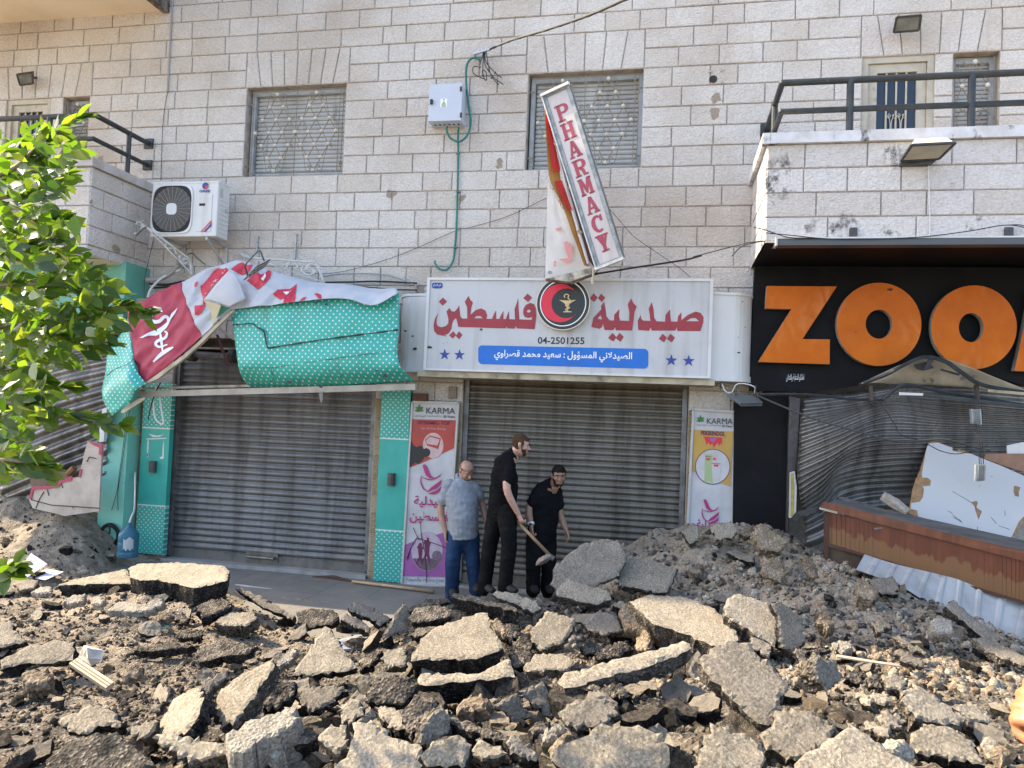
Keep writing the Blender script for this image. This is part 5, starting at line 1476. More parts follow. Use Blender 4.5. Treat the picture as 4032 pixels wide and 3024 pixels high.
# slabs
from mathutils.geometry import delaunay_2d_cdt
def slab_mesh(poly,t,seed,step=.045,top=0,side=1,tilt_under=.25,topamp=.007,sideamp=.02):
 """poly: 2D outline in metres (counter clockwise); returns verts, faces, mats in the slab's own frame, top at z=0"""
 rr=random.Random(seed)
 n=len(poly)
 area=sum(poly[i][0]*poly[(i+1)%n][1]-poly[(i+1)%n][0]*poly[i][1] for i in range(n))
 if area<0:poly=poly[::-1]
 pts=[]
 for i in range(n):
  a,b=Vector(poly[i]),Vector(poly[(i+1)%n])
  k=max(1,int((b-a).length/step))
  for j in range(k):
   p=a.lerp(b,j/k)
   jit=.012 if j else .006
   pts.append(p+Vector((rr.gauss(0,jit*.6),rr.gauss(0,jit*.6))))
 N_=len(pts)
 cx=sum((p for p in pts),Vector((0,0)))/N_
 x0,x1=min(p.x for p in pts),max(p.x for p in pts);y0,y1=min(p.y for p in pts),max(p.y for p in pts)
 inner=[]
 g=step*.95
 y=y0
 while y<y1:
  x=x0
  while x<x1:
   inner.append(Vector((x+rr.uniform(-.35,.35)*g,y+rr.uniform(-.35,.35)*g)))
   x+=g
  y+=g
 def inside(p,d=.35):
  c=False
  for i in range(N_):
   a,b=pts[i],pts[i-1]
   if(a.y>p.y)!=(b.y>p.y) and p.x<(b.x-a.x)*(p.y-a.y)/(b.y-a.y)+a.x:c=not c
  return c
 inner=[p for p in inner if inside(p)]
 inner=[p for p in inner if min((p-e).length_squared for e in pts)>(g*.4)**2]
 allp=pts+inner
 vc,ed,fc,ov,oe,of=delaunay_2d_cdt([p for p in allp],[(i,(i+1)%N_) for i in range(N_)],[],1,1e-6)
 if any(len(v)==0 for v in ov):pass
 sx=rr.uniform(0,99)
 nb=len(vc)
 rim={i:1 for i in range(N_)}
 V3=[]
 for i,p in enumerate(vc):
  src=ov[i][0] if ov[i] else 10**9
  e=src<N_
  z=topamp*(noise.noise((p.x*9,p.y*9,sx))+.7*noise.noise((p.x*25,p.y*25,sx)))+topamp*2*noise.noise((p.x*2.5,p.y*2.5,sx))
  if e:z-=.006+.012*abs(noise.noise((p.x*17,p.y*17,sx)))
  V3.append(Vector((p.x,p.y,z)))
 F,MI=[],[]
 for f in fc:
  c=sum((V3[i] for i in f),Vector())/len(f)
  edge=sum(1 for i in f if ov[i] and ov[i][0]<N_)
  F.append(tuple(f));MI.append(top)
 order=[0]*N_
 for i in range(nb):
  for s in ov[i]:
   if s<N_:order[s]=i
 prev=order
 lev=3
 for L in range(1,lev+1):
  ring=[]
  for i in range(N_):
   p=pts[i];d=(p-cx)
   d=d/max(d.length,1e-6)
   inn=tilt_under*t*(L/lev)*(.5+.5*noise.noise((p.x*4,p.y*4,sx+7)))
   am=sideamp*(1.0 if L<lev else 1.3)
   off=am*noise.noise((p.x*14,p.y*14,L*3.1+sx))+rr.gauss(0,am*.35)+(.006 if L==1 else 0)
   q_=p-d*inn+d*off
   V3.append(Vector((q_.x,q_.y,-t*L/lev*(1+.22*noise.noise((p.x*6,p.y*6,sx+3)))+rr.gauss(0,.004))))
   ring.append(len(V3)-1)
  for i in range(N_):
   j=(i+1)%N_
   a,b,c,d=prev[i],prev[j],ring[j],ring[i]
   F.append((a,d,c));F.append((a,c,b));MI+=[side,side]
  prev=ring
 V3.append(Vector((cx.x,cx.y,-t*1.05)))
 for i in range(N_):
  F.append((prev[(i+1)%N_],prev[i],len(V3)-1));MI.append(side)
 return V3,F,MI
NRM={'f':(0,-.12,1),'d':(0,-.35,1),'u':(0,-.7,.8),'s':(0,-1,.5),'l':(-.55,-.45,.75),'L':(-.8,-.6,.4),'r':(.45,-.5,.75),'R':(.7,-.8,.5),'a':(-.25,-.5,.85),'b':(.25,-.5,.85),'v':(.1,-1,.2),'g':(.35,-.95,.35)}
SMAT={'T':(M_TOPT,M_SIDE),'G':(M_TOPG,M_MIXA),'K':(M_MIXA,M_SIDE),'C':(M_CONC,M_CONC),'R':(M_BROCK,M_BROCK),'M':(M_TOPT,M_MIXA),'D':(M_TOPG,M_SIDE)}
def obj_from(name,V3,F,MI,mats,M):
 me=bpy.data.meshes.new(name)
 me.from_pydata([tuple(v) for v in V3],[],F)
 for a in mats:me.materials.append(a)
 me.polygons.foreach_set('material_index',MI)
 me.update()
 tv=np.zeros(len(V3));fa_=[f for f,i in zip(F,MI) if i]
 for f in fa_:
  for i in f:tv[i]=1
 me.attributes.new('rim','FLOAT','POINT').data.foreach_set('value',tv)
 o=link(name,me);o.matrix_world=M
 return o
def slab(k,poly,t,nc,kind,label,name='asphalt_slab',group=None,cat='rubble slab',lift=0.0):
 P=[q(k,x,y) for x,y in poly] if k else poly
 low=max(P,key=lambda p:p[1])
 h0=hit(*low)
 dist=(h0-Vector(CAM)).length
 t*=1.3
 h=hit(low[0],low[1]+t*FPX/dist*1.15)
 A=W(low[0],low[1],min(h.y+lift,-.12))
 n=Vector(NRM[nc]).normalized()
 pts=[]
 for p in P:
  d=ray(*p)
  s=(A-Vector(CAM)).dot(n)/d.dot(n)
  pts.append(Vector(CAM)+d*s)
 c=sum(pts,Vector())/len(pts)
 xa=Vector((1,0,0))-n*n.x;xa.normalize();ya=n.cross(xa)
 poly2=[((p-c).dot(xa),(p-c).dot(ya)) for p in pts]
 size=max(max(p[0] for p in poly2)-min(p[0] for p in poly2),max(p[1] for p in poly2)-min(p[1] for p in poly2))
 rocky=kind in 'RC'
 V3,F,MI=slab_mesh(poly2,t,hash((round(P[0][0]),round(P[0][1])))%9999,step=max(.014,min(.032,size/17)),topamp=.012 if kind in 'KR' else .006,sideamp=(.009 if kind=='C' else .02) if t>.05 else .01,tilt_under=-.1 if rocky else .3)
 M=Matrix(((xa.x,ya.x,n.x,c.x),(xa.y,ya.y,n.y,c.y),(xa.z,ya.z,n.z,c.z),(0,0,0,1)))
 o=obj_from(name,V3,F,MI,SMAT[kind],M)
 return tag(o,label,cat,group,'thing')
AS,CR='asphalt_slab','rubble_rock'
G1,G2,G3='broken black asphalt lumps on the rubble crest','small pale rocks among the rubble','tan broken asphalt pieces on the right slope'
LB1,LB2,LB3='rough black lump of broken asphalt lying in the rubble heap','small pale rock lying among darker rubble','tan and black asphalt piece on the right rubble slope'
SL=[('7',[(830,365),(900,340),(1180,335),(1450,355),(1480,385),(1470,450),(1380,470),(1250,500),(1150,470),(1020,450),(900,450),(840,420)],.15,'f','T','large flat topped asphalt slab crowning the left heap before the grey shutter'),('7',[(370,475),(480,435),(820,378),(835,420),(915,465),(700,470)],.10,'f','T','wedge shaped tan slab tucked against the left of the crowning slab'),('7',[(430,250),(520,215),(640,230),(745,270),(735,292),(600,282),(480,270)],.08,'d','M','round edged slab lying in front of the blue water bottle'),('7',[(1520,500),(1560,495),(1720,570),(1900,680),(1890,700),(1700,625)],.06,'u','D','long dark slab sliding down from the crest toward the pavement'),('7',[(1720,552),(1800,545),(2140,595),(2135,618),(1800,588)],.04,'d','M','thin flat tan strip of asphalt at the pavement edge'),('7',[(1910,650),(2000,630),(2150,640),(2190,690),(2140,735),(1960,755),(1920,720)],.06,'u','K','blunt dusty slab below the thin tan strip'),('7',[(1385,710),(1480,650),(1640,655),(1660,690),(1600,740),(1440,735)],.10,'d','M','two toned tan and black block below the crowning slab'),('7',[(1265,600),(1380,560),(1500,580),(1480,620),(1420,650),(1300,690)],.08,'d','K','dark block wedged just under the right end of the crowning slab'),('7',[(690,640),(760,585),(870,590),(1000,630),(940,650),(800,642)],.05,'d','C','pale flat concrete piece under the wedge shaped slab'),('7',[(945,605),(1000,565),(1042,565),(1045,610),(980,640)],.05,'u','C',LB2,G2),('7',[(960,690),(1060,655),(1095,668),(1080,700),(1000,720)],.05,'u','R',LB2,G2),('7',[(1100,665),(1180,655),(1222,690),(1190,722),(1110,702)],.05,'u','K',LB1,G1),('7',[(1140,792),(1170,768),(1310,788),(1295,815),(1160,812)],.05,'d','K',LB1,G1),('7',[(0,960),(180,870),(390,830),(480,850),(470,960),(300,985),(150,980),(0,1020)],.05,'u','T','rippled tan slab reaching the left picture edge'),('7',[(-60,730),(40,710),(170,840),(130,855),(-60,890)],.05,'u','T','triangular tan slab above the rippled slab at the left edge'),('7',[(1270,945),(1290,860),(1400,840),(1660,870),(1590,920),(1480,925),(1300,965)],.07,'d','K','flat black bottomed slab over ochre soil left of centre'),('7',[(860,900),(900,880),(1100,850),(1260,870),(1130,890),(980,905)],.05,'d','K','half buried dark slab edge above the ochre hollow'),('7',[(1880,1060),(1960,930),(2100,745),(2130,760),(2212,890),(2300,1010),(2200,1040),(2050,1052)],.06,'u','T','pointed triangular tan slab standing up left of centre'),('7',[(1400,1180),(1410,1140),(1500,1080),(1750,945),(1768,985),(1650,1170),(1500,1370),(1420,1400),(1395,1280)],.08,'a','M','long slanting slab with a clean tan upper end'),('7',[(1285,1140),(1450,1010),(1478,1020),(1460,1080),(1335,1180)],.07,'b','G','grey slab leaning behind the long slanting slab'),('7',[(1000,1440),(1040,1350),(1130,1200),(1280,1140),(1305,1170),(1290,1260),(1170,1440)],.07,'l','T','smooth sunlit tan slab standing on edge in the left foreground'),('7',[(980,1460),(1010,1445),(1180,1450),(1440,1490),(1450,1560),(1340,1585),(1220,1620),(1100,1550)],.06,'u','M','dusty slab lying at the foot of the standing sunlit slab'),('7',[(1450,1440),(1600,1350),(1880,1250),(1915,1300),(1900,1370),(1700,1470),(1560,1560),(1480,1540)],.13,'d','C','long pale kerb stone block in the left foreground'),('7',[(370,1360),(520,1270),(680,1240),(760,1340),(770,1400),(640,1390),(560,1445),(430,1420)],.07,'u','T','broad tan slab with a white scuff in the left foreground'),('7',[(300,1600),(440,1480),(760,1430),(830,1490),(1010,1650),(900,1720),(330,1720)],.06,'u','K','wide dark rough slab at the lower left edge'),('7',[(1640,1230),(1700,1150),(1850,1090),(1905,1110),(1890,1180),(1780,1270),(1690,1285)],.07,'u','K','rounded grey slab behind the pale kerb stone'),('7',[(1900,1200),(2000,1130),(2150,1120),(2240,1150),(2100,1260),(2000,1290)],.05,'u','D','flat dark slab to the right of the pale kerb stone'),('7',[(840,1400),(950,1345),(1020,1360),(1000,1410),(960,1460),(880,1480)],.07,'u','M','blunt grey tan block left of the standing sunlit slab'),('7',[(1870,1490),(1900,1420),(2000,1390),(2060,1405),(2050,1450),(1960,1500),(1900,1530)],.08,'d','K',LB1,G1),('7',[(2050,1445),(2110,1385),(2230,1380),(2250,1530),(2130,1570),(2080,1490)],.10,'u','M','tan faced slab on its edge right of the pale kerb stone'),('7',[(1690,1530),(1770,1485),(1835,1540),(1765,1590)],.08,'d','C','small square pale stone in front of the kerb stone'),('7',[(1770,1000),(1870,890),(1922,900),(1880,970),(1790,1012)],.05,'u','C','narrow pale stone beside the pointed triangular slab'),('7',[(975,1200),(1020,1110),(1068,1160),(1060,1225),(1000,1240)],.05,'L','G','small grey splinter standing left of the slanting slab'),('7',[(970,1265),(1000,1205),(1050,1235),(1032,1285),(985,1295)],.05,'u','G','small grey stone under the grey splinter'),('7',[(140,1060),(210,1015),(300,1028),(332,1080),(240,1120),(160,1112)],.08,'d','R','rounded brown rock below the rippled slab'),('7',[(770,1050),(850,985),(897,1012),(880,1050),(800,1082)],.06,'u','R','brown grey rock right of the wooden plank'),('7',[(500,400),(495,370),(540,345),(570,385),(540,405)],.04,'u','C',LB2,G2),('7',[(200,525),(260,490),(330,488),(325,520),(240,535)],.04,'d','C',LB2,G2),('7',[(400,585),(470,545),(550,540),(540,580),(450,600)],.05,'d','C',LB2,G2),('7',[(590,565),(650,550),(680,575),(650,605),(600,595)],.05,'d','C',LB2,G2),('7',[(100,470),(160,430),(250,450),(220,500),(130,510)],.05,'d','G','flat dark piece under the open notebook'),('8',[(710,545),(730,520),(900,550),(1100,610),(1150,640),(1130,655),(900,598)],.11,'d','K','long black slab at the feet of the man in jeans'),('8',[(985,540),(1010,515),(1180,545),(1260,580),(1300,620),(1240,655),(1150,605),(1050,578)],.07,'u','M','crumbly tan slab at the feet of the tall man'),('8',[(1400,500),(1470,435),(1560,470),(1720,510),(1750,570),(1640,605),(1500,570),(1390,540)],.10,'u','M','thick tan block on the crest right of the shovel'),('8',[(1350,480),(1385,360),(1480,270),(1560,215),(1640,190),(1790,185),(1850,290),(1800,420),(1600,500),(1420,520)],.08,'s','G','broad grey slab leaning against the pharmacy shutter'),('8',[(1590,250),(1640,235),(1700,265),(1762,302),(1700,330),(1640,318)],.05,'d','G','small bluish slab resting on the broad leaning slab',None,.6),('8',[(1800,310),(1850,300),(2050,330),(2170,370),(2150,440),(2100,525),(1980,515),(1870,490),(1800,480)],.09,'u','M','big tan slab at the foot of the earth mound'),(None,[(2480,2365),(2560,2335),(2700,2345),(2790,2380),(2880,2455),(2908,2520),(2885,2560),(2800,2540),(2700,2490),(2570,2450)],.12,'d','M','long thick slab slanting across the centre right above a dark hollow'),('8',[(1805,640),(1830,605),(1920,610),(2000,690),(2090,760),(2050,800),(1930,785),(1840,745)],.12,'u','R','knobbly tan rock left of the long slanting slab'),('8',[(455,960),(520,820),(640,735),(900,650),(950,660),(970,760),(1040,850),(1050,885),(880,955),(700,955)],.12,'d','T','large pointed tan slab with thick black edge at the centre of the heap'),('8',[(500,1100),(520,1050),(700,1040),(900,1045),(1080,950),(1110,1020),(1130,1065),(1050,1065),(950,1090),(700,1100),(600,1120)],.12,'d','T','black edged slab directly beneath the large pointed slab'),('8',[(270,830),(330,720),(400,600),(430,610),(455,700),(440,785),(350,795)],.04,'R','G','smooth grey triangular slab standing left of the pointed slab'),('8',[(430,625),(560,560),(690,552),(712,590),(560,605),(450,645)],.06,'d','K','black slab behind the pointed slab, upper of two'),('8',[(440,680),(480,622),(640,602),(722,640),(712,688),(560,715),(462,722)],.09,'u','K','black rounded slab behind the pointed slab, lower of two'),('8',[(460,790),(490,740),(660,738),(600,778),(480,805)],.06,'d','K',LB1,G1),('8',[(60,640),(90,580),(200,620),(325,690),(270,735),(170,685)],.06,'b','D','dark slab tipped over at the pavement edge, upper of two'),('8',[(0,700),(30,665),(130,700),(205,760),(180,785),(80,740)],.06,'b','D','dark slab tipped over at the pavement edge, lower of two'),('8',[(1400,1115),(1450,1050),(1900,925),(2212,835),(2260,850),(2200,915),(2000,990),(1700,1080),(1450,1150)],.08,'d','M','very long narrow slab tilted over the dark hollow at centre right'),('8',[(1225,775),(1330,640),(1480,688),(1512,692),(1500,760),(1420,860),(1290,900),(1240,850)],.09,'u','M','rough tan block right of the pointed slab'),('8',[(1180,1010),(1260,920),(1450,918),(1512,970),(1480,1015),(1350,1025),(1200,1035)],.06,'d','M','flat oval tan slab beside the very long narrow slab'),('8',[(1560,720),(1680,640),(1790,680),(1822,770),(1700,808),(1600,770)],.07,'u','G','grey slab behind the flat oval slab'),('8',[(970,705),(1010,688),(1072,760),(1060,812),(1000,770)],.06,'u','R','small tan rock at the tip of the pointed slab'),('8',[(1068,725),(1150,738),(1162,790),(1100,832),(1075,800)],.07,'u','K',LB1,G1),('8',[(1088,915),(1180,880),(1242,930),(1200,998),(1110,998)],.08,'u','K',LB1,G1),('8',[(1108,842),(1180,808),(1252,850),(1210,910),(1120,888)],.08,'u','K',LB1,G1),('8',[(1150,780),(1230,740),(1260,770),(1200,815),(1160,810)],.06,'u','R',LB2,G2),('8',[(1540,880),(1600,840),(1690,850),(1680,910),(1580,925)],.07,'u','K',LB1,G1),('8',[(1640,930),(1740,860),(1850,840),(1880,890),(1780,950),(1660,965)],.07,'u','K',LB1,G1),('8',[(1890,880),(1940,765),(1985,800),(1970,890),(1920,905)],.06,'L','R','small upright pale rock on the very long narrow slab'),('8',[(255,955),(300,900),(400,885),(432,940),(420,1000),(280,1012)],.08,'u','M','blunt tan block left of the pointed slab'),('8',[(118,985),(240,878),(262,900),(200,990),(130,1022)],.05,'a','K','narrow dark stone leaning left of the blunt tan block'),('8',[(165,1235),(200,1080),(400,1068),(492,1120),(470,1180),(390,1250),(280,1252)],.08,'u','K','broad black slab below the blunt tan block'),('8',[(0,1245),(60,1198),(140,1240),(152,1312),(60,1370),(0,1362)],.07,'u','M','dusty block left of the broad black slab'),('8',[(228,1262),(330,1262),(412,1320),(442,1402),(340,1392),(260,1332)],.06,'d','T','small sunlit tan slab below the broad black slab'),('8',[(390,1285),(500,1198),(620,1230),(602,1310),(500,1390),(460,1480),(400,1345)],.07,'u','K','dark slab between the sunlit tan slab and the rippled wedge'),('8',[(503,1495),(550,1370),(660,1258),(712,1350),(700,1432),(560,1535)],.07,'R','M','grey rippled wedge standing on end in the centre foreground'),('8',[(690,1330),(730,1318),(820,1330),(900,1370),(1082,1440),(1070,1490),(950,1450),(820,1402)],.08,'d','K','long rough slab crossing the centre foreground'),('8',[(757,1250),(800,1208),(920,1193),(967,1230),(940,1275),(800,1275)],.08,'d','R','sunlit yellowish rock above the long rough slab'),('8',[(985,1245),(1130,1178),(1200,1280),(1242,1332),(1180,1392),(1080,1332)],.05,'g','D','smooth dark grey slab under the centre, left of two'),('8',[(1148,1165),(1310,1108),(1330,1200),(1362,1345),(1220,1242)],.05,'g','D','smooth dark grey slab under the centre, right of two'),('8',[(1395,1300),(1500,1220),(1650,1198),(1782,1270),(1770,1332),(1620,1392),(1450,1382)],.07,'u','G','wide shaded grey slab inside the dark hollow'),('8',[(1560,1130),(1800,1105),(1890,1210),(1700,1200)],.06,'u','K','shaded slab under the very long narrow slab'),('8',[(1210,1415),(1280,1358),(1362,1358),(1342,1412),(1250,1452)],.05,'d','K',LB1,G1),('8',[(1285,1435),(1400,1368),(1442,1410),(1400,1480),(1300,1490)],.08,'u','C','pale squared stone left of the big foreground boulder'),('8',[(1362,1510),(1470,1405),(1495,1450),(1440,1522),(1380,1562)],.07,'u','R','crusty tan rock leaning on the pale squared stone'),('8',[(1360,1600),(1420,1510),(1540,1450),(1680,1365),(1960,1400),(2090,1430),(2115,1530),(2090,1700),(1500,1720)],.15,'u','T','largest sunlit tan boulder slab at the bottom right of centre'),('8',[(520,1565),(600,1490),(780,1448),(832,1530),(800,1645),(560,1650)],.12,'u','T','sunlit blocky tan slab at the bottom left of centre'),('8',[(70,1500),(80,1370),(200,1338),(330,1450),(522,1520),(500,1700),(-60,1720)],.08,'u','M','large rippled brown slab along the bottom edge'),('8',[(1080,1545),(1100,1448),(1180,1478),(1282,1560),(1270,1612),(1150,1572)],.06,'b','D','dark block tipped against the long rough slab'),('8',[(830,1560),(900,1450),(1070,1540),(1010,1590),(900,1610)],.08,'u','M','tan slab under the end of the long rough slab'),('9',[(110,950),(190,888),(330,828),(460,860),(560,960),(698,1110),(640,1240),(572,1390),(500,1365),(300,1200),(150,1025)],.10,'u','G','big smooth grey slab leaning on edge in the right foreground'),('9',[(278,610),(300,560),(360,528),(560,588),(640,700),(612,870),(480,790),(292,672)],.10,'b','M','square tan sunlit slab above the big grey leaning slab'),('9',[(588,602),(650,588),(782,690),(812,850),(720,900),(640,880),(632,700)],.06,'g','D','smooth dark slab beside the square sunlit slab'),('9',[(438,865),(470,798),(592,860),(570,942)],.05,'u','D','small dark slab tucked under the square sunlit slab'),('9',[(520,312),(640,298),(682,420),(640,462),(540,422)],.05,'s','R','brown slab half sunk in the earth mound'),('9',[(788,302),(840,308),(892,430),(850,442),(800,382)],.05,'s','R','narrow brown rock on the right side of the earth mound'),('9',[(462,140),(520,84),(600,130),(692,202),(640,262),(520,252),(480,202)],.09,'s','R','pale pointed rock crowning the earth mound'),('9',[(385,150),(430,95),(470,95),(465,160),(420,175)],.08,'s','R','rounded rock left of the pointed rock on the mound'),('9',[(190,110),(240,80),(330,75),(380,130),(330,180),(230,190)],.1,'s','M','lumpy clod on the mound in front of the yellow poster'),('9',[(10,140),(60,80),(110,100),(120,180),(60,215)],.1,'s','M','dark clod at the left end of the mound top'),('9',[(50,380),(120,335),(145,360),(110,400),(70,400)],.05,'d','R',LB2,G2),('9',[(440,372),(480,360),(490,405),(455,412)],.05,'u','C',LB2,G2),('9',[(365,320),(400,310),(410,340),(375,345)],.04,'u','C',LB2,G2),('9',[(300,262),(350,240),(470,290),(470,330),(380,310)],.05,'d','D','flat dark plate lying on the earth mound'),('9',[(860,955),(900,930),(1010,970),(1052,1080),(960,1172),(890,1082)],.09,'R','G','upright slab with a bright sunlit left edge on the right slope'),('9',[(725,905),(740,880),(960,875),(972,892),(800,908),(832,992),(800,1012)],.03,'d','K','thin bent black piece above the upright slab'),('9',[(520,1425),(640,1280),(850,1290),(1000,1400),(942,1502),(750,1602),(550,1542)],.07,'u','M','broad speckled slab in front of the big grey leaning slab'),('9',[(90,1650),(150,1500),(190,1368),(380,1420),(520,1490),(552,1600),(540,1700),(100,1700)],.10,'u','T','square sunlit tan slab at the bottom of the right foreground'),('9',[(730,1625),(850,1540),(960,1460),(1090,1375),(1250,1480),(1520,1650),(1480,1720),(740,1720)],.08,'u','T','wide peaked tan slab along the bottom right edge'),('9',[(1472,1432),(1560,1368),(1740,1400),(1882,1480),(1965,1640),(1800,1605),(1560,1565),(1500,1500)],.07,'u','T','triangular sunlit slab near the bottom right corner'),('9',[(1428,1205),(1500,1108),(1600,1160),(1740,1260),(1842,1342),(1800,1382),(1560,1332),(1450,1232)],.08,'b','M','long brown slab in front of the thin stick'),('9',[(1742,1245),(1880,1228),(2002,1330),(1990,1372),(1850,1332)],.07,'b','M','narrow crusty slab right of the long brown slab'),('9',[(1118,1172),(1170,1148),(1242,1210),(1230,1272),(1160,1252)],.07,'l','M',LB3,G3),('9',[(1208,1185),(1330,1158),(1352,1230),(1270,1242)],.06,'u','M',LB3,G3),('9',[(1268,1345),(1340,1278),(1442,1320),(1420,1402),(1330,1422)],.06,'u','M','half shaded slab piece in front of the long brown slab'),('9',[(1138,1355),(1200,1338),(1332,1400),(1340,1452),(1220,1412)],.06,'d','M',LB3,G3),('9',[(1303,1075),(1370,1048),(1472,1090),(1440,1152),(1330,1152)],.07,'u','M',LB3,G3),('9',[(1048,1015),(1150,998),(1212,1060),(1150,1102),(1070,1082)],.07,'u','K',LB3,G3),('9',[(1200,1090),(1260,1060),(1300,1100),(1270,1140),(1210,1130)],.06,'u','K',LB3,G3),('9',[(1378,908),(1460,898),(1582,980),(1570,1012),(1450,982)],.05,'u','G','flat grey slab above the thin stick'),('9',[(1363,802),(1420,808),(1592,910),(1572,926),(1450,872)],.04,'u','G','long thin grey slab on the right slope'),('9',[(1138,452),(1200,453),(1272,520),(1240,582),(1150,552)],.08,'u','R','tan rock right of the mound below the white sheet metal'),('9',[(1598,722),(1680,683),(1752,710),(1752,782),(1650,792)],.09,'u','C','grey rounded rock beside the ribbed white sheet metal'),('9',[(1470,572),(1540,573),(1742,640),(1720,672),(1560,622)],.05,'d','G','flat slab below the ribbed white sheet metal'),('9',[(1708,615),(1760,573),(1850,650),(2052,830),(2032,872),(1880,762)],.05,'b','D','long slab leaning against the ribbed white sheet metal'),('9',[(1878,825),(1960,808),(2240,950),(2240,1000),(2050,942)],.05,'d','G','long flat slab at the right picture edge'),('9',[(1208,445),(1370,418),(1412,470),(1380,540),(1270,532)],.06,'u','D','dark slab under the left end of the white sheet metal'),('9',[(1098,385),(1220,368),(1397,388),(1380,422),(1150,412)],.03,'d','D','curved dark plate at the foot of the wooden counter'),('9',[(873,665),(950,638),(982,720),(940,772),(880,722)],.09,'u','R','blunt grey rock on the slope below the mound'),('9',[(1228,722),(1330,688),(1352,750),(1270,792)],.07,'u','G',LB3,G3),('9',[(988,852),(1090,828),(1112,890),(1040,912)],.07,'u','C',LB2,G2),('9',[(1378,1545),(1450,1478),(1502,1530),(1490,1612),(1420,1602)],.07,'R','C','pale rock beside the wide peaked slab'),('9',[(1430,1300),(1440,1225),(1500,1240),(1490,1290),(1450,1310)],.05,'l','R',LB2,G2),('9',[(1940,1500),(2000,1440),(2060,1500),(2060,1590),(1990,1580)],.06,'u','M',LB3,G3),('9',[(2040,1560),(2110,1490),(2130,1560),(2080,1610)],.06,'u','R',LB3,G3),('9',[(2090,1200),(2212,1200),(2240,1250),(2150,1270)],.05,'d','M',LB3,G3),('9',[(1600,1120),(1620,1040),(1680,1070),(1690,1120),(1640,1150)],.06,'u','R',LB3,G3),]
for e in SL:
 k,poly,t,nc,kind,label=e[:6]
 rock=kind in 'RC'
 slab(k,poly,t,nc,kind,label,CR if rock else AS,e[6] if len(e)>6 else None,'rock' if rock else 'rubble slab',e[7] if len(e)>7 else 0)
# loose lumps: one of each kind, then copies
def lump(seed,kind):
 rr=random.Random(seed)
 n=rr.randint(5,8)
 poly=[((.5*rr.uniform(.65,1.2))*math.cos(2*math.pi*i/n+rr.uniform(-.3,.3)),(.5*rr.uniform(.55,1.0))*math.sin(2*math.pi*i/n+rr.uniform(-.3,.3))) for i in range(n)]
 V3,F,MI=slab_mesh(poly,rr.uniform(.35,.7),seed,step=.17,topamp=.05,sideamp=.09,tilt_under=rr.uniform(-.1,.3))
 o=obj_from('rubble_lump',V3,F,MI,SMAT[kind],Matrix.Identity(4))
 return o
def flat(seed,kind):
 rr=random.Random(seed)
 n=rr.randint(4,7)
 poly=[((.5*rr.uniform(.7,1.15))*math.cos(2*math.pi*(i+rr.uniform(-.3,.3))/n),(.42*rr.uniform(.6,1.1))*math.sin(2*math.pi*(i+rr.uniform(-.3,.3))/n)) for i in range(n)]
 return obj_from('asphalt_chunk',*slab_mesh(poly,rr.uniform(.26,.42),seed,step=.085,topamp=.03,sideamp=.05,tilt_under=.3),SMAT[kind],Matrix.Identity(4))
protos=[(lump(100+i,'KKKKKMMMRRGD'[i]),'KKKKKMMMRRGD'[i]) for i in range(12)]
GL={'K':('broken black asphalt lump scattered over the rubble heap','scattered black asphalt lumps'),'M':('dusty half tan asphalt lump scattered over the rubble heap','scattered dusty asphalt lumps'),'R':('brown earth covered rock scattered over the rubble heap','scattered brown rocks'),'C':('pale concrete lump scattered over the rubble heap','scattered pale concrete lumps'),'G':('grey asphalt lump scattered over the rubble heap','scattered grey asphalt lumps'),'D':('grey topped black asphalt lump scattered over the rubble heap','scattered grey topped lumps')}
used=set()
rr=random.Random(17)
cnt=0
while cnt<260:
 px,py=rr.uniform(0,4032),rr.uniform(2080,3060)
 h=hit(px,py)
 if h.y>-.35 or h.y<-7.2 or rough(h.x,h.y)<.5:continue
 right_mound=h.x>-.6 and h.y>-3
 i=rr.randrange(12)
 if right_mound and protos[i][1] in 'KD' and rr.random()<.8:continue
 s=rr.choice((.06,.08,.1,.12,.15,.19))*rr.uniform(.85,1.15)
 src,kd_=protos[i]
 if i in used:
  o=src.copy();COL.objects.link(o)
 else:
  o=src;used.add(i)
 z=float(hbase(h.x,h.y))+hfine(h.x,h.y)
 o.matrix_world=Matrix.Translation((h.x,h.y,z+s*.22))@Matrix.Rotation(rr.uniform(0,6.28),4,'Z')@Matrix.Rotation(rr.gauss(0,.45),4,'X')@Matrix.Rotation(rr.gauss(0,.45),4,'Y')@Matrix.Diagonal((s,s*rr.uniform(.7,1),s*rr.uniform(.6,1),1))
 tag(o,GL[kd_][0],'rubble lump',GL[kd_][1],'thing')
 cnt+=1
fk='KMTGKMTDKM'
fprot=[flat(300+i,fk[i]) for i in range(10)]
FL={'K':('dark rough chunk of asphalt jumbled between the bigger slabs','jumbled dark asphalt chunks'),'M':('dusty chunk of asphalt jumbled between the bigger slabs','jumbled dusty asphalt chunks'),'T':('tan topped chunk of asphalt jumbled between the bigger slabs','jumbled tan asphalt chunks'),'G':('grey topped chunk of asphalt jumbled between the bigger slabs','jumbled grey asphalt chunks'),'D':('grey topped chunk of asphalt jumbled between the bigger slabs','jumbled grey asphalt chunks')}
cnt=0;used=set()
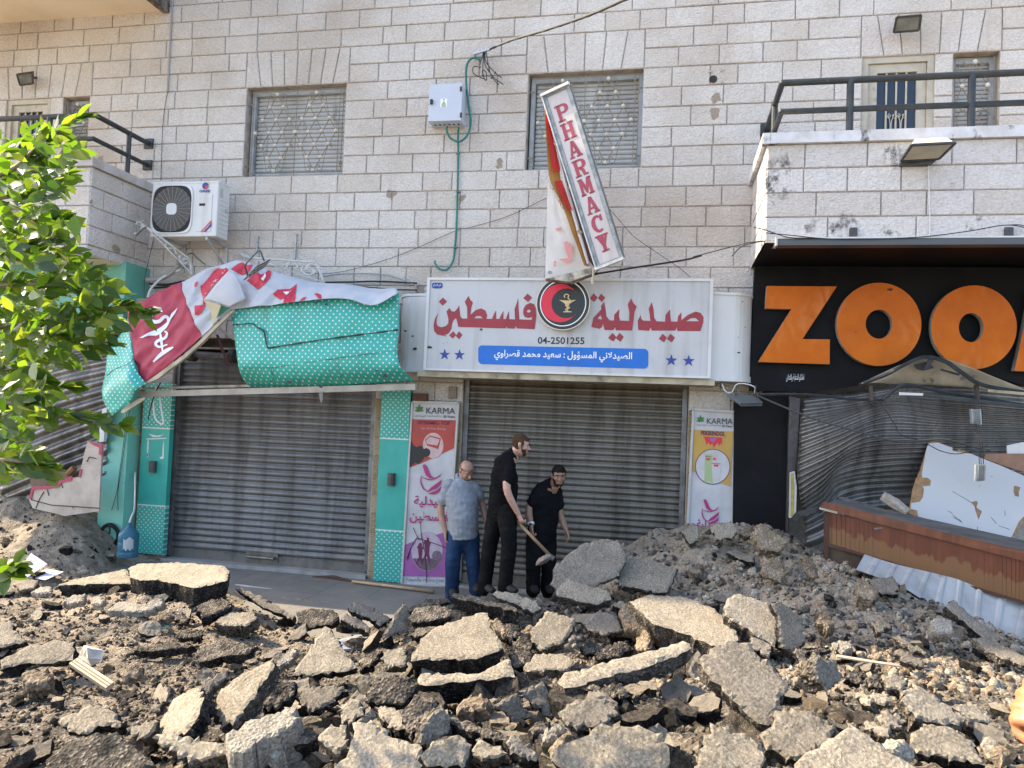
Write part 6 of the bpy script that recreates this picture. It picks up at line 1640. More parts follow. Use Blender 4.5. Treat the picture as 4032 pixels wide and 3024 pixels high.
while cnt<170:
 px,py=rr.uniform(-40,4080),rr.uniform(2330,3060)
 dens=1.0 if 1000<px<3000 else(.35 if px<1000 and py>2450 else .55)
 if px>2900 and py<2480 or rr.random()>dens:continue
 h=hit(px,py)
 if h.y>-1.9 or h.y<-7.2 or rough(h.x,h.y)<.9:continue
 i=rr.randrange(10);s=rr.uniform(.13,.30)
 if px<1000 or px>3000:s*=.75
 o=fprot[i]
 if i in used:o=o.copy();COL.objects.link(o)
 used.add(i)
 o.matrix_world=Matrix.Translation((h.x,h.y,float(hbase(h.x,h.y))+s*.16))@Matrix.Rotation(rr.gauss(.25,.33),4,'X')@Matrix.Rotation(rr.gauss(0,.3),4,'Y')@Matrix.Rotation(rr.uniform(0,6.28),4,'Z')@Matrix.Diagonal((s,s*rr.uniform(.7,1),s*rr.uniform(.8,1.3),1))
 tag(o,FL[fk[i]][0],'rubble chunk',FL[fk[i]][1],'thing')
 cnt+=1
# gravel that nobody could count
def gravel(name,count,smin,smax,mats,seed,region,label):
 rg=np.random.default_rng(seed)
 bm=bmesh.new();bmesh.ops.create_icosphere(bm,subdivisions=1,radius=1);bv=np.array([v.co[:] for v in bm.verts]);bf=np.array([[v.index for v in f.verts] for f in bm.faces]);bm.free()
 P=[]
 tries=0
 while len(P)<count:
  px=rg.uniform(-80,4110,4000);py=rg.uniform(1990,3080,4000)
  d=(CM.T@np.stack([(px-2016)/FPX,(py-1512)/FPX,np.ones_like(px)])).T
  x0,y0=rg.uniform(-9,4.4,4000),rg.uniform(-7.4,-.4,4000)
  keep=rg.uniform(0,1,4000)<np.clip((-y0+1.0)/7,.22,1)
  x0,y0=x0[keep],y0[keep]
  ok=np.array([rough(a,b)>rg.uniform(.3,1) and region(a,b) for a,b in zip(x0,y0)])
  P+=list(zip(x0[ok],y0[ok]))
 P=np.array(P[:count])
 z=hbase(P[:,0],P[:,1])+np.array([hfine(a,b) for a,b in P])
 s=smin*(smax/smin)**(rg.uniform(0,1,count)**2.2)
 M=rg.normal(size=(count,3,3));Q=np.linalg.qr(M)[0]
 sc=np.stack([s*rg.uniform(.8,1.4,count),s*rg.uniform(.6,1.1,count),s*rg.uniform(.45,.9,count)],1)
 jit=1+rg.normal(0,.16,(count,len(bv),1))
 vv=np.einsum('nij,nkj->nki',Q,bv[None]*jit*sc[:,None,:])+np.stack([P[:,0],P[:,1],z+s*.15],1)[:,None,:]
 ff=(bf[None]+(np.arange(count)*len(bv))[:,None,None]).reshape(-1,3)
 me=bpy.data.meshes.new(name)
 me.vertices.add(count*len(bv));me.vertices.foreach_set('co',vv.ravel())
 me.loops.add(len(ff)*3);me.loops.foreach_set('vertex_index',ff.ravel())
 me.polygons.add(len(ff));me.polygons.foreach_set('loop_start',np.arange(0,len(ff)*3,3))
 for m_ in mats:me.materials.append(m_)
 me.polygons.foreach_set('material_index',np.repeat(rg.integers(0,len(mats),count),len(bf)))
 me.update(calc_edges=True)
 me.validate()
 o=link(name,me)
 tag(o,label,None,None,'stuff')
gravel('gravel',15000,.008,.038,[M_MIXA,M_SIDE,M_SIDE,M_MIXA,M_BROCK,M_MIXA],1,lambda a,b:True,'loose gravel and crumbs of asphalt covering the heap')
gravel('mound_gravel',9000,.01,.055,[M_BROCK,M_CONC,M_BROCK,M_TOPT,M_MIXA],2,lambda a,b:a>-.9 and b>-4.2,'dusty brown stones covering the earth mound')
gravel('dust_stones',9000,.008,.032,[M_BROCK,M_MIXA,M_MIXA,M_BROCK],3,lambda a,b:a<-2.4,'tan stones and crumbs on the left slope')
# people
def frame_of(t,ref=Vector((0,1,0))):
 t=t.normalized()
 a=ref-t*ref.dot(t)
 if a.length<1e-4:a=Vector((1,0,0))-t*t.x
 a.normalize()
 return a,t.cross(a).normalized()
def loft(mb,secs,n=16,ref=Vector((0,1,0)),mi=0):
 """closed body through sections (centre, half width, half depth[, ref]); depth lies along ref"""
 rings=[]
 C_=[Vector(s[0]) for s in secs]
 for i,s in enumerate(secs):
  t=C_[min(i+1,len(C_)-1)]-C_[max(i-1,0)]
  if t.length<1e-6:t=Vector((0,0,1))
  d,w_=frame_of(t,Vector(s[3]) if len(s)>3 else ref)
  rings.append([C_[i]+w_*(s[1]*math.cos(2*math.pi*j/n))+d*(s[2]*math.sin(2*math.pi*j/n)) for j in range(n)])
 k=len(mb.v)
 mb.v+=[p for r_ in rings for p in r_]
 for i in range(len(rings)-1):
  for j in range(n):
   a,b=k+i*n+j,k+i*n+(j+1)%n
   mb.f.append((a,b,b+n,a+n));mb.m.append(mi)
 mb.f.append(tuple(k+j for j in reversed(range(n))));mb.m.append(mi)
 e=k+(len(rings)-1)*n
 mb.f.append(tuple(e+j for j in range(n)));mb.m.append(mi)
def limb(mb,pts,rad,n=12,mi=0,flat=1.0,ref=Vector((0,1,0))):
 """tapered limb with rounded ends"""
 s=spline(pts,5);L=len(s)
 rr_=[rad[min(int(i/(L-1)*(len(rad)-1)),len(rad)-2)]*(1-(i/(L-1)*(len(rad)-1))%1 if i<L-1 else 0)+rad[min(int(i/(L-1)*(len(rad)-1))+1,len(rad)-1)]*((i/(L-1)*(len(rad)-1))%1 if i<L-1 else 1) for i in range(L)]
 t0=(s[0]-s[1]).normalized();t1=(s[-1]-s[-2]).normalized()
 secs=[(s[0]+t0*rr_[0]*.8,rr_[0]*.5,rr_[0]*.5*flat)]+[(p,r_,r_*flat) for p,r_ in zip(s,rr_)]+[(s[-1]+t1*rr_[-1]*.8,rr_[-1]*.5,rr_[-1]*.5*flat)]
 loft(mb,secs,n,ref,mi)
def fuse(mb,name,m_,parent,voxel=.009,sm=6,wrinkle=0,seed=0):
 o=mb.build(name+'_raw',m_,parent)
 md=o.modifiers.new('r','REMESH');md.mode='VOXEL';md.voxel_size=voxel
 md=o.modifiers.new('s','SMOOTH');md.factor=.5;md.iterations=sm
 dg=bpy.context.evaluated_depsgraph_get()
 me=bpy.data.meshes.new_from_object(o.evaluated_get(dg))
 bpy.data.objects.remove(o)
 if wrinkle:
  nn=[v.normal.copy() for v in me.vertices]
  for v,n_ in zip(me.vertices,nn):
   p=v.co
   v.co=p+n_*wrinkle*(noise.noise(Vector((p.x*9,p.y*9,p.z*22+seed)))+.6*noise.noise(Vector((p.x*24+p.z*18,p.y*24,p.z*20-p.x*14+seed))))
 me.polygons.foreach_set('use_smooth',[True]*len(me.polygons))
 me.name=name
 me.materials.clear();me.materials.append(m_)
 o=link(name,me,parent)
 return o
def head_basis(yaw,pitch):
 """facing direction: yaw measured from straight at the camera (-Y) towards +X, pitch down positive"""
 f=Vector((math.sin(yaw)*math.cos(pitch),-math.cos(yaw)*math.cos(pitch),-math.sin(pitch)))
 r_=f.cross(Vector((0,0,1))).normalized()
 u=r_.cross(f).normalized()
 return f,r_,u
def head(mb,c,f,r_,u,s=1.0):
 """head about .235 m high: skull, face, jaw, nose, ears, lips, brow; c is the middle of the head"""
 H=.118*s
 secs=[]
 for h,cf,hw,hd in((-1.0,.36,.16,.16),(-.93,.34,.27,.30),(-.78,.24,.40,.48),(-.6,.16,.47,.58),(-.4,.10,.53,.66),(-.15,.04,.58,.74),(.1,0,.62,.80),(.35,-.03,.64,.82),(.6,-.06,.60,.76),(.8,-.08,.48,.60),(.93,-.09,.32,.40),(1.0,-.09,.12,.15)):
  secs.append([c+u*(h*H)+f*(cf*H)+r_*(math.cos(t)*hw*H)+f*(math.sin(t)*hd*H) for t in[2*math.pi*j/20 for j in range(20)]])
 mb.grid([s+s[:1] for s in secs]);mb.add(secs[0],[tuple(range(20))]);mb.add(secs[-1],[tuple(range(20))])
 B=lambda x,y,z:c+r_*(x*H)+f*(y*H)+u*(z*H)
 limb(mb,[B(0,.74,.12),B(0,.88,-.1),B(0,.96,-.24)],[.05*H,.075*H,.11*H],8)
 for sx in(-1,1):
  mb.ball(B(sx*.09,.84,-.27),.075*H,8,6)
  limb(mb,[B(sx*.06,.77,.2),B(sx*.26,.74,.22),B(sx*.42,.6,.16)],[.06*H,.08*H,.06*H],6)
  mb.ball(B(sx*.32,.55,-.2),.19*H,8,6)
  E=B(sx*.63,-.05,-.02)
  ew=(r_*sx*.8-f*.5).normalized()
  loft(mb,[(E+u*(.26*H),.03*H,.06*H,f),(E+u*(.16*H)+ew*.05*H,.05*H,.15*H,f),(E+ew*.06*H,.05*H,.16*H,f),(E-u*(.2*H),.05*H,.1*H,f),(E-u*(.27*H),.03*H,.05*H,f)],8)
 limb(mb,[B(-.2,.66,-.5),B(0,.76,-.49),B(.2,.66,-.5)],[.035*H,.055*H,.035*H],6)
 limb(mb,[B(-.16,.66,-.6),B(0,.73,-.61),B(.16,.66,-.6)],[.035*H,.06*H,.035*H],6)
 mb.ball(B(0,.58,-.86),.17*H,8,6)
 return B,H
def face_bits(B,H,c,f,r_,u,root,hairm,beard=None,brow=None):
 W_=MB();I=MB()
 for sx in(-1,1):
  p=B(sx*.23,.655,.05)
  W_.ball(p,.085*H,10,8);I.ball(p+f*.05*H-u*.012*H,.055*H,8,6)
 e=W_.build('eyes',M_EYE,root,smooth=True);I.build('iris',M_INK,e,smooth=True)
 L=MB()
 for sx in(-1,1):
  limb(L,[B(sx*.08,.83,.2),B(sx*.25,.80,.245),B(sx*.42,.66,.17)],[.028*H,.04*H,.025*H],6)
 L.build('eyebrows',brow or hairm,root,smooth=True)
def hand(mb,wrist,d,palm_n,curl_=.5,s=1.0,thumb_side=1):
 """palm and five fingers; d points from wrist to knuckles, palm_n out of the palm"""
 d=d.normalized();pn=(palm_n-d*palm_n.dot(d)).normalized();x=d.cross(pn).normalized()*thumb_side
 loft(mb,[(wrist,.026*s,.02*s,pn),(wrist+d*.03*s,.034*s,.019*s,pn),(wrist+d*.07*s,.041*s,.016*s,pn),(wrist+d*.092*s,.040*s,.013*s,pn)],10)
 for i,(o,L) in enumerate(((.030,.068),(.010,.078),(-.011,.072),(-.030,.056))):
  b=wrist+d*.088*s+x*o*s
  L*=s
  a=0;pts=[b-d*.02*s,b]
  for seg,fr in enumerate((.45,.32,.23)):
   a+=curl_*(.6,1.0,.8)[seg]*(1+.12*i)
   b=b+(d*math.cos(a)+pn*math.sin(a)+x*(o*.8))*L*fr
   pts.append(b)
  limb(mb,pts,[.0105*s,.0105*s,.0095*s,.0085*s,.0065*s],8)
 b=wrist+d*.022*s+x*.026*s
 limb(mb,[b,b+x*.022*s+d*.03*s+pn*.012*s,b+x*.026*s+d*.058*s+pn*.025*s,b+x*.018*s+d*.078*s+pn*.035*s],[.017*s,.0135*s,.0115*s,.008*s],8)
def skinmat(name,a,b_):
 m=mat(name,a,.5,b_,18)
 bn_=m.node_tree.nodes['Principled BSDF']
 bn_.inputs['Subsurface Weight'].default_value=.12;bn_.inputs['Subsurface Radius'].default_value=(.02,.008,.004)
 return m
M_EYE=mat('eye_white',(.3,.27,.25),.3)
SK1=skinmat('tan_skin',(.36,.20,.135),(.31,.165,.11));SK2=skinmat('fair_skin',(.50,.30,.22),(.46,.26,.19));SK3=skinmat('olive_skin',(.27,.15,.095),(.23,.12,.075))
M_GREYT=mat('grey_polo_knit',(.25,.265,.29),.9,(.22,.235,.26),6,bs=.3,bscale=300,bdist=.002)
M_JEANS=mat('blue_denim',(.014,.030,.068),.9,(.026,.05,.105),4,bs=.4,bscale=260,bdist=.002,stretch=(1,1,.5))
M_BLKT=mat('black_knit',(.006,.006,.007),.95,(.009,.009,.01),6,bs=.3,bscale=300)
M_BLKJ=mat('black_denim',(.007,.007,.0075),.95,(.012,.0115,.0115),5,c3=(.035,.032,.03),scale3=5,lo3=.62,hi3=.78)
for m_ in(M_BLKT,M_BLKJ,M_JEANS,M_GREYT):m_.node_tree.nodes['Principled BSDF'].inputs['Specular IOR Level'].default_value=.08
M_SHOE=mat('dark_shoe',(.012,.011,.01),.8,(.02,.018,.016),12)
M_HAIRB=mat('brown_hair',(.05,.028,.017),.8,(.085,.05,.03),60,bs=.8,bscale=220,bdist=.004)
M_HAIRK=mat('black_hair',(.008,.007,.007),.75,(.016,.014,.013),60,bs=.8,bscale=220,bdist=.004)
for m_ in(M_HAIRB,M_HAIRK):m_.node_tree.nodes['Principled BSDF'].inputs['Specular IOR Level'].default_value=.05
M_STUB=mat('grey_stubble',(.13,.09,.07),.8,(.22,.15,.11),90)
M_STUBL=mat('cropped_grey_hair',(.10,.08,.07),.85,(.17,.14,.12),90)
def cap(c,f,r_,u,H,hfun,grow,name,m_,parent,lo=-1.0):
 """hair or beard as a shell over the head's slices where hfun(angle from the front, height) is true"""
 sl=((-1.0,.36,.16,.16),(-.93,.34,.27,.30),(-.78,.24,.40,.48),(-.6,.16,.47,.58),(-.4,.10,.53,.66),(-.15,.04,.58,.74),(.1,0,.62,.80),(.35,-.03,.64,.82),(.6,-.06,.60,.76),(.8,-.08,.48,.60),(.93,-.09,.32,.40),(1.0,-.09,.12,.15),(1.03,-.09,.01,.01))
 hs=[s[0] for s in sl]
 def at(h):
  for i in range(len(sl)-1):
   if sl[i][0]<=h<=sl[i+1][0]:
    t=(h-sl[i][0])/(sl[i+1][0]-sl[i][0])
    return[sl[i][k]*(1-t)+sl[i+1][k]*t for k in range(4)]
  return sl[-1]
 n,mlev=48,44
 V_,ok=[],[]
 for i in range(mlev+1):
  h=-1+2.03*i/mlev
  _,cf,hw,hd=at(h)
  for j in range(n):
   a=2*math.pi*j/n
   g=grow*(1+.35*noise.noise(Vector((math.cos(a)*6,math.sin(a)*6,h*8))))
   V_.append(c+u*(h*H*(1+(grow if h>.8 else 0)))+f*(cf*H)+r_*(math.sin(a)*(hw+g)*H)+f*(math.cos(a)*(hd+g)*H))
   ok.append(hfun(abs(math.degrees(math.atan2(math.sin(a),math.cos(a)))),h))
 mb=MB();mb.v=V_
 for i in range(mlev):
  for j in range(n):
   q4=(i*n+j,i*n+(j+1)%n,(i+1)*n+(j+1)%n,(i+1)*n+j)
   if all(ok[k] for k in q4):mb.f.append(q4);mb.m.append(0)
 o=mb.build(name,m_,parent,smooth=True)
 md=o.modifiers.new('t','SOLIDIFY');md.thickness=.004;md.offset=-1
 return o
def p_(x,y,Y):return V('P',x,y,Y)
def person(label,Yb,J,yaw,hyaw,hpitch,skin,shirt_m,trou_m,hairfun,beardfun,hair_m,beard_m,belly,hands,hs=1.0,group=None,wd=1.0):
 """J: joints traced on the photograph, each (x, y, depth offset)"""
 G_={k:p_(v[0],v[1],Yb+v[2]) for k,v in J.items()}
 base=(G_['footL']+G_['footR'])/2
 root=thing('person',label,'person',(base.x,base.y,0),group)
 tf=Vector((math.sin(yaw),-math.cos(yaw),0))
 f,r_,u=head_basis(hyaw,hpitch)
 hc=G_['head']
 b=MB()
 B,H=head(b,hc,f,r_,u,hs)
 limb(b,[G_['neck']-Vector((0,0,.05)),G_['neck'],hc-u*.05-f*.02],[.065,.06,.056],14)
 hip=(G_['hipL']+G_['hipR'])/2
 sh=(G_['shL']+G_['shR'])/2
 spine=[hip-Vector((0,0,.02)),hip.lerp(sh,.3),hip.lerp(sh,.62),sh]
 loft(b,[(spine[0],.14,.10,tf),(spine[1],.14,.10,tf),(spine[2],.15,.10,tf),(sh,.15,.09,tf),(G_['neck'],.06,.06,tf)],16)
 for s in 'LR':
  limb(b,[G_['sh'+s],G_['el'+s],G_['wr'+s]],[.052,.046,.043,.040,.028],12)
  hd_,pn,cu,ts=hands[s]
  hand(b,G_['wr'+s],Vector(hd_),Vector(pn),cu,.98,ts)
  limb(b,[G_['hip'+s],G_['kn'+s],G_['an'+s]],[.08,.07,.055,.05,.04],12)
 fuse(b,'body',skin,root,.0055,3)
 face_bits(B,H,hc,f,r_,u,root,hair_m)
 if hairfun:cap(hc,f,r_,u,H,hairfun,.032,'hair',hair_m,root)
 if beardfun:cap(hc,f,r_,u,H,beardfun,.028,'beard',beard_m,root)
 g=MB()
 up=(sh-hip).normalized()
 W_=(G_['shL']-G_['shR']).length/2
 hem=hip-up*.07
 loft(g,[(hem,.178*wd,.135+belly*.5,tf),(hip+up*.02,.178*wd,.138+belly*.8,tf),(hip.lerp(sh,.35)+tf*belly*.4,.178*wd,.138+belly,tf),(hip.lerp(sh,.68)+tf*belly*.25,.195*wd,.14+belly*.4,tf),(hip.lerp(sh,.88),.198*wd,.122,tf),(sh+up*.035,.165*wd,.09,tf),(sh.lerp(G_['neck'],.6)+up*.02,.085,.08,tf),(G_['neck']+up*.01,.07,.068,tf)],20)
 for s in 'LR':
  e=G_['sh'+s].lerp(G_['el'+s],.72)
  limb(g,[G_['sh'+s].lerp(sh,.25),G_['sh'+s],G_['sh'+s].lerp(G_['el'+s],.4),e],[.06,.068,.07,.068],12)
 so=fuse(g,'shirt',shirt_m,root,.009,5,.008,Yb)
 c=MB()
 n_=G_['neck'];ax_=(hc-u*.06-n_).normalized()
 d_,w_=frame_of(ax_,tf)
 for k in range(2):
  pass
 ring=[]
 for z,ex in((-.012,.074),(.028,.068),(.034,.072),(-.004,.082)):
  ring.append([n_+ax_*(z-.018*math.cos(t))+d_*(math.cos(t)*ex)+w_*(math.sin(t)*ex) for t in[2*math.pi*i/24+.25 for i in range(23)]])
 c.grid(ring);co_=c.build('collar',shirt_m,so,smooth=True)
 co_.modifiers.new('t','SOLIDIFY').thickness=.004
 g=MB()
 loft(g,[(hip+up*.06,.158,.118+belly*.3,tf),(hip,.168,.125+belly*.2,tf),(hip-up*.10,.165,.122,tf),(hip-up*.17,.10,.09,tf)],18)
 for s in 'LR':
  a=G_['an'+s]
  kn=G_['kn'+s]
  limb(g,[G_['hip'+s],G_['hip'+s].lerp(kn,.5),kn,kn.lerp(a,.5),a+(a-kn).normalized()*.055],[.112,.108,.092,.088,.082,.08],14)
 fuse(g,'trousers',trou_m,root,.010,5,.006,Yb+3)
 for s in 'LR':
  t=G_['an'+s];fd=(G_['foot'+s]-t);fd.z=0
  fd=fd.normalized() if fd.length>.02 else tf
  g=MB();gz=G_['foot'+s].z
  loft(g,[(Vector((t.x,t.y,gz+.045))-fd*.075,.03,.035,Vector((0,0,1))),(Vector((t.x,t.y,gz+.055))-fd*.03,.042,.055,Vector((0,0,1))),(Vector((t.x,t.y,gz+.05))+fd*.05,.046,.05,Vector((0,0,1))),(Vector((t.x,t.y,gz+.035))+fd*.13,.05,.035,Vector((0,0,1))),(Vector((t.x,t.y,gz+.03))+fd*.18,.035,.025,Vector((0,0,1)))],12)
  limb(g,[Vector((t.x,t.y,gz+.05)),t],[.05,.05,.05],10)
  fuse(g,'shoe',M_SHOE,root,.008,3)
 return root,G_,(B,H,hc,f,r_,u)
Y1=-.85
r1,g1,h1=person('balding man in a grey polo shirt and blue jeans looking down, glasses pushed up',Y1,{'head':(312,258,-.02),'neck':(282,300,0),'shL':(352,342,.04),'shR':(220,330,-.08),'elL':(392,420,.10),'elR':(180,452,-.06),'wrL':(415,520,.06),'wrR':(203,572,-.10),'hipL':(330,575,.02),'hipR':(262,575,-.04),'knL':(345,715,-.02),'knR':(242,730,-.10),'anL':(362,862,.02),'anR':(238,888,-.04),'footL':(372,892,-.12),'footR':(245,915,-.18)},R(28),R(48),R(26),SK1,M_GREYT,M_JEANS,lambda a,h:(a>70 and-.35<h<.38 and not(75<a<100 and h<.12)),lambda a,h:(a<80 and h<-.45),M_STUBL,M_STUB,.05,{'L':((.1,-.1,-1),(-1,-.2,0),.35,1),'R':((.12,-.15,-1),(1,.3,0),.35,-1)})
B,H,hc,f,r_,u=h1
m=MB()
for sx in(-1,1):
 c=B(sx*.26,.86,.46);m.tube([c+r_*(.2*H*math.cos(t))+u*(.12*H*math.sin(t)) for t in[2*math.pi*i/16 for i in range(17)]],.0022,5)
 m.tube([B(sx*.46,.84,.46),B(sx*.68,.4,.36),B(sx*.68,-.1,.22)],.0025,5)
m.tube([B(-.07,.9,.47),B(.07,.9,.47)],.0025,5)
m.build('glasses',M_INK,r1)
m=MB();p=g1['shL'].lerp(g1['shR'],.25)+Vector((.05,-.14,-.07));m.box(p.x-.02,p.x+.02,p.y,p.y+.003,p.z-.006,p.z+.006)
Y2=-1.12
r2,g2,h2=person('tall bearded young man in black shirt and trousers, in profile, holding the shovel',Y2,{'head':(594,120,0),'neck':(556,172,.02),'shL':(486,212,.06),'shR':(540,222,-.12),'elL':(520,330,.2),'elR':(524,350,-.24),'wrL':(560,440,.16),'wrR':(583,482,-.16),'hipL':(478,440,.08),'hipR':(520,445,-.08),'knL':(436,640,.08),'knR':(535,645,-.10),'anL':(408,850,.08),'anR':(514,855,-.05),'footL':(440,892,.0),'footR':(545,890,-.1)},R(118),R(100),R(10),SK2,M_BLKT,M_BLKJ,lambda a,h:(h>.40+.05*math.sin(a*.25)) or(a>66 and h>.0 and not(84<a<100 and h<.14)) or(a>100 and h>-.45) or(h>.62),lambda a,h:(a<80 and h<-.64) or(34<a<84 and-.66<h<-.32) or(68<a<88 and-.34<h<.05) or(a<34 and-.44<h<-.37),M_HAIRB,M_HAIRB,.02,{'L':((.5,.1,-.8),(0,.3,-.6),1.0,1),'R':((.45,.05,-.85),(.55,.65,.3),1.05,-1)})
Y3=-.92
r3,g3,h3=person('bearded man in black bending forward beside the tall man, looking toward the camera',Y3,{'head':(793,282,-.08),'neck':(765,328,.0),'shL':(778,352,.12),'shR':(690,362,-.06),'elL':(800,478,.10),'elR':(640,452,-.10),'wrL':(832,560,.02),'wrR':(651,545,-.18),'hipL':(732,588,.10),'hipR':(676,592,-.02),'knL':(742,738,.06),'knR':(662,735,-.08),'anL':(736,862,.10),'anR':(660,862,.0),'footL':(748,892,.0),'footR':(668,892,-.12)},R(52),R(18),R(8),SK3,M_BLKT,M_BLKJ,lambda a,h:(h>.40+.05*math.sin(a*.2)) or(a>58 and h>.05 and not(80<a<100 and h<.16)) or(a>100 and h>-.5),lambda a,h:(a<84 and h<-.64) or(42<a<86 and h<-.2) or(a<42 and-.44<h<-.36),M_HAIRK,M_HAIRK,.01,{'L':((.35,-.2,-.9),(-.9,-.2,.2),.45,1),'R':((.15,-.1,-.95),(.75,.55,.2),1.05,-1)})
m=MB();a_,b_=g3['elR'],g3['wrR'];d=(b_-a_).normalized();c=b_-d*.03
m.tube([c-d*.012,c+d*.012],.038,14,caps=False)
wt=m.build('watch_strap',mat('white_strap',(.6,.6,.6),.4),r3)
m=MB();pp=c+Vector((.0,-.036,.0));m.tube([pp,pp+Vector((0,-.008,0))],.016,12);m.build('watch_face',M_INK,wt)
YSH=-1.20
sv=thing('shovel','short wooden handled shovel with a dirty flat blade held by the two men in black','shovel',V('P',720,720,YSH))
m=MB();m.tube([V('P',578,520,YSH+.02),V('P',640,585,YSH-.04),V('P',748,698,YSH)],[.018,.017,.019],10);m.build('handle',mat('shovel_wood',(.38,.24,.13),.6,(.28,.17,.09),6,stretch=(3,3,3)),sv,smooth=True)
m=MB();P=VV('P',[(742,690),(757,700),(752,714),(735,732),(702,748),(674,750),(676,732),(690,712),(715,698)],YSH-.03)
c=sum(P,Vector())/len(P)
m.add([c+Vector((0,-.05,0))]+P,[(0,i+1,(i+1)%len(P)+1) for i in range(len(P))])
o=m.build('blade',mat('dusty_steel',(.32,.26,.2),.6,(.2,.15,.11),9,metal=.2),sv);o.modifiers.new('t','SOLIDIFY').thickness=.006
m=MB();m.tube([V('P',728,688,YSH),V('P',770,716,YSH)],[.026,.03],10);m.build('socket',mat('socket_steel',(.12,.09,.07),.6,(.3,.25,.2),20),sv,smooth=True)
hb=thing('person','sunlit bare fist and forearm of an onlooker at the right picture edge','person',W(4060,3000,-7.75))
b=MB()
w0=W(4180,2850,-7.9)
limb(b,[w0+Vector((.55,.1,-.32)),w0+Vector((.3,.06,-.15)),w0+Vector((.05,.02,-.0))],[.055,.05,.04,.034],14)
hand(b,w0+Vector((.07,0,.0)),Vector((-1,.05,.3)),Vector((-.2,1,-.4)),1.45,1.25,1)
fuse(b,'body',skinmat('sunlit_skin',(.40,.155,.07),(.36,.13,.055)),hb,.005,4)
g=MB();limb(g,[w0+Vector((.95,.2,-.5)),w0+Vector((.7,.13,-.4)),w0+Vector((.45,.08,-.26))],[.1,.085,.075],14)
fuse(g,'sleeve',M_GREYT,hb,.008,4)
# ficus at the left edge
M_LEAF=bpy.data.materials.new('ficus_leaf')
def leafmat():
 n,b=nodes(M_LEAF)
 o=n.nodes['Material Output']
 geo=N(n,'ShaderNodeNewGeometry')
 k=ramp(n,geo.outputs['Random Per Island'],[(0,(.02,.048,.008)),(.5,(.034,.075,.012)),(.85,(.06,.11,.018)),(1,(.12,.15,.025))])
 k2=ramp(n,geo.outputs['Random Per Island'],[(0,(.09,.20,.008)),(.6,(.2,.36,.014)),(1,(.42,.50,.03))])
 LK(n,k,b.inputs['Base Color']);b.inputs['Roughness'].default_value=.38
 t=N(n,'ShaderNodeBsdfTranslucent');LK(n,k2,t.inputs[0])
 mx=N(n,'ShaderNodeMixShader');mx.inputs[0].default_value=.45
 LK(n,b.outputs[0],mx.inputs[1]);LK(n,t.outputs[0],mx.inputs[2]);LK(n,mx.outputs[0],o.inputs[0])
leafmat()
M_BARK=mat('grey_bark',(.16,.12,.08),.85,(.24,.19,.13),25,bs=.5)
tree=thing('ficus_tree','leafy green ficus tree leaning into the left side of the picture','tree',(-3.3,-7.35,.45))
rt=random.Random(23)
brs=[[(0,690,-7.3),(140,586,-7.28),(183,549,-7.25),(299,470,-7.2)],[(0,990,-7.35),(110,958,-7.3),(215,934,-7.3)],[(0,1122,-7.3),(245,1122,-7.25),(380,1116,-7.2)],[(0,1280,-7.3),(152,1305,-7.3),(305,1342,-7.25),(425,1354,-7.2)],[(0,1586,-7.35),(152,1610,-7.3),(293,1641,-7.25),(470,1677,-7.2)],[(152,1305,-7.3),(256,1262,-7.25),(464,1210,-7.2),(560,1228,-7.2)],[(0,1810,-7.4),(122,1836,-7.35),(180,1850,-7.3)],[(0,780,-7.2),(120,760,-7.15),(250,690,-7.1)],[(0,1450,-7.2),(150,1490,-7.15),(270,1530,-7.1)],[(0,880,-7.1),(160,860,-7.1),(260,850,-7.05)],[(-60,2262,-7.5),(20,2245,-7.5),(60,2230,-7.5)]]
m=MB()
trunk=spline([(-3.3,-7.35,.4),(-3.25,-7.35,1.2),(-3.3,-7.3,2.1),(-3.15,-7.3,3.0)],6)
m.tube(trunk,[.09-.05*i/len(trunk) for i in range(len(trunk))],10)
m.build('trunk',M_BARK,tree,smooth=True)
bpaths=[]
m=MB()
for i,b in enumerate(brs):
 P=[W(*p) for p in b]
 if b[0][0]<=0:
  s=trunk[min(len(trunk)-1,max(2,int((P[0].z-.3)/2.7*len(trunk))-2))]
  mid=s.lerp(P[0],.55)+Vector((0,0,.05))
  P=[s,mid]+P
 sp=spline(P,7)
 m.tube(sp,[.011*(1-.72*k/len(sp)) for k in range(len(sp))],6)
 bpaths.append(sp)
m.build('branch',M_BARK,tree,smooth=True)
LV,LF=[],[]
def leaf(p,d,nrm_,L,wd):
 d=d.normalized();x=d.cross(nrm_)
 if x.length<.05:x=d.orthogonal()
 x.normalize();n_=x.cross(d).normalized()
 k=len(LV)
 bend=rt.uniform(-.1,.22);fold=rt.uniform(.05,.3)
 for t,ww in((0,.03),(.14,.32),(.34,.86),(.54,1.0),(.74,.74),(.9,.3),(1.0,.02)):
  c=p+d*(L*t)-n_*(bend*L*t*t)
  w_=wd*ww/2
  LV.extend([c-x*w_+n_*fold*w_,c,c+x*w_+n_*fold*w_])
 for i in range(6):
  a=k+i*3
  LF.extend([(a,a+1,a+4,a+3),(a+1,a+2,a+5,a+4)])
def rleaf(p,out):
 d=(out.normalized()*.8+Vector((rt.gauss(.25,.5),rt.gauss(0,.5),rt.gauss(.0,.55)))).normalized()
 nn=Vector((rt.gauss(-.2,.6),rt.gauss(-.6,.6),rt.gauss(.5,.6)))
 L=rt.uniform(.055,.088)
 leaf(p,d,nn,L,L*rt.uniform(.40,.54))
for sp in bpaths:
 for i in range(8,len(sp)):
  t=sp[i]-sp[i-1]
  for k in range(2):
   rleaf(sp[i-1].lerp(sp[i],rt.random()),t)
 for k in range(3):rleaf(sp[-1],sp[-1]-sp[-2])
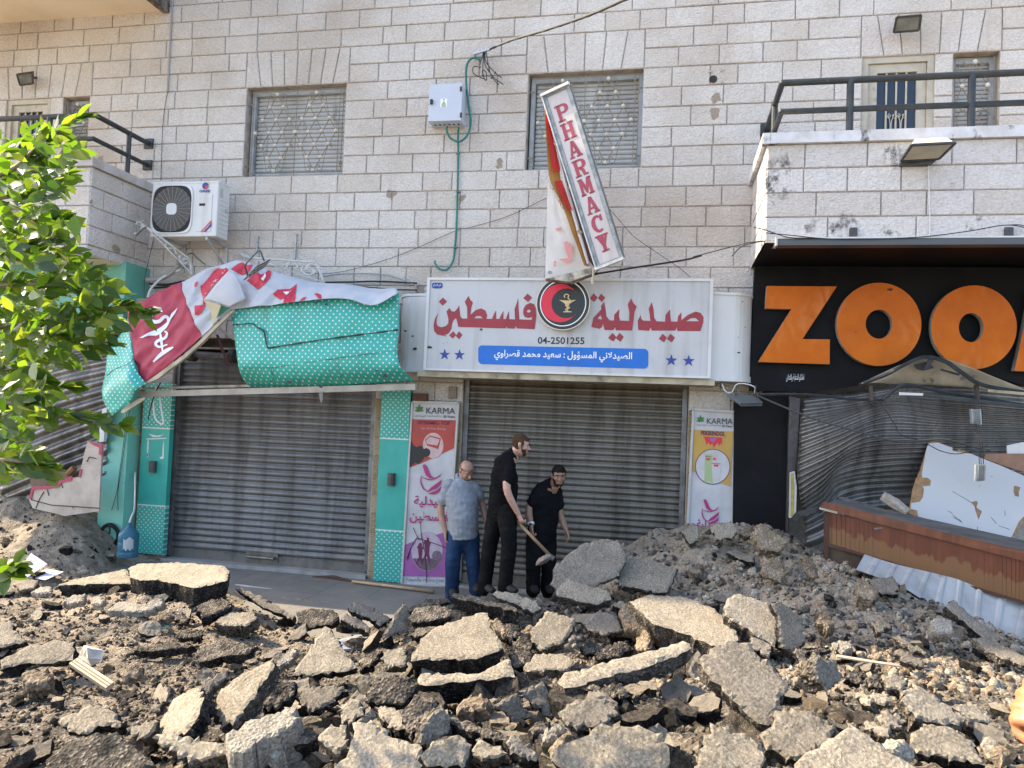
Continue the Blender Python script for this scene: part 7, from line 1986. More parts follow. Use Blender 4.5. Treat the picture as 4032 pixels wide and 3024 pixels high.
def inpoly(x,y,P):
 c=False
 for i in range(len(P)):
  a,b=P[i],P[i-1]
  if(a[1]>y)!=(b[1]>y) and x<(b[0]-a[0])*(y-a[1])/(b[1]-a[1])+a[0]:c=not c
 return c
for poly,cnt,dn in(([(-80,520),(60,560),(90,500),(150,525),(200,470),(250,500),(285,490),(300,560),(310,640),(270,720),(180,800),(-80,830)],210,.5),([(-80,800),(180,800),(235,850),(300,930),(280,1000),(420,1080),(450,1150),(440,1290),(400,1350),(300,1400),(200,1440),(-80,1500)],820,.6),([(-80,1480),(190,1530),(230,1590),(240,1650),(110,1650),(110,1750),(150,1840),(110,1880),(-80,1880)],230,.4)):
 n_=0
 while n_<cnt:
  x,y=rt.uniform(-80,500),rt.uniform(480,1900)
  if not inpoly(x,y,poly):continue
  n_+=1
  rleaf(W(x,y,rt.uniform(-7.45,-6.75)),Vector((rt.uniform(.0,1),rt.uniform(-.4,.4),rt.uniform(-.5,.6))))
m=MB();m.v=LV;m.f=LF;m.m=[0]*len(LF)
m.build('foliage',M_LEAF,tree,smooth=True,normals=False)
# air conditioner
M_ACW=streak_white('ac_casing',(.60,.60,.59),(.36,.33,.29),.5,5)
M_DARK=mat('dark_inside',(.02,.02,.02),.8)
M_WIREG=mat('guard_wire',(.30,.29,.27),.5)
def V3(k,x,y,Y):return V(k,x,y,Y)
YAC=-.52
f0,f1=V('A',108,430,YAC),V('A',880,430,YAC)
ax0,ax1=f0.x,f1.x
az1,az0=V('A',500,106,YAC).z,V('A',500,747,YAC).z
ac=thing('air_conditioner','white split air conditioner outdoor unit with round fan guard on the wall','air conditioner',((ax0+ax1)/2,YAC,az0))
yb=Yfor(*q('A',1018,450),ax1)
yb=max(-.3,min(-.1,yb))
m=MB();m.box(ax0,ax1,YAC,yb,az0,az1);m.box(ax0-.006,ax1+.006,YAC-.006,yb,az1-.03,az1+.005)
c=m.build('casing',M_ACW,ac)
md=c.modifiers.new('b','BEVEL');md.width=.012;md.segments=2;md.limit_method='ANGLE'
fc=V('A',352,428,YAC);fr=(V('A',600,428,YAC).x-V('A',122,428,YAC).x)/2
m=MB();sq=lambda r_,e,Y:[Vector((fc.x+r_*(abs(math.cos(t))**e)*(1 if math.cos(t)>0 else-1),Y,fc.z+1.08*r_*(abs(math.sin(t))**e)*(1 if math.sin(t)>0 else-1))) for t in[2*math.pi*i/48 for i in range(48)]]
m.prism(sq(fr,.35,YAC-.016),(0,.02,0),0,[sq(fr*.955,.5,YAC-.016)]);m.build('guard_frame',M_ACW,ac)
m=MB();m.prism(sq(fr*.955,.5,YAC-.004),(0,.003,0));m.build('dark_opening',M_DARK,ac)
m=MB()
for i in range(1,20):
 r_=fr*(.24+.74*i/20)
 pts=[Vector((fc.x+r_*math.cos(t),YAC-.012,fc.z+1.02*r_*math.sin(t))) for t in[2*math.pi*j/40 for j in range(41)]]
 m.tube(pts,.0022,4,caps=False)
for i in range(24):
 t=2*math.pi*i/24
 m.tube([(fc.x+.22*fr*math.cos(t),YAC-.015,fc.z+.22*fr*math.sin(t)),(fc.x+.97*fr*math.cos(t),YAC-.015,fc.z+.99*fr*math.sin(t))],.003,4)
m.build('fan_guard',M_WIREG,ac)
m=MB();m.prism([Vector((fc.x+.25*fr*(abs(math.cos(t))**.6)*(1 if math.cos(t)>0 else-1),YAC-.022,fc.z+.25*fr*(abs(math.sin(t))**.6)*(1 if math.sin(t)>0 else-1))) for t in[2*math.pi*j/32 for j in range(32)]],(0,.012,0));m.build('hub',M_ACW,ac)
m=MB();P0,P1=V('A',628,690,YAC),V('A',826,252,YAC);m.box(P0.x,P1.x,YAC-.008,YAC,P0.z,P1.z)
for i in range(1,9):
 z=P0.z+(P1.z-P0.z)*i/9;m.box(P0.x+.01,P1.x-.01,YAC-.010,YAC-.007,z-.003,z+.003)
sp_=m.build('service_panel',M_ACW,ac)
m=MB();m.box(*[V('A',694,0,YAC).x,V('A',762,0,YAC).x,YAC-.012,YAC-.006,V('A',728,388,YAC).z,V('A',728,362,YAC).z]);m.build('handle_slot',M_DARK,sp_)
m=MB();m.prism(VV('A',[(680,690),(712,690),(808,585),(808,552)],YAC-.011),(0,.002,0));m.build('red_stripe',mat('stripe_red',(.55,.09,.07),.5),sp_)
m=MB();m.prism(VV('A',[(712,690),(745,690),(808,625),(808,588)],YAC-.011),(0,.002,0));m.build('blue_stripe',M_NAVY,sp_)
m=MB();text(m,'Air Conditioner',V('A',722,688,YAC-.012),V('A',800,604,YAC-.012),up=(-.6,0,.6));m.build('stripe_text',M_WHITE,sp_)
lc_=V('A',738,153,YAC-.01);lr_=.0145*9.9/3.3*.99
m=MB();m.prism([lc_]+circle(lc_,.0445,28,a0=R(10),a1=R(265)),(0,.003,0));m.build('logo_blue',M_NAVY,ac)
m=MB();m.prism([lc_+Vector((.004,0,.002)),lc_+Vector((.043,0,.002))]+circle(lc_,.043,12,a0=R(0),a1=R(-70))+[lc_+Vector((-.008,0,-.042))],(0,.003,0));m.build('logo_red',M_CRES,ac)
m=MB();text(m,'GREE',V('A',672,231,YAC),V('A',798,231,YAC),h=.034,bold=.03,out=(0,-.008,0));m.build('brand_text',M_NAVY,ac)
m=MB()
for i in range(8):
 z=az0+.06+i*.062
 m.box(ax1-.001,ax1+.004,YAC+.06,yb-.03,z,z+.004)
m.box(ax1,ax1+.006,YAC+.05,YAC+.1,az1-.2,az1-.08);m.box(ax1,ax1+.012,yb-.1,yb-.05,az0+.36,az0+.41)
m.build('side_panel',mat('ac_grey',(.42,.42,.41),.6),ac)
m=MB()
for x in(ax0+.18,ax1-.15):
 m.bar((x,YAC+.02,az0-.02),(x,-.02,az0-.02),.03,.035);m.bar((x,YAC+.05,az0-.03),(x,-.02,az0-.33),.025,.025);m.box(x-.018,x+.018,-.03,-.008,az0-.4,az0)
m.build('wall_bracket',M_ALU,ac)
# meter box
M_BOX=mat('box_grey',(.50,.53,.60),.45,(.47,.50,.57),3)
YBX=-.24
bx0,bx1=(V('2',580,545,YBX).x+V('2',566,780,YBX).x)/2,(V('2',788,541,YBX).x+V('2',774,780,YBX).x)/2
bz1,bz0=V('2',690,543,YBX).z,V('2',670,781,YBX).z
eb=thing('meter_box','pale grey electric meter box with green hoses on the upper wall','electric box',((bx0+bx1)/2,YBX,bz0))
m=MB();m.box(bx0,bx1,YBX+.03,-.008,bz0,bz1);m.build('case',M_BOX,eb)
m=MB();m.box(bx0-.004,bx1+.004,YBX,YBX+.028,bz0+.004,bz1+.004);m.build('door',M_BOX,eb)
m=MB();p=V('2',592,660,YBX);m.box(p.x-.018,p.x+.012,YBX-.03,YBX,p.z-.03,p.z+.03);m.build('latch',M_INK,eb)
for y in(575,743):
 m=MB();p=V('2',779,y,YBX);m.box(p.x-.012,p.x+.012,YBX-.012,YBX,p.z-.03,p.z+.03);m.build('hinge',M_INK,eb)
m=MB();p=V('2',668,665,YBX);m.box(p.x-.045,p.x+.045,YBX-.004,YBX,p.z-.055,p.z+.055);st=m.build('warning_label',M_WHITE,eb)
m=MB();m.prism([p+Vector(v) for v in((-.032,-.006,-.025),(.032,-.006,-.025),(0,-.006,.03))],(0,.002,0));m.build('triangle',mat('warning_green',(.25,.45,.12),.5),st)
m=MB();m.box(p.x-.03,p.x+.03,YBX-.006,YBX-.004,p.z-.045,p.z-.035);m.box(p.x-.012,p.x+.012,YBX-.006,YBX-.004,p.z+.036,p.z+.046);m.build('label_text',M_INK,st)
m=MB()
for i in range(6):
 x=bx0+.06+i*(bx1-bx0-.12)/5
 m.tube([(x,-.12,bz0+.001),(x,-.12,bz0-.006)],.014,8)
m.build('knockout',M_INK,eb)
m=MB()
for x,z in((bx1,bz1-.15),(bx1,bz0+.02),(bx0,bz0+.02)):
 s=1 if x==bx1 else-1
 m.box(min(x,x+s*.05),max(x,x+s*.05),-.02,-.008,z,z+.025)
m.build('mounting_lug',M_BOX,eb)
# hoses and cables
M_HOSE=mat('green_hose',(.01,.17,.14),.45,(.008,.13,.11),12)
M_CAB=mat('black_cable',(.012,.012,.013),.6)
M_FLBC=mat('dusty_black_cable',(.05,.048,.045),.7)
M_CABG=mat('grey_cable',(.30,.29,.28),.6)
def cable(name,label,k,pts,r_,m_,Y=-.05,cat='cable',n=6,sub=8):
 P=[V(k,p[0],p[1],p[2] if len(p)>2 else Y) for p in pts]
 o=MB().tube(spline(P,sub),r_,n).build(name,m_,None,smooth=True)
 tag(o,label,cat);return o
cable('green_hose','green hose looping from the bracket down under the meter box','2',[(905,392,-.1),(870,372,-.12),(830,392,-.12),(812,450,-.1),(814,560,-.06),(828,680,-.06),(840,780,-.08),(826,860,-.1),(775,912,-.12),(715,895,-.12),(688,850,-.12),(688,815,-.12)],.014,M_HOSE,cat='hose')
o=cable('green_hose','long green hose hanging straight down the wall with a hooked end','2',[(765,820,-.12),(760,870,-.06),(760,1000,-.03),(756,1235,-.03),(748,1480,-.03),(738,1600,-.03),(728,1680,-.04),(690,1738,-.06),(640,1735,-.06),(612,1700,-.06),(612,1680,-.06)],.013,M_HOSE,cat='hose')
for y in(990,1238,1600):
 m=MB();p=V('2',758 if y<1300 else 738,y,-.03);m.box(p.x-.022,p.x+.022,-.05,-.008,p.z-.006,p.z+.006);m.build('hose_clip',M_GUIDE,o)
cb=thing('cable_bracket','galvanised wall bracket holding a bunch of cut black wires','bracket',V('2',915,330,-.12))
m=MB();m.bar(V('2',860,348,-.12),V('2',970,315,-.16),.03,.03);m.bar(V('2',868,320,-.06),V('2',872,385,-.06),.03,.03);m.bar(V('2',868,350,-.02),V('2',868,350,-.12),.03,.03);m.build('arm',mat('zinc',(.4,.41,.42),.4,metal=.3),cb)
for i,pts in enumerate(([(925,335,-.12),(905,400,-.14),(895,430,-.15),(860,430,-.15),(858,470,-.15),(900,498,-.15),(935,512,-.14)],[(935,335,-.12),(940,400,-.15),(1000,470,-.17),(1040,502,-.17)],[(930,338,-.12),(935,420,-.15),(990,500,-.17),(1052,546,-.18)],[(940,330,-.13),(955,420,-.15),(975,490,-.16),(1022,548,-.17)],[(925,340,-.12),(920,470,-.15),(940,520,-.15),(942,470,-.14),(918,455,-.14),(920,490,-.14)])):
 m=MB();m.tube(spline([V('2',*p) for p in pts],6),.006,5);m.build('wire',M_CAB,cb,smooth=True)
for x,y in((898,432),(958,445),(998,468),(975,500)):
 m=MB();m.ball(V('2',x,y,-.16),.018,8,6);m.build('connector',mat('connector_grey',(.14,.13,.12),.5),cb)
def far(px,py,dist):
 return Vector(CAM)+ray(px,py)*(dist/ray(px,py).y)
P=[V('2',965,318,-.16)]+[far(*q('2',x,y),9.55+Y) for x,y,Y in((1100,262,-.9),(1340,190,-2.0),(1600,100,-3.0),(1830,0,-3.8),(2080,-115,-4.6))]
m=MB();s=spline(P,10);m.tube(s,.012,6)
for k in(0,math.pi):
 m.tube([p+Vector((0,.007*math.cos(i*.9+k),.008*math.sin(i*.9+k))) for i,p in enumerate(s)],.008,5,1)
o=m.build('overhead_cable',[M_CAB,M_CABG],None,smooth=True);o.data.materials[1]=M_FLBC
tag(o,'twisted black overhead cable running from the wall bracket to the top of the picture','cable')
cable('thin_wire','thin wire sagging across the wall from the awning to the blade sign','2',[(-250,1760),(0,1755),(370,1650),(740,1490),(830,1470),(1080,1395),(1330,1278)],.0035,M_CAB,-.03,n=5)
cable('thin_wire','thin wire hanging from the blade sign toward the right balcony','2',[(1735,1345,-.9),(1800,1420,-.5),(1900,1530,-.2),(2080,1655,-.1),(2190,1730,-.05),(2260,1790,-.05)],.0035,M_CAB,n=5)
cable('black_cable','straight black cable stretched from the blade sign to the orange letter fascia','5',[(1640,130,-.9),(1900,88,-.8),(2212,40,-.6),(2330,10,-.5)],.012,M_CAB,n=6)
cable('conduit','thin grey conduit running down the wall below the upper balcony','1',[(1112,0),(1108,90),(1095,330),(1080,598)],.012,M_CABG,-.02,'conduit')
cable('thin_wire','thin black wire dropping from the conduit end to the air conditioner','1',[(1080,598),(1062,700),(1048,850),(1038,1165)],.004,M_CAB,-.02,n=5)
cable('black_cable','bundle of black cables behind the torn banner, lower one','C',[(640,216),(820,214),(1000,210),(1250,222)],.012,M_CAB,-.08)
cable('black_cable','bundle of black cables behind the torn banner, upper one','C',[(640,180),(760,162),(950,160),(1080,175),(1200,218),(1250,240)],.010,M_CABG,-.08)
cable('black_cable','black cable ending at the white column of the pharmacy sign','C',[(700,236),(900,246),(1100,262),(1250,266)],.010,M_CAB,-.1)
cable('grey_pipe','fat grey pipe bending down behind the red banner','R3',[(150,1010,-.2),(260,1000,-.2),(350,955,-.2),(410,890,-.2)],.035,M_CABG,cat='pipe',n=10)
cable('white_cable','white flexible conduit curving from the banner toward the fascia box','R3',[(165,1155,-.35),(190,1080,-.3),(270,1000,-.25),(350,955,-.2),(425,930,-.2)],.016,M_COLW,cat='conduit',n=8)
for i,pts in enumerate(([(180,1040),(300,1050),(450,1020),(600,1000)],[(180,1075),(320,1065),(480,1040)])):
 cable('black_cable','dark cable strung behind the red banner, %s one'%('upper','lower')[i],'R3',pts,.014,M_CAB,-.1)
cable('thin_wire','curved black wire poking out under the air conditioner','R3',[(480,808,-.1),(520,800,-.1),(560,840,-.1),(620,888,-.12)],.006,M_CAB)
cable('thin_wire','wire hanging down the corner of the left balcony','R3',[(210,690,-.05),(180,820,-.2),(140,1000,-.6),(135,1160,-.8)],.004,M_CAB)
cable('white_cable','short white cable looped under the right end of the pharmacy sign','6',[(265,835,-.45),(290,885,-.45),(330,890,-.45),(355,845,-.45),(395,835,-.45),(450,845,-.45),(478,862,-.45),(478,900,-.45)],.008,M_COLW)
cable('black_cable','dark cable sagging from the lamp across the crushed shutter to the broken board','6',[(490,910,-.5),(700,1000,-.6),(900,1075,-.7),(1150,1145,-.8),(1350,1200,-.85),(1480,1208,-.85),(1700,1195,-.85),(1900,1245,-.8),(1990,1262,-.8)],.012,M_FLBC)
cable('thin_wire','thin dark wires drooping in front of the broken white board','6',[(1590,1225,-.9),(1680,1270,-.9),(1780,1288,-.9),(1870,1268,-.9),(1975,1235,-.85)],.005,M_CAB)
cable('thin_wire','thin wire hanging from the buckled canopy over the crushed shutter','6',[(1270,940,-.6),(1330,1020,-.65),(1380,1100,-.7),(1420,1165,-.75),(1540,1200,-.8)],.005,M_CAB)
for x in(1888,1915,1900):
 cable('thin_wire','thin black wire dangling with the hanging ballasts, %s'%{1888:'left one',1915:'right one',1900:'middle one'}[x],'6',[(x,850,-.7),(x+4,990,-.75),(x+8,1120,-.8),(x+30,1240,-.85),(x+36,1355,-.85)],.004,M_CAB,n=5)
for i,pts in enumerate(([(470,1465),(540,1480),(700,1530),(900,1535)],[(545,1500),(700,1515),(1000,1540),(1500,1530),(1850,1490),(2110,1450),(2300,1490)],[(2110,1450),(2190,1450),(2300,1480)])):
 cable('thin_wire','thin wire along the top of the light channel, '+('left end','long middle run','right end')[i],'3',pts,.005,M_CAB,-1.46,n=5)
for i,pts in enumerate(([(80,1655,-.3),(330,1590,-.6),(460,1560,-1.3),(550,1552,-1.4)],[(330,1650,-.4),(400,1585,-.9),(550,1550,-1.4)])):
 cable('thin_wire','thin black wire from the wall to the balcony corner, '+('longer','shorter')[i],'3',pts,.006,M_CAB,n=5)
cable('thin_wire','white cord hanging from the floodlight down the balcony face','3',[(1596,1060,-1.42),(1600,1200,-1.42),(1605,1400,-1.42),(1606,1520,-1.42)],.006,M_COLW,n=5)
for i,pts in enumerate(([(820,1010),(800,1200),(770,1420),(755,1530),(720,1655)],[(835,1000),(812,1180),(780,1400),(760,1540),(762,1655)])):
 cable('thin_wire','black wire hanging down the aqua pillar, '+('left','right')[i],'4',pts,.004,M_CAB,YPl-.015,n=5)
cable('white_cable','white bent conduit dangling under the awning beam','4',[(1010,850,-.75),(990,930,-.72),(1000,1050,-.7),(1030,1090,-.7),(1055,1090,-.7),(1040,1000,-.7),(1030,920,-.72)],.012,M_COLW,cat='conduit',n=7)
cable('black_cable','black cable dangling under the left end of the awning beam','4',[(1035,830,-.75),(1010,880,-.75),(980,960,-.74),(955,1070,-.74)],.008,M_CAB)
# pipe hole
m=MB();pc=V('3',210,512,0);
m.tube([pc+Vector((0,-.012,0)),pc+Vector((0,.05,0))],.047,20,0,caps=False);m.prism(circle(pc+Vector((0,-.011,0)),.045,24),(0,.002,0),1)
o=m.build('pipe_hole',[mat('pipe_rust',(.2,.08,.05),.7),M_DARK]);tag(o,'round dark pipe hole in the upper wall right of the middle window','pipe')
for i,(x,y) in enumerate(((190,462),(265,457),(268,532))):
 m=MB();p=V('3',x,y,0);m.prism(circle(p+Vector((0,-.018,0)),.018,14),(0,.012,0));o=m.build('wall_plug',M_REVEAL);tag(o,'small round plug in the stone by the pipe hole, '+('upper left','upper right','lower right')[i],'plug')
# floodlights
M_FLB=mat('black_lamp_body',(.02,.02,.02),.4,(.05,.05,.05),15)
M_LENS=mat('dusty_lens',(.17,.18,.17),.2,(.11,.12,.12),6)
def flood(name,label,k,quad,Y0,Y1,depth,body,lens,bracket=True):
 """quad: tl,tr,br,bl of the glass; the upper edge stands farther out than the lower when Y0 < Y1"""
 P=[V(k,*quad[0],Y0),V(k,*quad[1],Y0),V(k,*quad[2],Y1),V(k,*quad[3],Y1)]
 c=sum(P,Vector())/4
 n_=(P[1]-P[0]).cross(P[3]-P[0]).normalized()
 if n_.y>0:n_=-n_
 t=thing(name,label,'floodlight',c)
 B_=[p-n_*depth+(c-p)*.28 for p in P]
 m=MB();m.add(P+B_,[(0,1,5,4),(1,2,6,5),(2,3,7,6),(3,0,4,7),(4,5,6,7),(0,1,2,3)]);m.build('housing',body,t)
 m=MB()
 for i in range(4):m.bar(P[i],P[(i+1)%4],.022,.02,up=n_)
 m.build('rim',M_FLB,t)
 m=MB();m.prism([p+(c-p)*.1+n_*.004 for p in P],-n_*.003);m.build('lens',lens,t)
 if bracket:
  m=MB();b=c-n_*depth
  m.bar(b,Vector((b.x,-.01,b.z+.02)) if b.y>-1 else b+Vector((0,.1,.02)),.04,.02);m.build('bracket',M_FLB,t)
 return t
flood('floodlight','black floodlight on the wall above the left balcony window','1',[(110,480),(208,466),(212,538),(130,550)],-.26,-.14,.1,M_FLB,M_LENS)
flood('floodlight','black floodlight on the wall above the right balcony door','3',[(1392,112),(1550,98),(1535,195),(1372,208)],-.30,-.18,.1,M_FLB,M_LENS)
flood('floodlight','big cream backed floodlight tilted on the right balcony face','3',[(1488,935),(1770,920),(1665,1022),(1418,1036)],-1.75,-1.5,.09,mat('cream_lamp_back',(.62,.56,.42),.5),mat('cream_reflector',(.40,.37,.28),.25,(.34,.31,.23),5))
m=MB();m.prism(VV('3',[(1420,1040),(1660,1022),(1620,1055),(1420,1062)],-1.47),(0,.06,0));o=m.build('lamp_gearbox',M_FLB);tag(o,'black gear box under the cream floodlight','lamp part')
ld=thing('led_floodlight','dark ribbed LED floodlight dangling over the torn banner','floodlight',V('C',215,140,-1.05))
P=[V('C',215,118,-1.08),V('C',305,70,-.98),V('C',270,118,-1.0),V('C',132,205,-1.14)]
n_=(P[1]-P[0]).cross(P[3]-P[0]).normalized()
if n_.y>0:n_=-n_
m=MB();m.prism(P,-n_*.03);m.build('housing',mat('led_grey',(.05,.048,.045),.5),ld)
m=MB()
for i in range(5):
 for j in range(3):
  a,b=(i+.5)/5,(j+.5)/3
  c=(P[0]*(1-b)+P[3]*b)*(1-a)+(P[1]*(1-b)+P[2]*b)*a
  ex=(P[1]-P[0])*.07;ey=(P[3]-P[0])*.1
  m.prism([c+ex*math.cos(t)+ey*math.sin(t)+n_*.002 for t in[2*math.pi*k/10 for k in range(10)]],n_*.004)
m.build('led_lens',mat('led_lens',(.30,.29,.27),.4),ld)
m=MB();s=[V('C',215,118,-1.06),V('C',138,112,-1.02),V('C',148,95,-1.0),V('C',222,15,-.95),V('C',238,12,-.95),V('C',262,78,-.96)]
for a,b in zip(s[1:],s[2:]):m.bar(a,b,.022,.01)
m.bar(V('C',138,112,-1.02),V('C',155,172,-1.08),.022,.01);m.build('yoke',M_FLB,ld)
l2=thing('led_floodlight','dark finned LED floodlight pointing down at the right end of the pharmacy sign','floodlight',V('6',430,950,-.5))
P=[V('6',298,908,-.5),V('6',470,915,-.42),V('6',525,968,-.42),V('6',390,970,-.55)]
m=MB();m.prism(P,(0,.0,-.02));m.build('housing',M_FLB,l2)
m=MB()
for i in range(9):
 a=P[3].lerp(P[2],i/8);b=P[0].lerp(P[1],i/8);m.bar(a+Vector((0,0,.012)),b+Vector((0,0,.012)),.005,.025)
m.build('fin',mat('fin_grey',(.08,.085,.09),.4),l2)
m=MB();m.bar(V('6',352,930,-.48),V('6',362,850,-.48),.03,.012);m.bar(V('6',478,915,-.46),V('6',485,848,-.46),.02,.012);m.build('yoke',M_FLB,l2)
for i,(pts,lab) in enumerate((([(1872,1000),(1935,998),(1942,1100),(1880,1092)],'upper of two, over the crushed shutter'),([(1908,1358),(1968,1356),(1964,1460),(1902,1466)],'lower of two, in front of the white board'))):
 t=thing('ballast','grey ribbed lamp ballast hanging on wires, '+lab,'ballast',V('6',*pts[3],-.85))
 m=MB();m.prism(VV('6',pts,-.88),(0,.06,0));m.build('case',mat('ballast_grey',(.34,.37,.38),.4,(.25,.27,.28),8,metal=.3),t)
 m=MB()
 for j in range(1,5):
  a=Vector((*pts[0],0)).lerp(Vector((*pts[1],0)),j/5);b=Vector((*pts[3],0)).lerp(Vector((*pts[2],0)),j/5)
  m.tube([V('6',a.x,a.y,-.885),V('6',b.x,b.y,-.885)],.005,4)
 m.build('rib',M_GUIDE,t)
# scrolled iron brackets
M_SCR=mat('white_scroll_iron',(.60,.59,.57),.5,(.45,.42,.38),10,c3=(.12,.08,.06),scale3=12,lo3=.64,hi3=.7)
def scroll(name,label,k,A,B,C_,Y0,Y1,seed):
 """long thin wedge between A (tip), B and C_, filled with scrolls"""
 t=thing(name,label,'bracket',V(k,*B,Y1))
 f=lambda p,s:V(k,p[0],p[1],Y0+(Y1-Y0)*s)
 a,b,c=f(A,0),f(B,1),f(C_,1)
 m=MB();m.bar(a,b,.03,.02);m.bar(b,c,.03,.02);m.bar(a,c,.018,.012);m.build('edge_bar',M_SCR,t)
 m=MB();n=6
 for i in range(n):
  s=(i+.7)/n
  top_,bot=a.lerp(b,s),a.lerp(c,s)
  ce=top_.lerp(bot,.5);h=(top_-bot).length
  ux=(b-a).normalized();uy=(bot-top_).normalized() if h>0 else Vector((0,0,1))
  pts=[]
  for j in range(15):
   tt=j/14;an=(i%2)*math.pi+tt*4.2;rr_=.48*h*(1-.7*tt)
   pts.append(ce+ux*(rr_*math.cos(an))+uy*(rr_*math.sin(an)))
  m.tube(pts,max(.008,.07*h),5)
  m.tube([pts[0],top_ if i%2 else bot],max(.007,.05*h),5)
 m.build('scrollwork',M_SCR,t)
 return t
scroll('scroll_bracket','white scrolled iron bracket slanting below the air conditioner','R3',(150,590),(500,850),(515,965),-.75,-.25,1)
scroll('scroll_bracket','white scrolled iron bracket fallen behind the white part of the banner','R3',(985,835),(1500,870),(1560,1030),-.6,-.3,2)
m=MB();m.bar(V('R3',75,560,-.8),V('R3',150,585,-.76),.05,.05);m.bar(V('R3',62,655,-.82),V('R3',150,575,-.78),.05,.03);m.bar(V('R3',80,555,-.78),V('R3',130,540,-.74),.04,.03);o=m.build('bent_lamp_frame',mat('scratched_frame',(.10,.095,.09),.5,(.45,.44,.42),18));tag(o,'twisted scratched lamp frame at the tip of the scrolled bracket','lamp frame')
for i,pts in enumerate(([(1037,655),(1030,800)],[(1343,640),(1330,845)])):
 t=thing('steel_strap','grey perforated steel strap on the wall above the banner, '+('left one','right one')[i],'strap',V('R3',*pts[1],-.03))
 m=MB();m.bar(V('R3',*pts[0],-.025),V('R3',*pts[1],-.025),.03,.012);m.build('strap',M_ALU,t)
 for j in range(3):
  p=V('R3',*pts[0],-.03).lerp(V('R3',*pts[1],-.03),.1+.3*j);m=MB();m.ball(p,.009,6,5);m.build('bolt',M_GUIDE,t)
m=MB();m.prism(VV('C',[(75,8),(170,45),(175,60),(130,52)],-.1),(0,.02,0));o=m.build('metal_offcut',M_ALU);tag(o,'grey metal sliver on the wall left of the LED floodlight','metal scrap')
m=MB();p=V('5',725,893,-.05);m.box(p.x-.05,p.x+.05,-.06,-.012,p.z-.075,p.z+.075);o=m.build('junction_box',mat('old_box',(.24,.2,.15),.6,(.18,.14,.1),8));tag(o,'small grey junction box on the yellow stone beside the pharmacy shutter','junction box')
m=MB();p=V('5',516,925,-.08);m.box(p.x-.09,p.x+.09,-.12,-.02,p.z-.05,p.z+.05);o=m.build('wooden_block',mat('brown_block',(.10,.045,.025),.7));tag(o,'brown wooden block fixed above the red and white poster','block')
# things on the ground
M_BOT=bpy.data.materials.new('blue_bottle')
_nn,_bb=nodes(M_BOT)
_bb.inputs['Base Color'].default_value=(.10,.26,.36,1);_bb.inputs['Roughness'].default_value=.18;_bb.inputs['Transmission Weight'].default_value=.55;_bb.inputs['IOR'].default_value=1.2
pb=V('7',822,300,-.72)
bt=thing('water_bottle','large blue plastic water cooler bottle standing beside the aqua pillar','bottle',pb)
sb=(V('7',822,75,-.72).z-pb.z)/.47
m=MB();m.lathe(pb,[(.001,0),(.12*sb,0),(.132*sb,.015*sb),(.132*sb,.06*sb),(.126*sb,.075*sb),(.126*sb,.09*sb),(.132*sb,.105*sb),(.132*sb,.2*sb),(.126*sb,.215*sb),(.132*sb,.23*sb),(.132*sb,.3*sb),(.12*sb,.33*sb),(.075*sb,.38*sb),(.034*sb,.41*sb),(.03*sb,.46*sb),(.001,.46*sb)],28)
m.build('bottle_body',M_BOT,bt,smooth=True)
m=MB();P=[]
for i in range(9):
 a=R(-80+7*i);P.append([pb+Vector((.134*sb*math.cos(a),.134*sb*math.sin(a),z*sb)) for z in(.12+.02*math.sin(i*2),.27-.02*math.sin(i))])
m.grid(P);m.build('torn_label',M_BOARD,bt)
cable('white_cable','white hose hanging into the neck of the blue bottle','7',[(835,80,-.72),(848,40,-.7),(865,0,-.6),(870,-80,-.4),(872,-250,-.15)],.012,M_COLW,cat='hose')
cr=thing('wire_coil','coil of dark wire hanging on the aqua pillar near the ground','wire coil',V('7',708,165,YPl-.06))
cc_=V('7',708,160,YPl-.04)
m=MB()
for i in range(9):
 a=.12+.012*(i%4);ph=i
 m.tube([cc_+Vector((a*math.cos(t)+.006*math.sin(ph),-.01*(i%3)-.004*math.sin(3*t+ph),a*1.02*math.sin(t)+.006*math.cos(ph))) for t in[2*math.pi*j/28 for j in range(29)]],.007,5)
m.build('loops',M_CAB,cr,smooth=True)
m=MB();m.tube(spline([cc_+Vector((.15,-.01,.05)),cc_+Vector((.2,-.01,-.06)),cc_+Vector((.08,-.01,-.2)),cc_+Vector((-.1,-.01,-.19)),cc_+Vector((-.2,-.01,-.05))],6),.005,5);m.build('loose_end',M_CAB,cr,smooth=True)
m=MB();m.tube([cc_+Vector((.01,-.02,.14)),cc_+Vector((.01,-.02,.02))],.012,6);m.build('tie',M_INK,cr)
def onground(k,pts,n=(0,-.3,1),lift=.03):
 P=[q(k,x,y) for x,y in pts]
 h=hit(*max(P,key=lambda p:p[1]));A=h+Vector((0,0,lift));n=Vector(n).normalized()
 out=[]
 for p in P:
  d=ray(*p);s=(A-Vector(CAM)).dot(n)/d.dot(n);out.append(Vector(CAM)+d*s)
 return out,n
M_PAPER=mat('notebook_paper',(.58,.56,.68),.7,(.52,.50,.62),9,c3=(.2,.18,.3),scale3=14,lo3=.66,hi3=.7)
nbk=None
a,n_=onground('7',[(178,428),(118,385),(200,275),(305,345)],(.1,-.8,.6),.05)
nbk=thing('open_notebook','open exercise book with lilac pages lying on the dirt at the left','notebook',a[0])
m=MB();m.prism(a,-n_*.008);m.build('page',M_PAPER,nbk)
b_,n2=onground('7',[(178,428),(292,447),(410,395),(302,376)],(0,-.25,1),.04)
m=MB();m.prism(b_,-n2*.008);m.build('page',M_PAPER,nbk)
a,n_=onground('7',[(445,985),(500,950),(735,1105),(682,1145)],(.1,-.45,1),.06)
pk=thing('wooden_plank','short weathered plank with ribs and scribbles lying on the dirt at the left','plank',a[0])
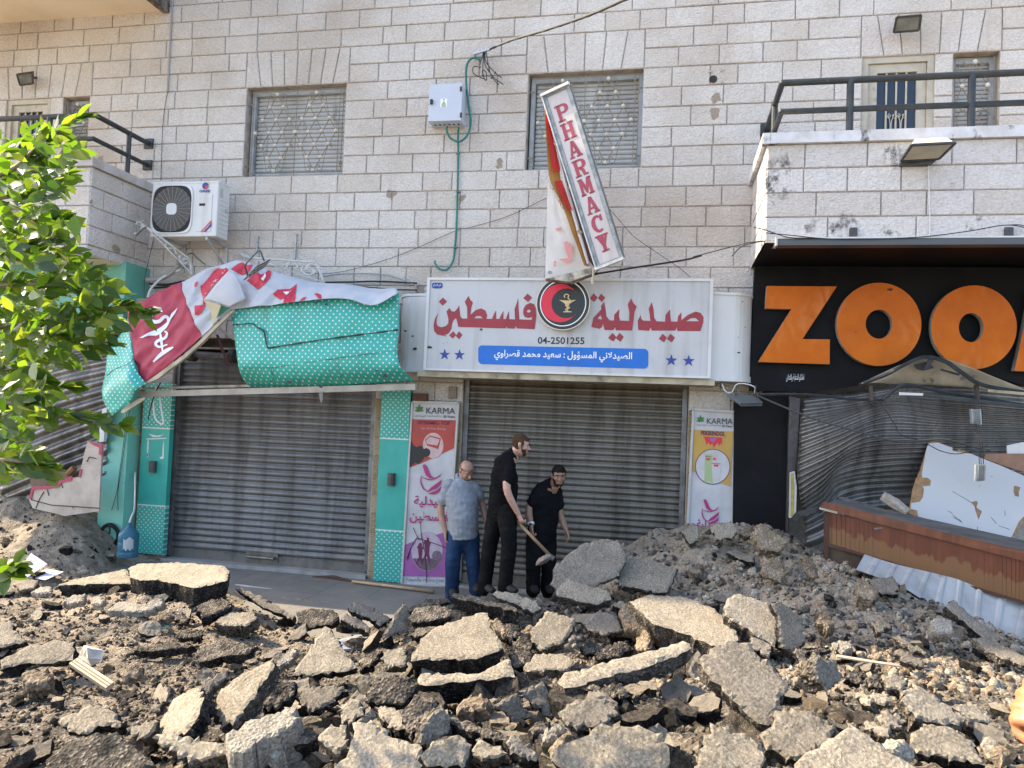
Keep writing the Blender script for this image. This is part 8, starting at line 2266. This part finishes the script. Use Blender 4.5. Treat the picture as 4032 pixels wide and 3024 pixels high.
m=MB();m.prism(a,-n_*.03);m.build('board',mat('pale_plank',(.42,.33,.23),.7,(.34,.26,.18),5,stretch=(3,14,3)),pk)
m=MB()
for s in(.3,.62):m.tube([a[0].lerp(a[1],s)+n_*.002,a[3].lerp(a[2],s)+n_*.002],.004,4)
m.build('groove',mat('plank_line',(.16,.12,.08),.8),pk)
a,n_=onground('7',[(505,945),(540,870),(600,880),(665,900),(660,960),(590,1005),(545,975)],(0,-.8,.7),.05)
c=sum(a,Vector())/len(a);m=MB();ap=c+n_*.06+Vector((0,0,.03))
mid=[p.lerp(c,.45)+n_*(.05 if i%2 else .015) for i,p in enumerate(a)]
m.add(a+mid+[ap],[(i,(i+1)%7,7+(i+1)%7,7+i) for i in range(7)]+[(7+i,7+(i+1)%7,14) for i in range(7)])
o=m.build('crumpled_paper',mat('crumpled_paper_white',(.58,.53,.46),.8,(.45,.38,.3),6));tag(o,'crumpled pale paper bag at the end of the wooden plank','paper')
pkx=thing('pickaxe','pickaxe with a pale wooden handle lying on the pavement by the red poster','pickaxe',V('8',300,520,-.9))
a,n_=onground('8',[(75,478),(600,545)],(0,0,1),.04)
m=MB();m.tube([Vector((p.x,p.y,max(.03,p.z))) for p in a],[.016,.022],10);m.build('handle',mat('pale_handle',(.45,.31,.17),.55,(.37,.24,.13),6),pkx,smooth=True)
a,n_=onground('8',[(-180,440),(-60,455),(80,490),(80,470),(-40,435)],(0,-.2,1),.05)
m=MB();m.prism(a,(0,0,.035));m.build('head',mat('rust_iron',(.10,.05,.03),.8,(.06,.03,.02),12),pkx)
a,n_=onground('8',[(312,466),(345,462),(370,492),(340,494)],(0,-.5,1),.05);m=MB();m.prism(a,(0,.02,-.02));o=m.build('broken_cup',M_BOARD);tag(o,'small white shard of a cup on the pavement','shard')
a,n_=onground('9',[(1005,938),(1300,985),(1645,1030)],(0,-.4,1),.09);m=MB();m.tube(a,[.012,.011,.005],6);o=m.build('thin_stick',mat('pale_stick',(.5,.4,.3),.6));tag(o,'long thin pale stick lying across the right rubble slope','stick')
a,n_=onground('7',[(1515,475),(1560,478),(1755,505),(1775,540)],(0,-.3,1),.06);m=MB();m.prism(a,(0,0,-.02));o=m.build('white_board_scrap',M_BOARD);tag(o,'white board scrap lying at the pavement edge left of centre','board scrap')
a,n_=onground('7',[(1025,745),(1060,732),(1090,742),(1060,756)],(0,-.4,1),.04);m=MB();m.prism(a,(0,0,-.01));o=m.build('mint_fragment',M_AQUA);tag(o,'small mint green plastic fragment on the left rubble','fragment')
a,n_=onground('8',[(-20,835),(120,800),(275,845),(272,885),(120,885),(-20,900)],(0,-.1,1),.03);m=MB();m.prism(a,(0,0,-.02));o=m.build('blue_sheet',mat('dusty_blue_sheet',(.10,.13,.22),.7,(.30,.29,.28),5,lo=.4,hi=.6));tag(o,'dusty blue sheet lying in the hollow left of the pointed slab','sheet')
ps2=thing('broken_plasterboard','L shaped broken white wall board with pink torn edges left of the aqua pillar','board',V('4',420,1640,-.75))
out2=[(565,1210),(600,1215),(660,1228),(655,1300),(645,1480),(638,1660),(420,1690),(210,1640),(185,1580),(205,1500),(300,1498),(370,1490),(385,1460),(460,1445),(505,1440),(530,1350),(548,1270)]
m=MB();m.prism(VV('4',out2,-.8),(0,.03,0));m.build('board',mat('dirty_white_wall',(.46,.40,.34),.8,(.36,.3,.25),4,c3=(.10,.07,.05),scale3=8,lo3=.64,hi3=.7),ps2)
M_PNK=mat('pink_torn_edge',(.42,.05,.10),.8,(.3,.08,.1),12)
for i,pts in enumerate(([(570,1212),(660,1228),(655,1300),(636,1290),(640,1250),(600,1232)],[(185,1580),(205,1500),(300,1498),(370,1490),(388,1440),(400,1455),(465,1430),(460,1462),(400,1475),(375,1505),(300,1515),(215,1520),(200,1585)],[(505,1440),(515,1385),(526,1390),(518,1440)])):
 m=MB();m.prism(VV('4',pts,-.815),(0,.012,0));m.build('torn_edge',M_PNK,ps2)
m=MB()
for pts in([(230,1640),(255,1580),(282,1535)],[(305,1520),(315,1560)],[(200,1585),(330,1620),(640,1640)],[(560,1340),(575,1310),(620,1320)],[(395,1480),(405,1510)]):
 m.tube(VV('4',pts,-.806),.006,4)
m.build('crack',mat('crack_brown',(.06,.04,.03),.9),ps2)
m=MB();m.prism(VV('4',[(190,1450),(262,1300),(300,1320),(455,1442),(375,1490),(205,1505)],-.7),(0,.02,0));o=m.build('brown_board',mat('brown_fibreboard',(.15,.10,.065),.8,(.11,.07,.045),6));tag(o,'brown triangular fibreboard behind the broken plasterboard','board')
m=MB();m.prism(VV('4',[(660,1000),(690,990),(676,1120),(668,1210),(640,1215),(640,1150)],-.5),(0,.05,0));o=m.build('torn_plaster',M_COLW);tag(o,'torn white plaster strip on the left side of the aqua pillar','strip')
m=MB();m.tube(VV('4',[(440,1420),(480,1380)],-.72),.045,8);o=m.build('wood_stub',mat('raw_wood',(.2,.1,.04),.8,(.14,.07,.03),12));tag(o,'short raw wood stub beside the brown triangular board','wood scrap')
